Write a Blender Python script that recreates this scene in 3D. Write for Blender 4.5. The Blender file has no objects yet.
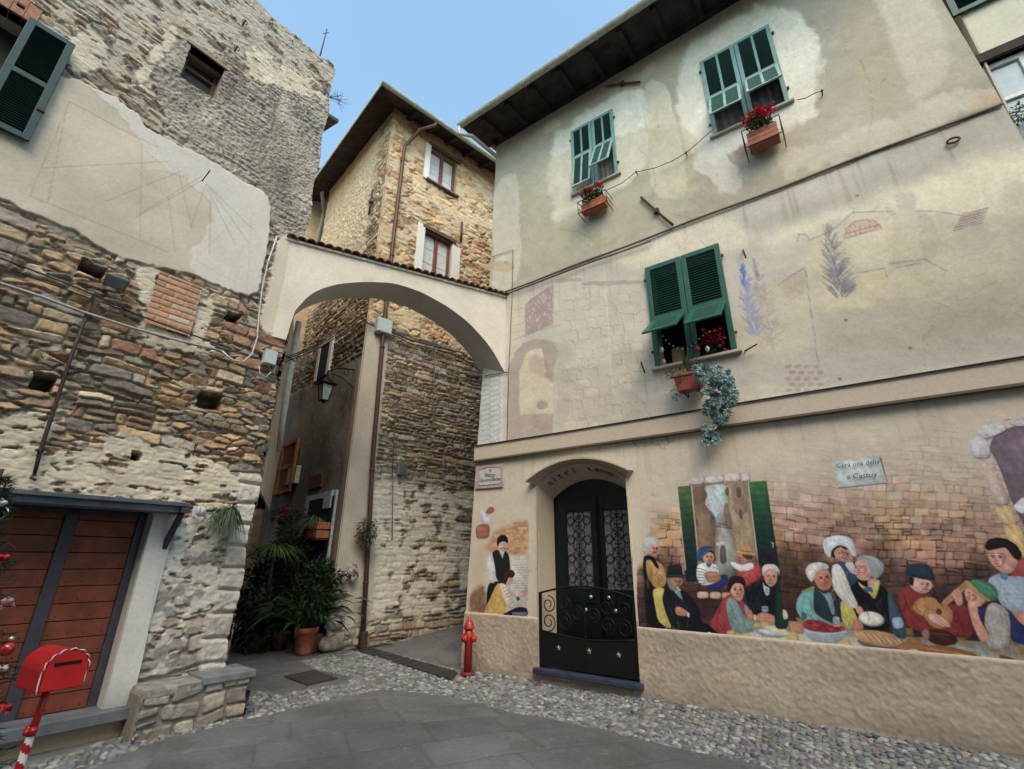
import bpy, bmesh, math, random
import numpy as np
from mathutils import Vector
# ---------------------------------------------------------------- camera, sky, sun, exposure
scene = bpy.context.scene
COL = scene.collection
F, PITCH, ROLL, H = 469.1, math.radians(20.4), math.radians(.39), 1.55
cp, sp, cr, sr = math.cos(PITCH), math.sin(PITCH), math.cos(ROLL), math.sin(ROLL)
CF = np.array([0, cp, sp]); _u = np.array([0, -sp, cp]); _x = np.array([1., 0, 0])
CX = cr*_x + sr*_u; CU = -sr*_x + cr*_u; EYE = np.array([0, 0, H])
cam = bpy.data.cameras.new('camera'); camo = bpy.data.objects.new('camera', cam); COL.objects.link(camo)
cam.sensor_width = 36; cam.lens = F*36/1024; cam.clip_end = 3000; cam.clip_start = .05
from mathutils import Matrix
m = Matrix([[CX[i], CU[i], -CF[i], EYE[i]] for i in range(3)] + [[0, 0, 0, 1]])
camo.matrix_world = m
scene.camera = camo
world = bpy.data.worlds.new('World'); scene.world = world; world.use_nodes = True
nt = world.node_tree; bg = nt.nodes['Background']; sky = nt.nodes.new('ShaderNodeTexSky')
SUN_EL, SUN_AZ = 48, 172          # azimuth clockwise from +Y (view direction)
sky.sky_type = 'NISHITA'; sky.sun_disc = False; sky.sun_elevation = math.radians(SUN_EL); sky.sun_rotation = math.radians(SUN_AZ)
sky.air_density = 1.0; sky.dust_density = 2.2; sky.ozone_density = 1.2
tint = nt.nodes.new('ShaderNodeVectorMath'); tint.operation = 'MULTIPLY'; tint.inputs[1].default_value = (1.12, 1.25, 1.08)
nt.links.new(sky.outputs[0], tint.inputs[0]); nt.links.new(tint.outputs[0], bg.inputs[0]); bg.inputs[1].default_value = .15
sl = bpy.data.lights.new('sun', 'SUN'); sl.energy = .60; sl.angle = math.radians(30); sl.color = (1, .70, .60)
so = bpy.data.objects.new('sun', sl); COL.objects.link(so)
az, el = math.radians(SUN_AZ), math.radians(SUN_EL)
sd = Vector((math.sin(az)*math.cos(el), math.cos(az)*math.cos(el), math.sin(el)))
so.rotation_euler = (-sd).to_track_quat('-Z', 'Y').to_euler()
scene.view_settings.view_transform = 'Standard'; scene.view_settings.look = 'None'
scene.view_settings.exposure = 1.34; scene.view_settings.gamma = 1
random.seed(7)
RS = np.random.RandomState
# ---------------------------------------------------------------- geometry of the place
def ray(px, py): return CX*(px-512)/F - CU*(py-384.5)/F + CF
def proj(P):
    v = P - EYE; w = v@CF; w = np.where(w < .3, .3, w)
    return 512 + F*(v@CX)/w, 384.5 - F*(v@CU)/w
def gpt(px, py, z=0.):
    d = ray(px, py); return EYE + (z-H)/d[2]*d
def atdepth(px, py, y):
    d = ray(px, py); return EYE + y/d[1]*d
class Plane:
    """upright wall plane: P(u, z, n): u metres along the wall, z height, n metres out of the wall towards the square"""
    def __init__(s, p, ang=None, d=None):
        s.p = np.array([p[0], p[1], 0.])
        if d is None: d = (math.cos(ang), math.sin(ang))
        s.d = np.array([d[0], d[1], 0.]); s.d /= np.linalg.norm(s.d)
        s.n = np.array([-s.d[1], s.d[0], 0.])
        if s.n@(EYE*[1, 1, 0]-s.p) < 0: s.n = -s.n
        s.rz = math.atan2(s.d[1], s.d[0])
    def P(s, u, z, n=0.): return s.p + s.d*u + s.n*n + np.array([0, 0, z])
    def PA(s, U, Z, N): return s.p + U[..., None]*s.d + N[..., None]*s.n + Z[..., None]*np.array([0, 0, 1.])
    def uv(s, px, py, n=0.):
        d = ray(px, py); t = ((s.p+s.n*n-EYE)@s.n)/(d@s.n); q = EYE+t*d
        return float((q-s.p)@s.d), float(q[2])
    def q(s, px, py, n=0.): u, z = s.uv(px, py, n); return s.P(u, z, n)
R_ = Plane(gpt(635, 692), math.radians(144.37))
L_ = Plane(gpt(124, 717, .12), math.radians(51.72))
M_ = Plane(gpt(363, 648), math.radians(41.34))
G_ = Plane(M_.P(-.67, 0), math.radians(132.88))
_a0, _a1 = L_.q(262, 332), R_.q(505, 375)
A_ = Plane(_a0, d=(_a1-_a0)[:2])
LC = L_.P(.80, 0)
_se = atdepth(287, 400, 8.8)
S_ = Plane(LC, d=(_se-LC)[:2])
S_LEN = float(np.linalg.norm((_se-LC)[:2]))
# ---------------------------------------------------------------- noise
_lat = {}
def vnoise(x, y, seed=0):
    if seed not in _lat: _lat[seed] = RS(seed+11).rand(257, 257).astype(np.float32)
    T = _lat[seed]; xi = np.floor(x).astype(int); yi = np.floor(y).astype(int)
    fx = x-xi; fy = y-yi; fx = fx*fx*(3-2*fx); fy = fy*fy*(3-2*fy); xi &= 255; yi &= 255
    a = T[xi, yi]; b = T[xi+1, yi]; c = T[xi, yi+1]; d = T[xi+1, yi+1]
    return (a*(1-fx)+b*fx)*(1-fy)+(c*(1-fx)+d*fx)*fy
def fbm(x, y, o=4, seed=0, g=.5):
    s = 0; a = 1; t = 0
    for i in range(o):
        s = s+a*vnoise(x*2**i+i*17.3, y*2**i+i*9.1, seed+i); t += a; a *= g
    return s/t-.5
def smooth(a, b, x):
    t = np.clip((x-a)/(b-a), 0, 1); return t*t*(3-2*t)
def mix(a, b, t): return a*(1-t[..., None])+b*t[..., None]
def lin(*c):
    c = np.array(c, float)/255; return np.where(c < .04045, c/12.92, ((c+.055)/1.055)**2.4)
def rubble(u, z, seed, hr=(.07, .16), wr=(.12, .4), gap=.008, warp=.03, split=.3, slope=0.):
    """irregular courses of stones. returns profile 0..1 (0 in the joints), three random fields per stone"""
    rs = RS(seed)
    uu = u+fbm(u/.22, z/.22, 3, seed)*warp*2; zz = z+slope*u+fbm(u/.18+9, z/.18, 3, seed+3)*warp*1.1+fbm(u/1.1, z/2.5, 2, seed+5)*.14
    z0, z1 = zz.min()-.3, zz.max()+.3; ed = [z0]
    while ed[-1] < z1: ed.append(ed[-1]+rs.uniform(*hr))
    ed = np.array(ed); r = np.searchsorted(ed, zz)-1
    lo = ed[r]; hi = ed[r+1]; L = np.zeros_like(uu); Rr = np.ones_like(uu); K = np.zeros(uu.shape, int)
    u0, u1 = uu.min()-1, uu.max()+1
    for k in np.unique(r):
        m_ = r == k; e = [u0-rs.rand()*.5]
        while e[-1] < u1: e.append(e[-1]+wr[0]+(wr[1]-wr[0])*rs.rand()**1.6)
        e = np.array(e); j = np.searchsorted(e, uu[m_])-1; L[m_] = e[j]; Rr[m_] = e[j+1]; K[m_] = k*977+j
    tab = rs.rand(65536, 5); t = tab[K & 65535]
    sp_ = t[..., 0] < split; cut = lo+(hi-lo)*(.35+.3*t[..., 1]); up = zz > cut
    lo2 = np.where(sp_ & up, cut, lo); hi2 = np.where(sp_ & ~up, cut, hi)
    K = np.where(sp_ & up, K+31337, K); t = tab[K & 65535]
    tilt = (t[..., 1]-.5)*.28*(uu-(L+Rr)/2)
    cx = (L+Rr)/2; cy = (lo2+hi2)/2; hw = (Rr-L)/2; hh = (hi2-lo2)/2
    g = gap*(.5+1.2*t[..., 2]); rad = np.minimum(hw, hh)*.28
    p = np.abs(uu-cx)-(hw-g-rad); q = np.abs(zz+tilt-cy)-(hh-g-rad)
    sd_ = np.hypot(np.maximum(p, 0), np.maximum(q, 0))+np.minimum(np.maximum(p, q), 0)-rad
    prof = np.clip(-sd_/.008, 0, 1)**.4*(sd_ < 0)
    fc = ((uu-cx)/np.maximum(hw, .02)*(t[..., 1]-.5)*1.3+(zz-cy)/np.maximum(hh, .02)*(t[..., 2]-.5)*1.6)
    return prof, t[..., 0], t[..., 3], np.clip(t[..., 4]+fc*.8, -.5, 1.8)
def vrubble(u, z, seed, cw=.26, ch=.12, jit=.85, p=4.5, k=13., warp=.014, slope=0.):
    """random rubble: blocky cells of uneven size; same results as rubble()"""
    tab = RS(seed).rand(65536, 6); x = (u+fbm(u/.12, z/.12, 3, seed)*warp*2)/cw; y = (z+slope*u+fbm(u/.12+4, z/.12, 3, seed+2)*warp*1.4+fbm(u/1.2, z/1.2, 2, seed+4)*.12)/ch
    j0 = np.floor(y).astype(int); F1 = np.full(u.shape, 9.); F2 = F1.copy(); K = np.zeros(u.shape, int); DX = np.zeros(u.shape); DZ = np.zeros(u.shape)
    for dj in (-1, 0, 1):
        j = j0+dj; off = (j & 1)*.5; i0 = np.floor(x-off).astype(int)
        for di in (-2, -1, 0, 1, 2):
            i = i0+di; kk = ((i*7919+j*104729) & 65535); t = tab[kk]; cx = i+off+.5+(t[..., 0]-.5)*jit; cy = j+.5+(t[..., 1]-.5)*jit; w = .75+.55*t[..., 2]
            d = (np.abs((x-cx)*(.75+.5*t[..., 3]))**p+np.abs((y-cy)+(t[..., 4]-.5)*.5*(x-cx))**p)**(1/p)*w
            c = d < F1; F2 = np.where(c, F1, np.minimum(F2, d)); K = np.where(c, kk, K); DX = np.where(c, x-cx, DX); DZ = np.where(c, y-cy, DZ); F1 = np.where(c, d, F1)
    t = tab[K]; e = (F2-F1-.05-.10*t[..., 5])*k
    return np.sqrt(np.clip(e, 0, 1)), t[..., 2], t[..., 5], np.clip(t[..., 3]+(DX*(t[..., 0]-.5)*2+DZ*(t[..., 1]-.5)*3), -.5, 1.8)
# ---------------------------------------------------------------- painting: shapes laid down in the plan of a picture, sampled onto a wall
class Canvas:
    def __init__(s, x0, y0, x1, y1, S, bg=None):
        s.x0, s.y0, s.S = x0, y0, S; s.w = int((x1-x0)*S); s.h = int((y1-y0)*S)
        s.c = np.zeros((s.h, s.w, 3), np.float32); s.a = np.zeros((s.h, s.w), np.float32)
        if bg is not None: s.c[:] = bg; s.a[:] = 1
        yy, xx = np.mgrid[0:s.h, 0:s.w]; s.X = x0+(xx+.5)/S; s.Y = y0+(yy+.5)/S; s.fr(0, 0, 1)
    model = False
    def fr(s, ox, oy, k): s.ox, s.oy, s.k = ox, oy, k
    def T(s, pts): p = np.array(pts, float); return np.stack([s.ox+p[:, 0]/s.k, s.oy+p[:, 1]/s.k], 1)
    def _box(s, x0, y0, x1, y1):
        i0 = max(0, int((x0-s.x0)*s.S)); i1 = min(s.w, int((x1-s.x0)*s.S)+2); j0 = max(0, int((y0-s.y0)*s.S)); j1 = min(s.h, int((y1-s.y0)*s.S)+2)
        return slice(j0, max(j0, j1)), slice(i0, max(i0, i1))
    def _put(s, b, m_, col, al):
        m_ = (m_*al).astype(np.float32); c = s.c[b]; a = s.a[b]
        na = m_+a*(1-m_); s.c[b] = np.where(na[..., None] > 1e-5, (col*m_[..., None]+c*(a*(1-m_))[..., None])/np.maximum(na, 1e-5)[..., None], c); s.a[b] = na
    def mask(s, pts, soft=.4, sm=True, jag=0):
        p = s.T(pts)
        if sm and len(p) > 3:      # Chaikin corner cutting
            for _ in range(2):
                n = np.roll(p, -1, 0); p = np.stack([p*.8+n*.2, p*.2+n*.8], 1).reshape(-1, 2)
        pad = soft*2+1+jag; b = s._box(p[:, 0].min()-pad, p[:, 1].min()-pad, p[:, 0].max()+pad, p[:, 1].max()+pad)
        X, Y = s.X[b], s.Y[b]
        if X.size == 0: return b, X
        if jag: X, Y = X+fbm(X/6, Y/6, 5, 31)*jag*2.4+fbm(X/26, Y/26, 3, 33)*jag*4, Y+fbm(X/6+40, Y/6, 5, 37)*jag*2.4+fbm(X/26+9, Y/26, 3, 35)*jag*4
        ins = np.zeros(X.shape, bool); d2 = np.full(X.shape, 1e9); n = np.roll(p, -1, 0)
        for (ax, ay), (bx_, by_) in zip(p, n):
            if ay != by_:
                c = ((ay > Y) != (by_ > Y)) & (X < (bx_-ax)*(Y-ay)/(by_-ay)+ax); ins ^= c
            ex, ey = bx_-ax, by_-ay; l2 = ex*ex+ey*ey+1e-9
            t = np.clip(((X-ax)*ex+(Y-ay)*ey)/l2, 0, 1); d2 = np.minimum(d2, (X-ax-t*ex)**2+(Y-ay-t*ey)**2)
        sd_ = np.where(ins, 1, -1)*np.sqrt(d2)
        s._sd = sd_; return b, smooth(-soft, soft, sd_)
    def poly(s, pts, col, al=1., soft=.35, sm=True, jag=0, tex=.12):
        b, m_ = s.mask(pts, soft, sm, jag)
        if m_.size == 0: return
        X, Y = s.X[b], s.Y[b]; v = 1+tex*2*fbm(X/3, Y/3, 3, 5)+tex*fbm(X/9+7, Y/9, 2, 6)
        if s.model:      # brushwork: shapes are painted darker towards their outline and lower right
            w_ = min(6., np.ptp((p_ := s.T(pts)), 0).min()*.35); e_ = smooth(0, w_, s._sd); g_ = (X-p_[:, 0].mean())/(np.ptp(p_[:, 0])+1)*.7+(Y-p_[:, 1].mean())/(np.ptp(p_[:, 1])+1)*.7
            v = v*(.82+.18*e_)*(1-.30*g_)*(1+.38*fbm(X/1.3+Y/4, Y/2.2, 3, 15)+.6*fbm(X/4.5-Y/7, Y/8, 3, 16))
        s._put(b, m_, lin(*col)*v[..., None], al)
    def shade(s, pts, col, al, soft): s.poly(pts, col, al, soft)
    def line(s, pts, w, col, al=1.):
        p = s.T(pts)
        for (ax, ay), (bx_, by_) in zip(p[:-1], p[1:]):
            b = s._box(min(ax, bx_)-w-1, min(ay, by_)-w-1, max(ax, bx_)+w+1, max(ay, by_)+w+1); X, Y = s.X[b], s.Y[b]
            if X.size == 0: continue
            ex, ey = bx_-ax, by_-ay; t = np.clip(((X-ax)*ex+(Y-ay)*ey)/(ex*ex+ey*ey+1e-9), 0, 1)
            d = np.hypot(X-ax-t*ex, Y-ay-t*ey); s._put(b, 1-smooth(w*.5-.25, w*.5+.35, d), lin(*col), al)
    def ell(s, cx, cy, rx, ry, col, al=1., rot=0, soft=.3):
        t = np.linspace(0, 2*np.pi, 24, endpoint=False); c, q = math.cos(rot), math.sin(rot)
        x, y = rx*np.cos(t), ry*np.sin(t); s.poly(list(zip(cx+x*c-y*q, cy+x*q+y*c)), col, al, soft, sm=False)
    def sample(s, px, py):
        x = np.clip((px-s.x0)*s.S-.5, 0, s.w-1.001); y = np.clip((py-s.y0)*s.S-.5, 0, s.h-1.001)
        i = x.astype(int); j = y.astype(int); fx = (x-i)[..., None]; fy = (y-j)[..., None]
        B = np.concatenate([s.c*s.a[..., None], s.a[..., None]], 2)
        i1 = np.minimum(i+1, s.w-1); j1 = np.minimum(j+1, s.h-1)
        v = (B[j, i]*(1-fx)+B[j, i1]*fx)*(1-fy)+(B[j1, i]*(1-fx)+B[j1, i1]*fx)*fy
        a = v[..., 3]; return v[..., :3]/np.maximum(a, 1e-4)[..., None], a
# ---------------------------------------------------------------- materials
MATS = {}
def _base(name):
    mt = bpy.data.materials.new(name); mt.use_nodes = True; n = mt.node_tree; return mt, n, n.nodes['Principled BSDF']
def mat(name, col, rough=.7, metal=0., var=.15, scale=12., bump=.15, bscale=60., bdist=.004, spec=.3, emit=None):
    if name in MATS: return MATS[name]
    mt, n, b = _base(name); tc = n.nodes.new('ShaderNodeTexCoord')
    nz = n.nodes.new('ShaderNodeTexNoise'); nz.inputs['Scale'].default_value = scale; nz.inputs['Detail'].default_value = 5
    n.links.new(tc.outputs['Object'], nz.inputs['Vector'])
    rp = n.nodes.new('ShaderNodeValToRGB'); c = np.array(col[:3], float)
    rp.color_ramp.elements[0].position = .3; rp.color_ramp.elements[1].position = .7
    rp.color_ramp.elements[0].color = (*(c*(1-var*1.5)), 1); rp.color_ramp.elements[1].color = (*np.minimum(c*(1+var), 1), 1)
    n.links.new(nz.outputs[0], rp.inputs[0]); n.links.new(rp.outputs[0], b.inputs['Base Color'])
    b.inputs['Roughness'].default_value = rough; b.inputs['Metallic'].default_value = metal
    b.inputs['Specular IOR Level'].default_value = spec
    if bump:
        n2 = n.nodes.new('ShaderNodeTexNoise'); n2.inputs['Scale'].default_value = bscale; n2.inputs['Detail'].default_value = 4
        n.links.new(tc.outputs['Object'], n2.inputs['Vector']); bp = n.nodes.new('ShaderNodeBump'); bp.inputs['Strength'].default_value = bump
        bp.inputs['Distance'].default_value = bdist; n.links.new(n2.outputs[0], bp.inputs['Height']); n.links.new(bp.outputs[0], b.inputs['Normal'])
    if emit: b.inputs['Emission Color'].default_value = (*emit[:3], 1); b.inputs['Emission Strength'].default_value = emit[3]
    MATS[name] = mt; return mt
def vmat(name, rough=.92, var=.10, scale=45., bump=.4, bscale=90., bdist=.006, trans=0., spec=.2):
    if name in MATS: return MATS[name]
    mt, n, b = _base(name); tc = n.nodes.new('ShaderNodeTexCoord'); at = n.nodes.new('ShaderNodeAttribute'); at.attribute_name = 'Col'
    nz = n.nodes.new('ShaderNodeTexNoise'); nz.inputs['Scale'].default_value = scale; nz.inputs['Detail'].default_value = 6; nz.inputs['Roughness'].default_value = .65
    n.links.new(tc.outputs['Object'], nz.inputs['Vector'])
    mr = n.nodes.new('ShaderNodeMapRange'); mr.inputs[1].default_value = .3; mr.inputs[2].default_value = .7; mr.inputs[3].default_value = 1-var*1.6; mr.inputs[4].default_value = 1+var
    n.links.new(nz.outputs[0], mr.inputs[0]); mx = n.nodes.new('ShaderNodeVectorMath'); mx.operation = 'SCALE'
    n.links.new(at.outputs['Color'], mx.inputs[0]); n.links.new(mr.outputs[0], mx.inputs['Scale']); n.links.new(mx.outputs[0], b.inputs['Base Color'])
    b.inputs['Roughness'].default_value = rough; b.inputs['Specular IOR Level'].default_value = spec
    n2 = n.nodes.new('ShaderNodeTexNoise'); n2.inputs['Scale'].default_value = bscale; n2.inputs['Detail'].default_value = 6
    n.links.new(tc.outputs['Object'], n2.inputs['Vector']); bp = n.nodes.new('ShaderNodeBump'); bp.inputs['Strength'].default_value = bump
    bp.inputs['Distance'].default_value = bdist; n.links.new(n2.outputs[0], bp.inputs['Height']); n.links.new(bp.outputs[0], b.inputs['Normal'])
    if trans:
        tr = n.nodes.new('ShaderNodeBsdfTranslucent'); ms = n.nodes.new('ShaderNodeMixShader'); ms.inputs[0].default_value = trans
        n.links.new(mx.outputs[0], tr.inputs[0]); n.links.new(b.outputs[0], ms.inputs[1]); n.links.new(tr.outputs[0], ms.inputs[2])
        n.links.new(ms.outputs[0], n.nodes['Material Output'].inputs[0])
    MATS[name] = mt; return mt
M_STONE = vmat('rubble_masonry', bump=.5, bdist=.008, var=.07, scale=28)
M_PLAST = vmat('old_plaster', bump=.14, bscale=55, bdist=.008, var=.07, scale=30)
M_PAINT = vmat('mural_paint', bump=.2, bscale=70, bdist=.004, var=.06, scale=60, rough=.85)
M_LEAF = vmat('leaves', rough=.55, var=.2, scale=20, bump=.1, trans=.25, spec=.35)
M_TILE = vmat('terracotta_tiles', rough=.9, var=.3, scale=25, bump=.6, bdist=.006)
M_GROUND = vmat('paving', rough=.75, var=.14, scale=22, bump=.5, bscale=130, bdist=.004, spec=.35)
M_PEB = vmat('pebbles', rough=.65, var=.15, scale=40, bump=.3, bdist=.003, spec=.35)
BLACK = mat('black_iron', (.008, .008, .009), .5, .0, spec=.2)
RUST = mat('rusty_iron', (.09, .055, .04), .8, .3, var=.35, scale=30)
BROWNPIPE = mat('brown_pipe', (.085, .045, .035), .5, .2, var=.15)
CREAMPIPE = mat('cream_pipe', (.55, .53, .45), .5, 0, var=.1)
TEAL = mat('pale_teal_paint', (.17, .31, .295), .6, var=.12, scale=9)
TEALD = mat('faded_teal_paint', (.12, .26, .29), .6, var=.2, scale=9)
GREEN = mat('dark_green_paint', (.018, .085, .062), .45, var=.12)
GREENB = mat('blue_green_paint', (.015, .07, .07), .45, var=.12)
DARKIN = mat('dark_interior', (.012, .012, .013), .9, var=.1)
CURT = mat('curtain_cloth', (.12, .12, .13), .9, var=.2)
LACE = mat('lace_curtain', (.6, .62, .63), .9, var=.12, scale=40)
WHITE = mat('white_paint', (.72, .72, .70), .7, var=.06)
TERRA = mat('terracotta', (.36, .115, .06), .8, var=.2, scale=15)
SLATE = mat('slate', (.075, .085, .11), .6, var=.25, scale=8)
STONEG = mat('grey_stone', (.26, .25, .23), .9, var=.3, scale=10, bump=.6, bscale=40, bdist=.01)
WOODR = mat('red_brown_wood', (.16, .042, .022), .6, var=.25, scale=6)
WOODO = mat('orange_wood', (.27, .09, .035), .6, var=.2, scale=6)
SOFFIT = mat('old_roof_boards', (.045, .034, .032), .9, var=.35, scale=5)
CABLE = mat('cable_grey', (.10, .095, .09), .7, var=.1)
CABLEB = mat('cable_black', (.02, .02, .02), .7, var=.1)
LBOX = mat('grey_plastic', (.38, .43, .45), .5, var=.06)
REDP = mat('red_paint', (.42, .012, .014), .38, var=.1, spec=.5)
REDH = mat('hydrant_red', (.38, .022, .018), .4, var=.22, scale=18, spec=.5)
BRASS = mat('brass', (.62, .55, .38), .3, .8, var=.1)
def glass_mat():
    mt, n, b = _base('dark_glass'); b.inputs['Base Color'].default_value = (.03, .04, .05, 1); b.inputs['Roughness'].default_value = .08
    b.inputs['Specular IOR Level'].default_value = .7; return mt
GLASS = glass_mat()
# ---------------------------------------------------------------- objects
def tag(o, label=None, cat=None, group=None, kind=None):
    if label: o['label'] = label
    if cat: o['category'] = cat
    if group: o['group'] = group
    if kind: o['kind'] = kind
    return o
def thing(name, loc, label, cat, group=None, rz=0):
    o = bpy.data.objects.new(name, None); COL.objects.link(o); o.location = Vector([float(v) for v in loc]); o.rotation_euler = (0, 0, rz)
    o.empty_display_size = .1
    return tag(o, label, cat, group)
def link(name, me, mt, parent=None):
    o = bpy.data.objects.new(name, me); COL.objects.link(o)
    if mt is not None and not me.materials: me.materials.append(mt)
    if parent is not None:
        o.parent = parent        # geometry is given in world space: bring it into the parent's frame
        W = parent['_m'] if '_m' in parent else None
        mw = wmat(parent).inverted(); me.transform(mw)
    return o
def wmat(o):
    m_ = Matrix.LocRotScale(o.location, o.rotation_euler, o.scale)
    return wmat(o.parent)@m_ if o.parent else m_
class MB:
    """collects shapes in world space and links them as ONE mesh object"""
    def __init__(s): s.v = []; s.f = []; s.c = []; s.sm = []; s.cc = (.5, .5, .5)
    def add(s, vs, fs, smooth_=False, col=None):
        o = len(s.v); s.v += [tuple(float(x) for x in v) for v in vs]; s.f += [tuple(i+o for i in f) for f in fs]; s.sm += [smooth_]*len(fs)
        s.c += [tuple(col if col is not None else s.cc)]*len(vs); return s
    def hexa(s, p): return s.add(p, [(0, 3, 2, 1), (4, 5, 6, 7), (0, 1, 5, 4), (1, 2, 6, 5), (2, 3, 7, 6), (3, 0, 4, 7)])
    def pbox(s, pl, u0, u1, z0, z1, n0, n1):
        return s.hexa([pl.P(a, b, c) for c in (n0, n1) for a, b in ((u0, z0), (u1, z0), (u1, z1), (u0, z1))])
    def box(s, c, sx, sy, sz, rz=0, tilt=None):
        c = np.array(c, float); ca, sa = math.cos(rz), math.sin(rz); p = []
        for k in (-1, 1):
            for i, j in ((-1, -1), (1, -1), (1, 1), (-1, 1)):
                x, y = i*sx/2, j*sy/2; p.append(c+[x*ca-y*sa, x*sa+y*ca, k*sz/2])
        return s.hexa(p)
    def obox(s, c, ax, ay, az_, hx, hy, hz):
        c, ax, ay, az_ = [np.array(v, float) for v in (c, ax, ay, az_)]
        return s.hexa([c+ax*i*hx+ay*j*hy+az_*k*hz for k in (-1, 1) for i, j in ((-1, -1), (1, -1), (1, 1), (-1, 1))])
    def tube(s, pts, r, n=8, cap=True, col=None):
        pts = [np.array(p, float) for p in pts]; m_ = len(pts); rr = r if isinstance(r, (list, tuple)) else [r]*m_; vs = []; prev = None
        for i, p in enumerate(pts):
            t = pts[min(i+1, m_-1)]-pts[max(i-1, 0)]; t = t/(np.linalg.norm(t)+1e-9)
            if prev is None: a = np.cross(t, [0, 0, 1.]); a = a if np.linalg.norm(a) > .1 else np.cross(t, [1., 0, 0])
            else: a = prev-t*(prev@t)
            a /= np.linalg.norm(a)+1e-9; prev = a; b = np.cross(t, a)
            vs += [p+rr[i]*(a*math.cos(q)+b*math.sin(q)) for q in np.arange(n)*2*math.pi/n]
        fs = [(i*n+j, i*n+(j+1) % n, (i+1)*n+(j+1) % n, (i+1)*n+j) for i in range(m_-1) for j in range(n)]
        if cap: fs += [tuple(range(n))[::-1], tuple(range((m_-1)*n, m_*n))]
        return s.add(vs, fs, True, col)
    def lathe(s, c, prof, n=16, ax=(0, 0, 1), col=None):
        c = np.array(c, float); ax = np.array(ax, float); ax /= np.linalg.norm(ax); a = np.cross(ax, [0, 1., 0]); a = a if np.linalg.norm(a) > .1 else np.cross(ax, [1., 0, 0]); a /= np.linalg.norm(a); b = np.cross(ax, a)
        vs = [c+ax*h+r*(a*math.cos(q)+b*math.sin(q)) for r, h in prof for q in np.arange(n)*2*math.pi/n]; m_ = len(prof)
        fs = [(i*n+j, i*n+(j+1) % n, (i+1)*n+(j+1) % n, (i+1)*n+j) for i in range(m_-1) for j in range(n)]
        fs += [tuple(range(n))[::-1], tuple(range((m_-1)*n, m_*n))]
        return s.add(vs, fs, True, col)
    def ball(s, c, r, n=10, sq=1., col=None):
        return s.lathe(c, [(max(r*math.sin(t), 1e-4), -r*sq*math.cos(t)) for t in np.linspace(0.02, math.pi-.02, n//2+2)], n, col=col)
    def build(s, name, mt, parent=None, bevel=0, label=None):
        me = bpy.data.meshes.new(name); me.from_pydata(s.v, [], s.f); me.update()
        me.polygons.foreach_set('use_smooth', s.sm)
        a = me.color_attributes.new('Col', 'FLOAT_COLOR', 'POINT'); c = np.ones((len(s.v), 4), np.float32); c[:, :3] = s.c; a.data.foreach_set('color', c.ravel())
        if bevel or True:
            bm = bmesh.new(); bm.from_mesh(me); bmesh.ops.recalc_face_normals(bm, faces=bm.faces); bm.to_mesh(me); bm.free()
        o = link(name, me, mt, parent)
        if bevel:
            b = o.modifiers.new('bevel', 'BEVEL'); b.width = bevel; b.segments = 2; b.limit_method = 'ANGLE'
        if label: o['label'] = label
        return o
def gridmesh(name, P, C, mt, parent=None, drop=None, flip=False):
    """P (a,b,3) world points, C (a,b,3) colours; drop (a-1,b-1) faces left out"""
    a, b = P.shape[:2]; idx = np.arange(a*b).reshape(a, b)
    q = np.stack([idx[:-1, :-1], idx[1:, :-1], idx[1:, 1:], idx[:-1, 1:]], -1)
    if flip: q = q[..., ::-1]
    q = q[~drop] if drop is not None else q.reshape(-1, 4)
    used = np.unique(q); rem = np.full(a*b, -1); rem[used] = np.arange(len(used)); q = rem[q]
    V = P.reshape(-1, 3)[used]; Cc = C.reshape(-1, 3)[used]
    if parent is not None:
        mw = np.array(wmat(parent).inverted()); V = V@mw[:3, :3].T+mw[:3, 3]
    me = bpy.data.meshes.new(name); me.vertices.add(len(V)); me.vertices.foreach_set('co', V.astype(np.float32).ravel())
    me.loops.add(q.size); me.loops.foreach_set('vertex_index', q.astype(np.int32).ravel())
    me.polygons.add(len(q)); me.polygons.foreach_set('loop_start', np.arange(0, q.size, 4, dtype=np.int32)); me.polygons.foreach_set('loop_total', np.full(len(q), 4, np.int32))
    me.update(calc_edges=True); me.polygons.foreach_set('use_smooth', np.ones(len(q), bool))
    at = me.color_attributes.new('Col', 'FLOAT_COLOR', 'POINT'); cc = np.ones((len(V), 4), np.float32); cc[:, :3] = np.clip(Cc, 0, .95); at.data.foreach_set('color', cc.ravel())
    me.materials.append(mt); o = bpy.data.objects.new(name, me); COL.objects.link(o)
    if parent is not None: o.parent = parent
    return o
def wall(name, pl, uL, uR, z0, z1, step, field, mt, parent, holes=(), n=0.):
    """dense relief sheet: field(U, Z) -> (height out of the wall, colour). uL/uR: numbers or functions of z"""
    w = abs((uR(z0) if callable(uR) else uR)-(uL(z0) if callable(uL) else uL)); a = int((z1-z0)/step)+1; b = int(w/step)+1
    z = np.linspace(z0, z1, a); l = uL(z) if callable(uL) else np.full(a, uL); r = uR(z) if callable(uR) else np.full(a, uR)
    t = np.linspace(0, 1, b); U = l[:, None]*(1-t)+r[:, None]*t; Z = np.repeat(z[:, None], b, 1)
    hgt, C = field(U, Z); P = pl.PA(U, Z, hgt+n)
    uc = (U[:-1, :-1]+U[1:, 1:])/2; zc = (Z[:-1, :-1]+Z[1:, 1:])/2; drop = np.zeros(uc.shape, bool)
    for h in holes:
        if callable(h): drop |= h(uc, zc)
        else: drop |= (uc > min(h[0], h[1])) & (uc < max(h[0], h[1])) & (zc > h[2]) & (zc < h[3])
    return gridmesh(name, P, C, mt, parent, drop)
def copy_tree(o, parent=None):
    c = o.copy(); COL.objects.link(c); c.parent = parent
    for ch in [x for x in bpy.data.objects if x.parent is o]: copy_tree(ch, c)
    return c
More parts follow.
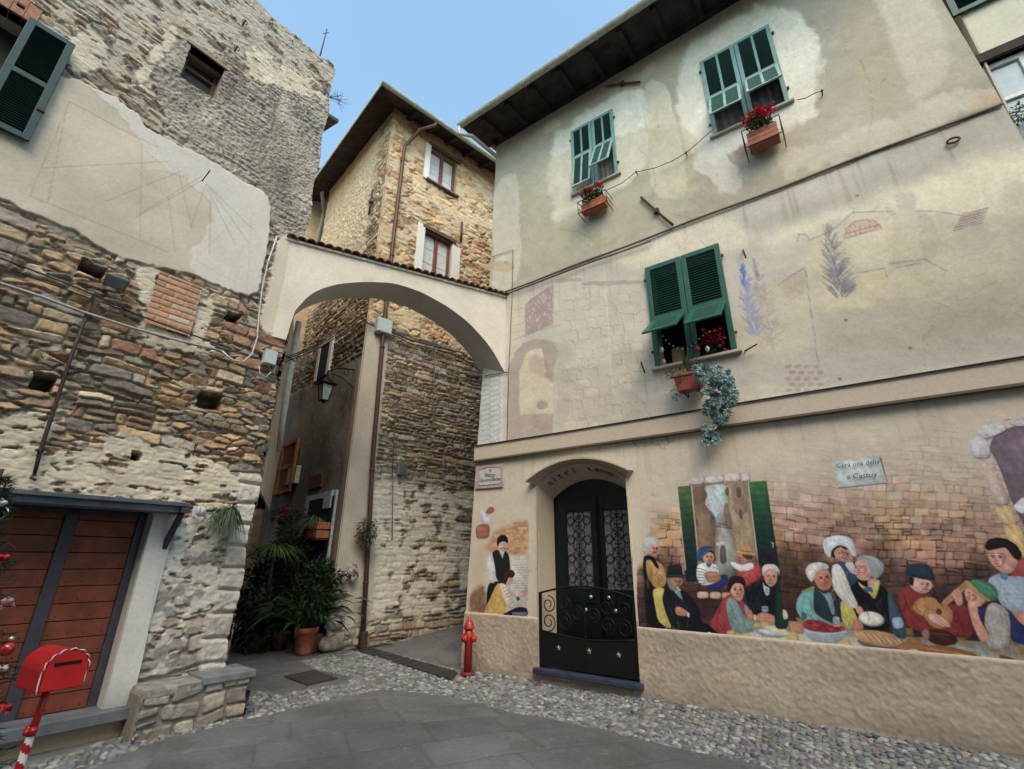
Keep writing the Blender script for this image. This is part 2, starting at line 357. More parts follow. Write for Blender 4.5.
def text(name, body, pl_or_axes, origin, size, mt, parent, ext=.001, shear=0., font_align='CENTER', sx=1.):
    """lettering as a mesh; axes = (right, up, out)"""
    cu = bpy.data.curves.new(name, 'FONT'); cu.body = body; cu.size = size; cu.extrude = ext; cu.align_x = font_align; cu.align_y = 'CENTER'; cu.shear = shear; cu.resolution_u = 3
    t = bpy.data.objects.new(name, cu); dg = bpy.context.evaluated_depsgraph_get(); me = bpy.data.meshes.new_from_object(t)
    r, u, o_ = [np.array(v, float) for v in pl_or_axes]
    Mx = Matrix([[r[i]*sx, u[i], o_[i], float(origin[i])] for i in range(3)]+[[0, 0, 0, 1]]); me.transform(Mx)
    bpy.data.objects.remove(t); me.materials.clear(); return link(name, me, mt, parent)
def leafset(mb, pts, dirs, ln, wd, cols, droop=.3, rs=None, fold=.25):
    """each leaf: a folded, bent strip of four faces"""
    rs = rs or RS(3)
    for p, d in zip(pts, dirs):
        d = np.array(d, float); d /= np.linalg.norm(d)+1e-9; s_ = np.cross(d, [0, 0, 1.]+rs.randn(3)*.3); s_ /= np.linalg.norm(s_)+1e-9; nn = np.cross(s_, d)
        l = ln*rs.uniform(.7, 1.3); w = wd*rs.uniform(.7, 1.3); c = np.array(cols[rs.randint(len(cols))])*rs.uniform(.75, 1.25)
        a0 = p; a1 = p+d*l*.45+[0, 0, -droop*l*.12]; a2 = p+d*l+[0, 0, -droop*l*.5]
        mb.add([a0, a1+s_*w/2+nn*w*fold, a1, a1-s_*w/2+nn*w*fold, a2], [(0, 1, 2), (0, 2, 3), (1, 4, 2), (2, 4, 3)], False, c)
    return mb
def rnd_dirs(n, rs, up=.2):
    d = rs.randn(n, 3); d[:, 2] += up; return d/np.linalg.norm(d, axis=1)[:, None]
def bush(mb, c, rad, n, ln, wd, cols, seed=1, droop=.4, up=.2, shell=.5):
    rs = RS(seed); d = rnd_dirs(n, rs, 0); r = (shell+(1-shell)*rs.rand(n))[:, None]; lump = 1+.35*fbm(d[:, 0]*2.5+seed, d[:, 1]*2.5+d[:, 2]*2, 3, seed)[:, None]*2
    p = np.array(c)+d*r*lump*np.array(rad); dd = d+rs.randn(n, 3)*.6; dd[:, 2] += up
    return leafset(mb, p, dd, ln, wd, cols, droop, rs)
# ================================================================ GROUND
R_N = R_.n[:2]; 
def gz(x, y):
    """height of the ground: falls a little towards the painted house and its lower end, climbs in the right alley"""
    dR = (x-R_.p[0])*R_.n[0]+(y-R_.p[1])*R_.n[1]; uR = (x-R_.p[0])*R_.d[0]+(y-R_.p[1])*R_.d[1]
    w = 1-smooth(0., 2.6, np.abs(dR)*1.)
    z = -(.13-.02*np.clip(uR, -6, 3))*w*(1-smooth(2.6, 4.5, uR))
    uM = (x-M_.p[0])*M_.d[0]+(y-M_.p[1])*M_.d[1]
    return z+.13*np.maximum(uM-.4, 0)*smooth(-.2, 1.2, (x+1.9)*.6+(y-8.9)*.6)
def inpoly(X, Y, P):
    ins = np.zeros(np.shape(X), bool)
    for i in range(len(P)):
        ax, ay = P[i][:2]; bx_, by_ = P[(i+1) % len(P)][:2]
        if ay != by_: ins ^= ((ay > Y) != (by_ > Y)) & (X < (bx_-ax)*(Y-ay)/(by_-ay)+ax)
    return ins
# pebble strips, as plans on the ground
STRIP_R = [gpt(455, 664), gpt(500, 676, -.08), gpt(700, 712, -.12), gpt(827, 737, -.14), gpt(1010, 778, -.16), gpt(1200, 830, -.2), gpt(1100, 900, -.1), gpt(900, 812, -.1), gpt(756, 763, -.08), gpt(680, 745, -.05), gpt(603, 727, -.04), gpt(548, 714, -.02), gpt(515, 708), gpt(460, 694), gpt(420, 690), gpt(384, 687), gpt(312, 705), gpt(225, 724), gpt(150, 743), gpt(90, 769), gpt(-60, 840), gpt(-60, 790), gpt(0, 769), gpt(70, 752), gpt(120, 735), gpt(215, 712), gpt(228, 697), gpt(252, 690), gpt(278, 694), gpt(345, 682), gpt(352, 676), gpt(312, 668), gpt(300, 661), gpt(332, 652), gpt(372, 649), gpt(410, 656)]
DRAIN = [gpt(352, 650), gpt(372, 648.5), gpt(458, 667), gpt(452, 675)]
step = .016
gx = np.arange(-7, 5.5, step*1.4); gy = np.arange(1.2, 14, step*1.4); GX, GY = np.meshgrid(gx, gy, indexing='ij')
ca, sa = math.cos(math.radians(-24)), math.sin(math.radians(-24))
PU, PV = GX*ca-GY*sa, GX*sa+GY*ca
row = np.floor(PV/.55); off = vnoise(row*7.7, row*0+3, 77)*5; wdt = .62+.5*vnoise(row*3.1, row*0+9, 78); col_ = np.floor((PU+off)/wdt)
fu = ((PU+off)/wdt-col_)*wdt; fv = (PV/.55-row)*.55; jd = np.minimum(np.minimum(fu, wdt-fu), np.minimum(fv, .55-fv))
rid = vnoise(row*13.7+col_*5.3, col_*11.1+row*2.2, 79); inpeb = inpoly(GX, GY, STRIP_R)
joint = 1-smooth(.006, .016, jd)
hz = gz(GX, GY)-joint*.012+(rid-.5)*.004+fbm(GX/.8, GY/.8, 3, 80)*.02
cslab = np.array([.120, .122, .123])*(1+(rid-.5)*.35)[..., None]*(1+.5*fbm(GX/.25, GY/.25, 4, 81)+.6*fbm(GX/1.4, GY/1.4, 3, 82))[..., None]
cslab = mix(cslab, np.array([.05, .048, .045]), joint*.5)
dirt = smooth(.03, .2, fbm(GX/.5, GY/.5, 5, 83)); cslab = mix(cslab, np.array([.085, .08, .072]), dirt*.55); spots = smooth(.30, .34, fbm(GX/.05, GY/.05, 2, 85)); cslab = mix(cslab, np.array([.2, .2, .19]), spots*.6)
cslab = np.where(inpeb[..., None], np.array([.17, .16, .145])*(1+.6*fbm(GX/.05, GY/.05, 3, 84))[..., None], cslab); hz = hz-inpeb*.012
gp = np.stack([GX, GY, hz], -1)
ground = gridmesh('paved_square', gp, cslab, M_GROUND); ground['kind'] = 'structure'
mb = MB(); mb.cc = (.10, .10, .10); zz = -.17     # the ground beyond, out to the horizon
mb.add([(-400, -400, zz), (400, -400, zz), (400, 400, zz), (-400, 400, zz)], [(0, 1, 2, 3)]); g2 = mb.build('ground', M_GROUND); g2['kind'] = 'structure'
def pebbles():
    rs = RS(5); P = STRIP_R; xs = [p[0] for p in P]; ys = [p[1] for p in P]; s = .072
    X, Y = np.meshgrid(np.arange(max(min(xs), -6), min(max(xs), 5.), s), np.arange(max(min(ys), 1.6), max(ys), s*.86), indexing='ij')
    X = X+((np.arange(X.shape[1]) % 2)*s/2)[None, :]+rs.uniform(-.4, .4, X.shape)*s*.55; Y = Y+rs.uniform(-.4, .4, X.shape)*s*.55
    X, Y = X.ravel(), Y.ravel(); k = inpoly(X, Y, P) & ~inpoly(X, Y, DRAIN); X, Y = X[k], Y[k]; N = len(X)
    # unit pebble
    th = np.linspace(0, 1.75, 5); nn = 9; base = [(0, 0, 1.)]
    for t in th[1:]: base += [(math.sin(t)*math.cos(a), math.sin(t)*math.sin(a), math.cos(t)) for a in np.arange(nn)*2*math.pi/nn+t]
    base = np.array(base); f = [(0, 1+j, 1+(j+1) % nn) for j in range(nn)]
    q = [(1+i*nn+j, 1+(i+1)*nn+j, 1+(i+1)*nn+(j+1) % nn, 1+i*nn+(j+1) % nn) for i in range(3) for j in range(nn)]
    a = rs.uniform(0, 6.28, N); sx = rs.uniform(.026, .052, N); sy = sx*rs.uniform(.5, .85, N); sz = rs.uniform(.012, .022, N)
    v = base[None]*np.stack([sx, sy, sz], 1)[:, None]; v[..., :2] *= 1+.12*rs.randn(N, len(base), 1)*.6
    x = v[..., 0]*np.cos(a)[:, None]-v[..., 1]*np.sin(a)[:, None]+X[:, None]; y = v[..., 0]*np.sin(a)[:, None]+v[..., 1]*np.cos(a)[:, None]+Y[:, None]
    z = v[..., 2]+(gz(X, Y)+fbm(X/.8, Y/.8, 3, 80)*.02-.014+rs.uniform(-.004, .006, N))[:, None]; V = np.stack([x, y, z], -1)
    pal = np.array([[.42, .42, .40], [.30, .31, .32], [.22, .24, .27], [.35, .31, .26], [.50, .49, .46], [.26, .22, .20], [.17, .18, .20]]); c = pal[rs.choice(7, N, p=[.22, .22, .16, .14, .12, .06, .08])]*rs.uniform(.38, .78, (N, 1))*np.array([.96, 1., 1.03])
    nb = len(base); me = bpy.data.meshes.new('pebble_paving')
    faces = []
    tri = np.array(f)[None]+np.arange(N)[:, None, None]*nb; qd = np.array(q)[None]+np.arange(N)[:, None, None]*nb
    li = np.concatenate([tri.reshape(-1), qd.reshape(-1)]); nt_, nq = tri.shape[0]*tri.shape[1], qd.shape[0]*qd.shape[1]
    me.vertices.add(N*nb); me.vertices.foreach_set('co', V.astype(np.float32).ravel()); me.loops.add(len(li)); me.loops.foreach_set('vertex_index', li.astype(np.int32))
    me.polygons.add(nt_+nq); ls = np.concatenate([np.arange(nt_)*3, nt_*3+np.arange(nq)*4]); me.polygons.foreach_set('loop_start', ls.astype(np.int32))
    me.polygons.foreach_set('loop_total', np.concatenate([np.full(nt_, 3), np.full(nq, 4)]).astype(np.int32)); me.update(calc_edges=True); me.polygons.foreach_set('use_smooth', np.ones(nt_+nq, bool))
    at = me.color_attributes.new('Col', 'FLOAT_COLOR', 'POINT'); cc = np.ones((N*nb, 4), np.float32); cc[:, :3] = np.repeat(c, nb, 0); at.data.foreach_set('color', cc.ravel())
    o = link('pebble_paving', me, M_PEB); o['label'] = 'strip of pale grey pebbles set along the foot of the houses'; o['kind'] = 'stuff'
pebbles()

# ================================================================ stone house on the left (plane L_)
PAL_BROWN = np.array([[.21, .155, .105], [.29, .20, .12], [.15, .125, .10], [.33, .24, .15], [.22, .20, .17], [.25, .15, .10], [.36, .30, .22], [.17, .15, .13]])
PAL_OCHRE = np.array([[.42, .31, .19], [.50, .38, .24], [.36, .25, .15], [.46, .40, .31], [.52, .34, .20], [.33, .28, .22], [.55, .46, .34]])
PAL_GREY = np.array([[.30, .25, .19], [.24, .19, .14], [.35, .30, .24], [.28, .27, .25], [.38, .29, .19], [.20, .17, .14]])
def stonecol(pal, r1, r2, r3, U, Z, seed):
    c = pal[(r1*len(pal)).astype(int) % len(pal)]; c = c*(.72+.56*r2)[..., None]
    return c*(1+.7*fbm(U/.04, Z/.04, 3, seed)+.5*fbm(U/.012, Z/.012, 2, seed+9))[..., None]
cl = Canvas(-60, -30, 350, 780, 2)          # layers of the left house; red channel only = mask canvases
def maskc(canvas, pls, soft=2, jag=3):
    s = np.zeros((canvas.h, canvas.w), np.float32)
    for p in pls:
        b, m_ = canvas.mask(p, soft, True, jag)
        if m_.size: s[b] = np.maximum(s[b], m_)
    return s
def sampm(canvas, s, px, py):
    x = np.clip(((px-canvas.x0)*canvas.S-.5), 0, canvas.w-2); y = np.clip(((py-canvas.y0)*canvas.S-.5), 0, canvas.h-2); i = x.astype(int); j = y.astype(int); fx = x-i; fy = y-j
    return (s[j, i]*(1-fx)+s[j, i+1]*fx)*(1-fy)+(s[j+1, i]*(1-fx)+s[j+1, i+1]*fx)*fy
m_sun = maskc(cl, [[(-70, 100), (-20, 75), (62, 78), (95, 90), (118, 102), (138, 118), (148, 132), (172, 143), (196, 155), (240, 183), (273, 201), (263, 262), (255, 302), (197, 278), (143, 265), (113, 258), (60, 228), (0, 200), (-60, 190)]], .8, 1.2)
m_sunw = maskc(cl, [[(70, 65), (95, 98), (120, 118), (140, 150), (165, 172), (205, 200), (214, 216), (200, 238), (185, 262), (210, 300), (262, 306), (278, 200), (196, 150), (148, 128), (120, 95)]], 1.2, 3)
m_grey = maskc(cl, [[(176, 38), (160, 60), (153, 84), (163, 100), (172, 125), (185, 140), (196, 157), (240, 185), (274, 203), (276, 250), (300, 250), (330, 240), (334, 130), (322, 95), (300, 90), (262, 82), (236, 72), (230, 60)]], 1, 4)
m_light = maskc(cl, [[(66, 40), (85, 22), (105, 45), (112, 66), (98, 74), (70, 72)], [(240, 45), (290, 70), (325, 95), (325, 110), (290, 95), (250, 80)], [(-60, 415), (40, 412), (60, 430), (42, 455), (60, 478), (255, 486), (255, 500), (-60, 500)], [(52, 450), (120, 430), (190, 452), (240, 470), (260, 490), (60, 490)], [(120, 95), (170, 30), (178, 40), (160, 62), (152, 84)], [(140, 330), (132, 270), (160, 264), (158, 275), (147, 322), (215, 345), (210, 360), (140, 345)], [(196, 290), (215, 300), (205, 345), (190, 340)]], 1, 4)
m_low = maskc(cl, [[(150, 500), (190, 520), (258, 480), (240, 560), (232, 600), (225, 640), (215, 668), (180, 672), (140, 672), (145, 600), (160, 560)]], 2, 5)
m_lowst = maskc(cl, [[(165, 612), (190, 600), (228, 602), (226, 655), (172, 655)], [(196, 485), (258, 480), (250, 530), (240, 560), (230, 600), (212, 600), (222, 540)]], 2, 5)
m_arch = maskc(cl, [[(258, 336), (264, 300), (268, 280), (274, 250), (283, 233), (300, 238), (340, 240), (340, 336)]], .8, 1.5)
m_butter = maskc(cl, [[(95, 0), (250, -20), (345, 60), (330, 110), (240, 70), (180, 35), (130, 60), (120, 40)]], 5, 6)
ccl = Canvas(-60, -30, 350, 780, 2)
g = (104, 88, 72)
ccl.fr(0, 0, 3)      # the engraved hour lines of the old sundial
for p in [[(205, 315), (85, 595), (500, 762)], [(195, 335), (140, 615)], [(120, 512), (500, 492)], [(420, 440), (415, 720)], [(315, 610), (540, 520)], [(605, 545), (400, 660)], [(530, 520), (570, 690)], [(612, 560), (565, 690)], [(615, 560), (760, 700)], [(612, 555), (740, 735)], [(618, 575), (700, 740)], [(625, 600), (622, 770)], [(500, 600), (520, 760)], [(205, 315), (330, 380), (470, 450)], [(410, 650), (600, 535)]]: ccl.line(p, .9, g, .33)
ccl.fr(0, 0, 1)
ccl.line([(222, 232), (193, 262), (247, 292)], .5, (150, 145, 135), .5); ccl.line([(250, 215), (245, 290)], .5, (150, 145, 135), .4)
def fieldL(U, Z):
    px, py = proj(L_.PA(U, Z, U*0)); jx = px+fbm(U/.1, Z/.1, 4, 51)*5; jy = py+fbm(U/.1+5, Z/.1, 4, 52)*5
    low = smooth(4.9, 4.2, Z)
    a = rubble(U, Z, 21, (.03, .17), (.07, .52), .007, .03, .35); b = vrubble(U, Z, 22, .24, .075, slope=.12); c_ = vrubble(U, Z, 20, .21, .078)
    k = Z > 4.75+.4*fbm(U/.5, Z/.5, 3, 56); k2 = fbm(U/.7, Z/.5, 3, 19) > .05; pr, r1, r2, r3 = [np.where(k, y, np.where(k2, w_, x)) for x, y, w_ in zip(a, b, c_)]
    C = mix(stonecol(PAL_BROWN*np.array([1.14, 1.13, 1.12]), r1, r2, r3, U, Z, 23), stonecol(PAL_GREY*1.1, r1, r2, r3, U, Z, 24), 1-low)
    mort = np.array([.20, .17, .13])*(1+.8*fbm(U/.05, Z/.05, 3, 25))[..., None]; mort = mix(mort, np.array([.36, .32, .26]), 1-low)
    C = mix(mort, C, smooth(.1, .45, pr)); h = pr*(.022+.035*r3)+(fbm(U/.05, Z/.04, 4, 26)*.020+fbm(U/.012, Z/.012, 2, 18)*.008)*pr+(fbm(U/.6, Z/.6, 3, 27))*.06
    # mortar smeared over the stones high up
    bt = smooth(.0, .10, fbm(U/.16, Z/.10, 5, 28)+.14*sampm(cl, m_butter, jx, jy)); bt = bt*(1-low)*.8
    C = mix(C, np.array([.39, .355, .30])*(1+.4*fbm(U/.1, Z/.1, 3, 29))[..., None], bt); h = h*(1-bt)+bt*(.026+fbm(U/.03, Z/.03, 4, 30)*.02)
    lt = sampm(cl, m_light, jx, jy); lt = lt*smooth(-.20, -.14, fbm(U/.14, Z/.06, 5, 33))
    C = mix(C, np.array([.50, .45, .36])*(1+.5*fbm(U/.2, Z/.2, 5, 34))[..., None], lt); h = h*(1-lt)+lt*(.034+pr*.004+fbm(U/.05, Z/.04, 4, 35)*.016)
    ml = sampm(cl, m_low, jx, jy)*(1-sampm(cl, m_lowst, jx, jy)*smooth(-.02, .05, fbm(U/.16, Z/.12, 4, 38))); ml = ml*smooth(-.17, -.12, fbm(U/.09, Z/.07, 5, 39))
    cw = mix(np.array([.52, .50, .45])+0*C, np.array([.27, .26, .25])+0*C, smooth(-.01, .03, fbm(U/.22, Z/.22, 5, 40)))*(1+.4*fbm(U/.05, Z/.05, 3, 41))[..., None]
    C = mix(C, cw, ml); h = h*(1-ml)+ml*(.042+pr*.003+fbm(U/.04, Z/.04, 4, 42)*.018)
    lowl = smooth(1.9, 1.7, Z)*(1-ml); C = mix(C, C*0+np.array([.38, .35, .31])*(1+.5*fbm(U/.05, Z/.05, 3, 43))[..., None], lowl*.65)
    gr = sampm(cl, m_grey, jx, jy); gst = rubble(U, Z, 45, (.06, .14), (.1, .3), .01, .05)[0]
    cg = np.array([.29, .262, .225])*(1+1.3*fbm(U/.35, Z/.45, 5, 46)+.8*fbm(U/.03, Z/.03, 3, 47))[..., None]
    tex = (.035+gst*.014*smooth(-.1, .2, fbm(U/.5, Z/.5, 3, 48))+fbm(U/.03, Z/.022, 4, 49)*.042+fbm(U/.2, Z/.2, 3, 17)*.03); C = mix(C, cg, gr); h = h*(1-gr)+gr*tex
    sn = sampm(cl, m_sun, px+fbm(U/.05, Z/.05, 4, 53)*2, py+fbm(U/.05, Z/.05, 4, 54)*2); snw = sampm(cl, m_sunw, jx, jy)
    cb = mix(np.array([.48, .43, .36])*(1+.4*fbm(U/.4, Z/.4, 5, 55))[..., None], np.array([.53, .505, .465])*(1+.12*fbm(U/.2, Z/.2, 4, 57))[..., None], snw)
    C = mix(C, cb, sn); h = h*(1-sn)+sn*(.06+fbm(U/.3, Z/.3, 3, 58)*.012+snw*.004)
    cap_ = sampm(cl, m_arch, jx, jy); C = mix(C, np.array([.55, .49, .41])*(1+.2*fbm(U/.3, Z/.3, 4, 16))[..., None], cap_); h = h*(1-cap_)+cap_*.035
    lc, la = ccl.sample(px, py); C = mix(C, lc, la*sn)
    for (hx, hy, hw, hh) in [(42, 382, 13, 9), (210, 401, 13, 8), (92, 270, 15, 7), (233, 318, 7, 6), (135, 456, 5, 4), (189, 58, 0, 0)]:   # putlog holes, their inner shade also painted in dark
        if hw:
            uu, vv = L_.uv(hx, hy); u2 = abs(L_.uv(hx+hw, hy)[0]-uu); v2 = abs(L_.uv(hx, hy+hh)[1]-vv)
            d = np.maximum(np.abs(U-uu+fbm(U/.1, Z/.1, 2, 59)*.05)/u2, np.abs(Z-vv+fbm(U/.1, Z/.1, 2, 60)*.05)/v2); w = 1-smooth(.8, 1.05, d); h = h-w*.28; C = mix(C, np.array([.06, .05, .045]), w*.8)
    # quoins of the alley corner
    q = smooth(.48, .56, U)*smooth(2.55, 2.45, Z); qz = Z/.24+.15*fbm(U/.2, Z/.2, 2, 63); qi = np.floor(qz); qf = qz-qi; pq = np.clip(np.minimum(qf, 1-qf)*7, 0, 1)**.5
    q = q*(U > .50+.14*(vnoise(qi*3.3, qi*0, 64)))
    C = mix(C, np.array([.44, .42, .38])*(1+.5*fbm(U/.06, Z/.06, 3, 65)+.3*(vnoise(qi*5.1, qi*0+2, 66)-.5))[..., None], q*.85); h = h*(1-q)+q*(pq*.07+.01*vnoise(qi*7, qi*0, 67)+fbm(U/.05, Z/.05, 3, 68)*.03)
    return h, C
_uL = lambda z: .80-.045*smooth(5, 9.7, np.asarray(z, float))+.02*np.sin(np.asarray(z, float)*6)
DOORL = (-1.75, -.21, -.2, 1.985)
def rect(pl, pts): us = [pl.uv(*p) for p in pts]; return (min(u for u, z in us), max(u for u, z in us), min(z for u, z in us), max(z for u, z in us))
WSH = rect(L_, [(25, 25), (73, 52), (27, 148)])
HL = (-3.3, -2.42, 5.40, 6.86); WL = (-1.17, -.74, 7.42, 8.03)
def topL(u, z): return z > 9.68+.05*fbm(u/.3, u*0, 3, 70)*2
house_l = thing('stone_house', L_.P(0, 0), 'old rubble stone house with a faded sundial on its plastered wall', 'house')
wall('front_wall', L_, -4.2, _uL, -.15, 9.75, .0105, fieldL, M_STONE, house_l, [DOORL, HL, WL, topL])
# return wall of the stone house along the alley: stone at the corner, plaster beyond
def fieldS(U, Z):
    pr, r1, r2, r3 = rubble(U, Z, 91, (.07, .15), (.12, .35)); C = stonecol(PAL_BROWN*1.2, r1, r2, r3, U, Z, 92); C = mix(np.array([.25, .21, .16])+0*C, C, smooth(.1, .5, pr)); h = pr*.04
    t = smooth(.05, .2, U+.2*fbm(U/.2, Z/.3, 3, 93))*smooth(5.2, 4.9, Z); C = mix(C, np.array([.40, .31, .22])*(1+.5*fbm(U/.3, Z/.3, 4, 94))[..., None], t); return h*(1-t)+t*.045, C
wall('side_wall', S_, 0., S_LEN, -.1, 4.85, .03, fieldS, M_STONE, house_l, [lambda u, z: (z < 2.35) & (u > .10)])
T_ = Plane(L_.P(.755, 0), math.radians(125)); wall('upper_side_wall', T_, 0., 6., 4.5, 9.7, .05, fieldS, M_STONE, house_l)
mb = MB(); mb.cc = (.3, .25, .2); mb.pbox(S_, 0, S_LEN, 4.85, 4.95, -2.5, .03); mb.build('side_roof', M_STONE, house_l)
mb = MB(); mb.cc = (.2, .18, .15)   # wall head, back and far side
e = L_.P(-4.2, 0)[:2]; c0 = L_.P(.76, 0)[:2]; s1 = T_.P(6., 0)[:2]; bk = L_.P(-4.2, 0, -5)[:2]
for z0_, z1_, ins in ((9.55, 9.66, .0),): mb.add([(*e, z0_), (*c0, z0_), (*s1, z0_), (*bk, z0_), (*e, z1_), (*c0, z1_), (*s1, z1_), (*bk, z1_)], [(0, 3, 2, 1), (4, 5, 6, 7), (0, 1, 5, 4), (1, 2, 6, 5), (2, 3, 7, 6), (3, 0, 4, 7)])
mb.build('wall_head', M_STONE, house_l)
mb = MB(); mb.cc = (.2, .18, .15); mb.add([(*e, -.2), (*bk, -.2), (*bk, 9.55), (*e, 9.55)], [(0, 1, 2, 3)]); mb.add([(*bk, -.2), (*s1, -.2), (*s1, 9.55), (*bk, 9.55)], [(0, 1, 2, 3)]); mb.build('back_wall', M_STONE, house_l)
mb = MB(); mb.pbox(S_, .12, S_LEN-.1, -.1, 2.4, -1.6, -1.5); mb.pbox(S_, .05, .12, -.1, 2.4, -1.6, -.02); mb.pbox(S_, .12, S_LEN-.1, 2.36, 2.42, -1.6, -.03); mb.build('dark_recess', DARKIN, house_l)
def reveal(pl, r, depth, mt, parent, name='reveal', col=(.4, .37, .32), th=.03):
    u0, u1, z0, z1 = r; mb = MB(); mb.cc = col
    for a in ((u0-th, u0, z0, z1), (u1, u1+th, z0, z1), (u0-th, u1+th, z1, z1+th), (u0-th, u1+th, z0-th, z0)): mb.pbox(pl, *a, -depth, .02)
    return mb.build(name, mt, parent)
reveal(L_, WL, .35, M_PLAST, house_l, col=(.30, .25, .2)); 
# small high window
mb = MB(); u0, u1, z0, z1 = WL
for a in ((u0, u0+.05, z0, z1), (u1-.05, u1, z0, z1), (u0+.05, u1-.05, z1-.06, z1), (u0+.05, u1-.05, z0, z0+.05), (u0+.05, u1-.05, z1-.2, z1-.16)): mb.pbox(L_, *a, -.26, -.18)
wn = mb.build('window', mat('weathered_wood', (.10, .07, .055), .85), house_l)
mb = MB(); mb.pbox(L_, u0+.05, u1-.05, z0+.05, z1-.06, -.24, -.23); mb.build('pane', mat('dusty_pane', (.04, .035, .03), .5), wn)
mb = MB(); mb.pbox(L_, u0-.05, u1+.05, z1, z1+.045, -.1, .055); mb.build('window_surround', mat('old_lintel', (.28, .2, .15), .9), house_l)
# big shuttered window, leaf open
reveal(L_, HL, .3, M_PLAST, house_l); mb = MB(); mb.pbox(L_, HL[0], HL[1], HL[2], HL[3], -.3, -.28); mb.build('window', mat('old_window_dark', (.03, .024, .02), .6), house_l)
mb = MB(); mb.cc = (.33, .17, .12); r_ = RS(2)
for i in range(9): mb.pbox(L_, -3.3+i*.1, -3.205+i*.1, HL[3]+.0, HL[3]+.24+.05*math.sin(i*.4), -.1, .045+.01*r_.rand())
mb.build('lintel_bricks', M_TILE, house_l)
def leafshutter(pl, u0, u1, z0, z1, n0, n1, mt, mtd, parent, panels, name='shutter', fw=.07, slats=True):
    mb = MB(); 
    for a in ((u0, u0+fw, z0, z1), (u1-fw, u1, z0, z1), (u0+fw, u1-fw, z1-fw, z1), (u0+fw, u1-fw, z0, z0+fw)): mb.pbox(pl, *a, n0, n1)
    for k in panels: mb.pbox(pl, u0+fw, u1-fw, k-fw/2, k+fw/2, n0, n1)
    s = mb.build(name, mt, parent, bevel=.004); ks = [z0+fw/2]+list(panels)+[z1-fw/2]
    mb = MB(); zc = z0+fw
    while zc < z1-fw-.01:
        if not any(abs(zc-k) < fw/2+.012 for k in panels):
            mb.obox(pl.P((u0+u1)/2, zc+.012, (n0+n1)/2), pl.d, (pl.n*.75+np.array([0, 0, -.66])), (pl.n*.66+np.array([0, 0, .75])), (u1-u0)/2-fw, .018, .0035)
        zc += .03
    mb.pbox(pl, u0+fw, u1-fw, z0+fw, z1-fw, n0-.004, n0+.002); mb.build('slats', mtd, s); return s
leafshutter(L_, -2.455, -2.085, 5.44, 6.85, .10, .135, mat('shutter_blue_green', (.010, .045, .048), .5), mat('shutter_slats', (.008, .03, .028), .6), house_l, [6.15], fw=.062)
for (a, b) in ((57, 17), (117, 332)): 
    mb = MB(); p = L_.q(a/3*1.0+2, b/3, .13); mb.obox(p, L_.d, [0, 0, 1], L_.n, .03, .012, .02); mb.build('shutter_hinge', RUST, house_l)
# walled-up brick window
u0, z1 = L_.uv(158, 273); u1, _z = L_.uv(200, 291); z0 = L_.uv(146, 325)[1]
def fieldB(U, Z):
    rw = np.floor(Z/.072); w = .22; uu = U+(rw % 2)*.11+.02*vnoise(rw*3, rw*0, 5); cc = np.floor(uu/w); fu_ = np.minimum(uu/w-cc, 1-uu/w+cc)*w; fz = np.minimum(Z/.072-rw, 1-Z/.072+rw)*.072
    d = np.minimum(fu_, fz); p = smooth(.003, .011, d); r = vnoise(rw*7.1+cc*3.7, cc*5.9, 6); C = mix(np.array([.36, .17, .10])+0*U[..., None], np.array([.46, .27, .18])+0*U[..., None], r)*(1+.6*fbm(U/.05, Z/.05, 3, 7))[..., None]
    C = mix(C, np.array([.45, .40, .32])+0*C, smooth(.75, .9, vnoise(rw*2.3+cc, cc*1.9, 8))); return p*.014+fbm(U/.1, Z/.1, 3, 9)*.01, mix(np.array([.34, .29, .23])+0*C, C, p)
wall('bricked_up_window', L_, u0, u1, z0, z1, .009, fieldB, M_STONE, house_l, n=.062)
# garage door under its slate canopy
gd = thing('garage_door', L_.P(-.9, .2), 'double garage door of red brown boards with grey strips', 'door')
DM = mat('door_grey_strip', (.045, .045, .06), .6)
for (a, b) in ((-1.72, -.845), (-.775, -.26)):
    pass
def leafdoor(u0, u1, nm):
    mb = MB(); z = .235
    while z < 1.93: 
        h_ = .143; mb.pbox(L_, u0, u1, z, min(z+h_, 1.95), -.16, -.13+.003*random.random()); z += h_+.007
    o = mb.build(nm, WOODR, gd, bevel=.004)
    mb = MB(); rs = RS(int(abs(u0*100)))
    z = .235+.035
    while z < 1.9:
        for uu in np.linspace(u0+.05, u1-.05, 4): mb.lathe(L_.P(uu+rs.uniform(-.01, .01), z, -.131), [(.006, 0), (.006, .006)], 6, L_.n)
        z += .15
    mb.build('nails', BLACK, o)
leafdoor(-1.70, -.86, 'door_leaf'); leafdoor(-.76, -.285, 'door_leaf')
mb = MB()
for a in ((-.86, -.76, .2, 1.985), (-.285, -.215, .2, 1.985), (-1.75, -1.70, .2, 1.985), (-1.70, -.285, 1.93, 1.985), (-1.70, -.285, .2, .235)): mb.pbox(L_, *a, -.16, -.10)
mb.build('frame', DM, gd, bevel=.004)
mb = MB(); mb.cc = (.50, .50, .49); mb.pbox(L_, -.212, -.205, .13, 2.0, -.2, .06); mb.build('jamb', M_PLAST, house_l)
def fieldW(U, Z): return .0+fbm(U/.2, Z/.2, 3, 12)*.01, np.array([.56, .56, .55])*(1+.2*fbm(U/.3, Z/.3, 4, 13)-.35*smooth(.5, .1, Z))[..., None]
wall('white_surround', L_, lambda z: np.full(np.shape(z), -.207), lambda z: .0+.03*np.sin(np.asarray(z)*3)-.02+0*z, .13, 2.03, .012, fieldW, M_PLAST, house_l, n=.085)
mb = MB(); mb.pbox(L_, -.207, -.0, .13, 2.0, .0, .078); mb.cc = (.5, .5, .5); mb.build('surround_core', M_PLAST, house_l)
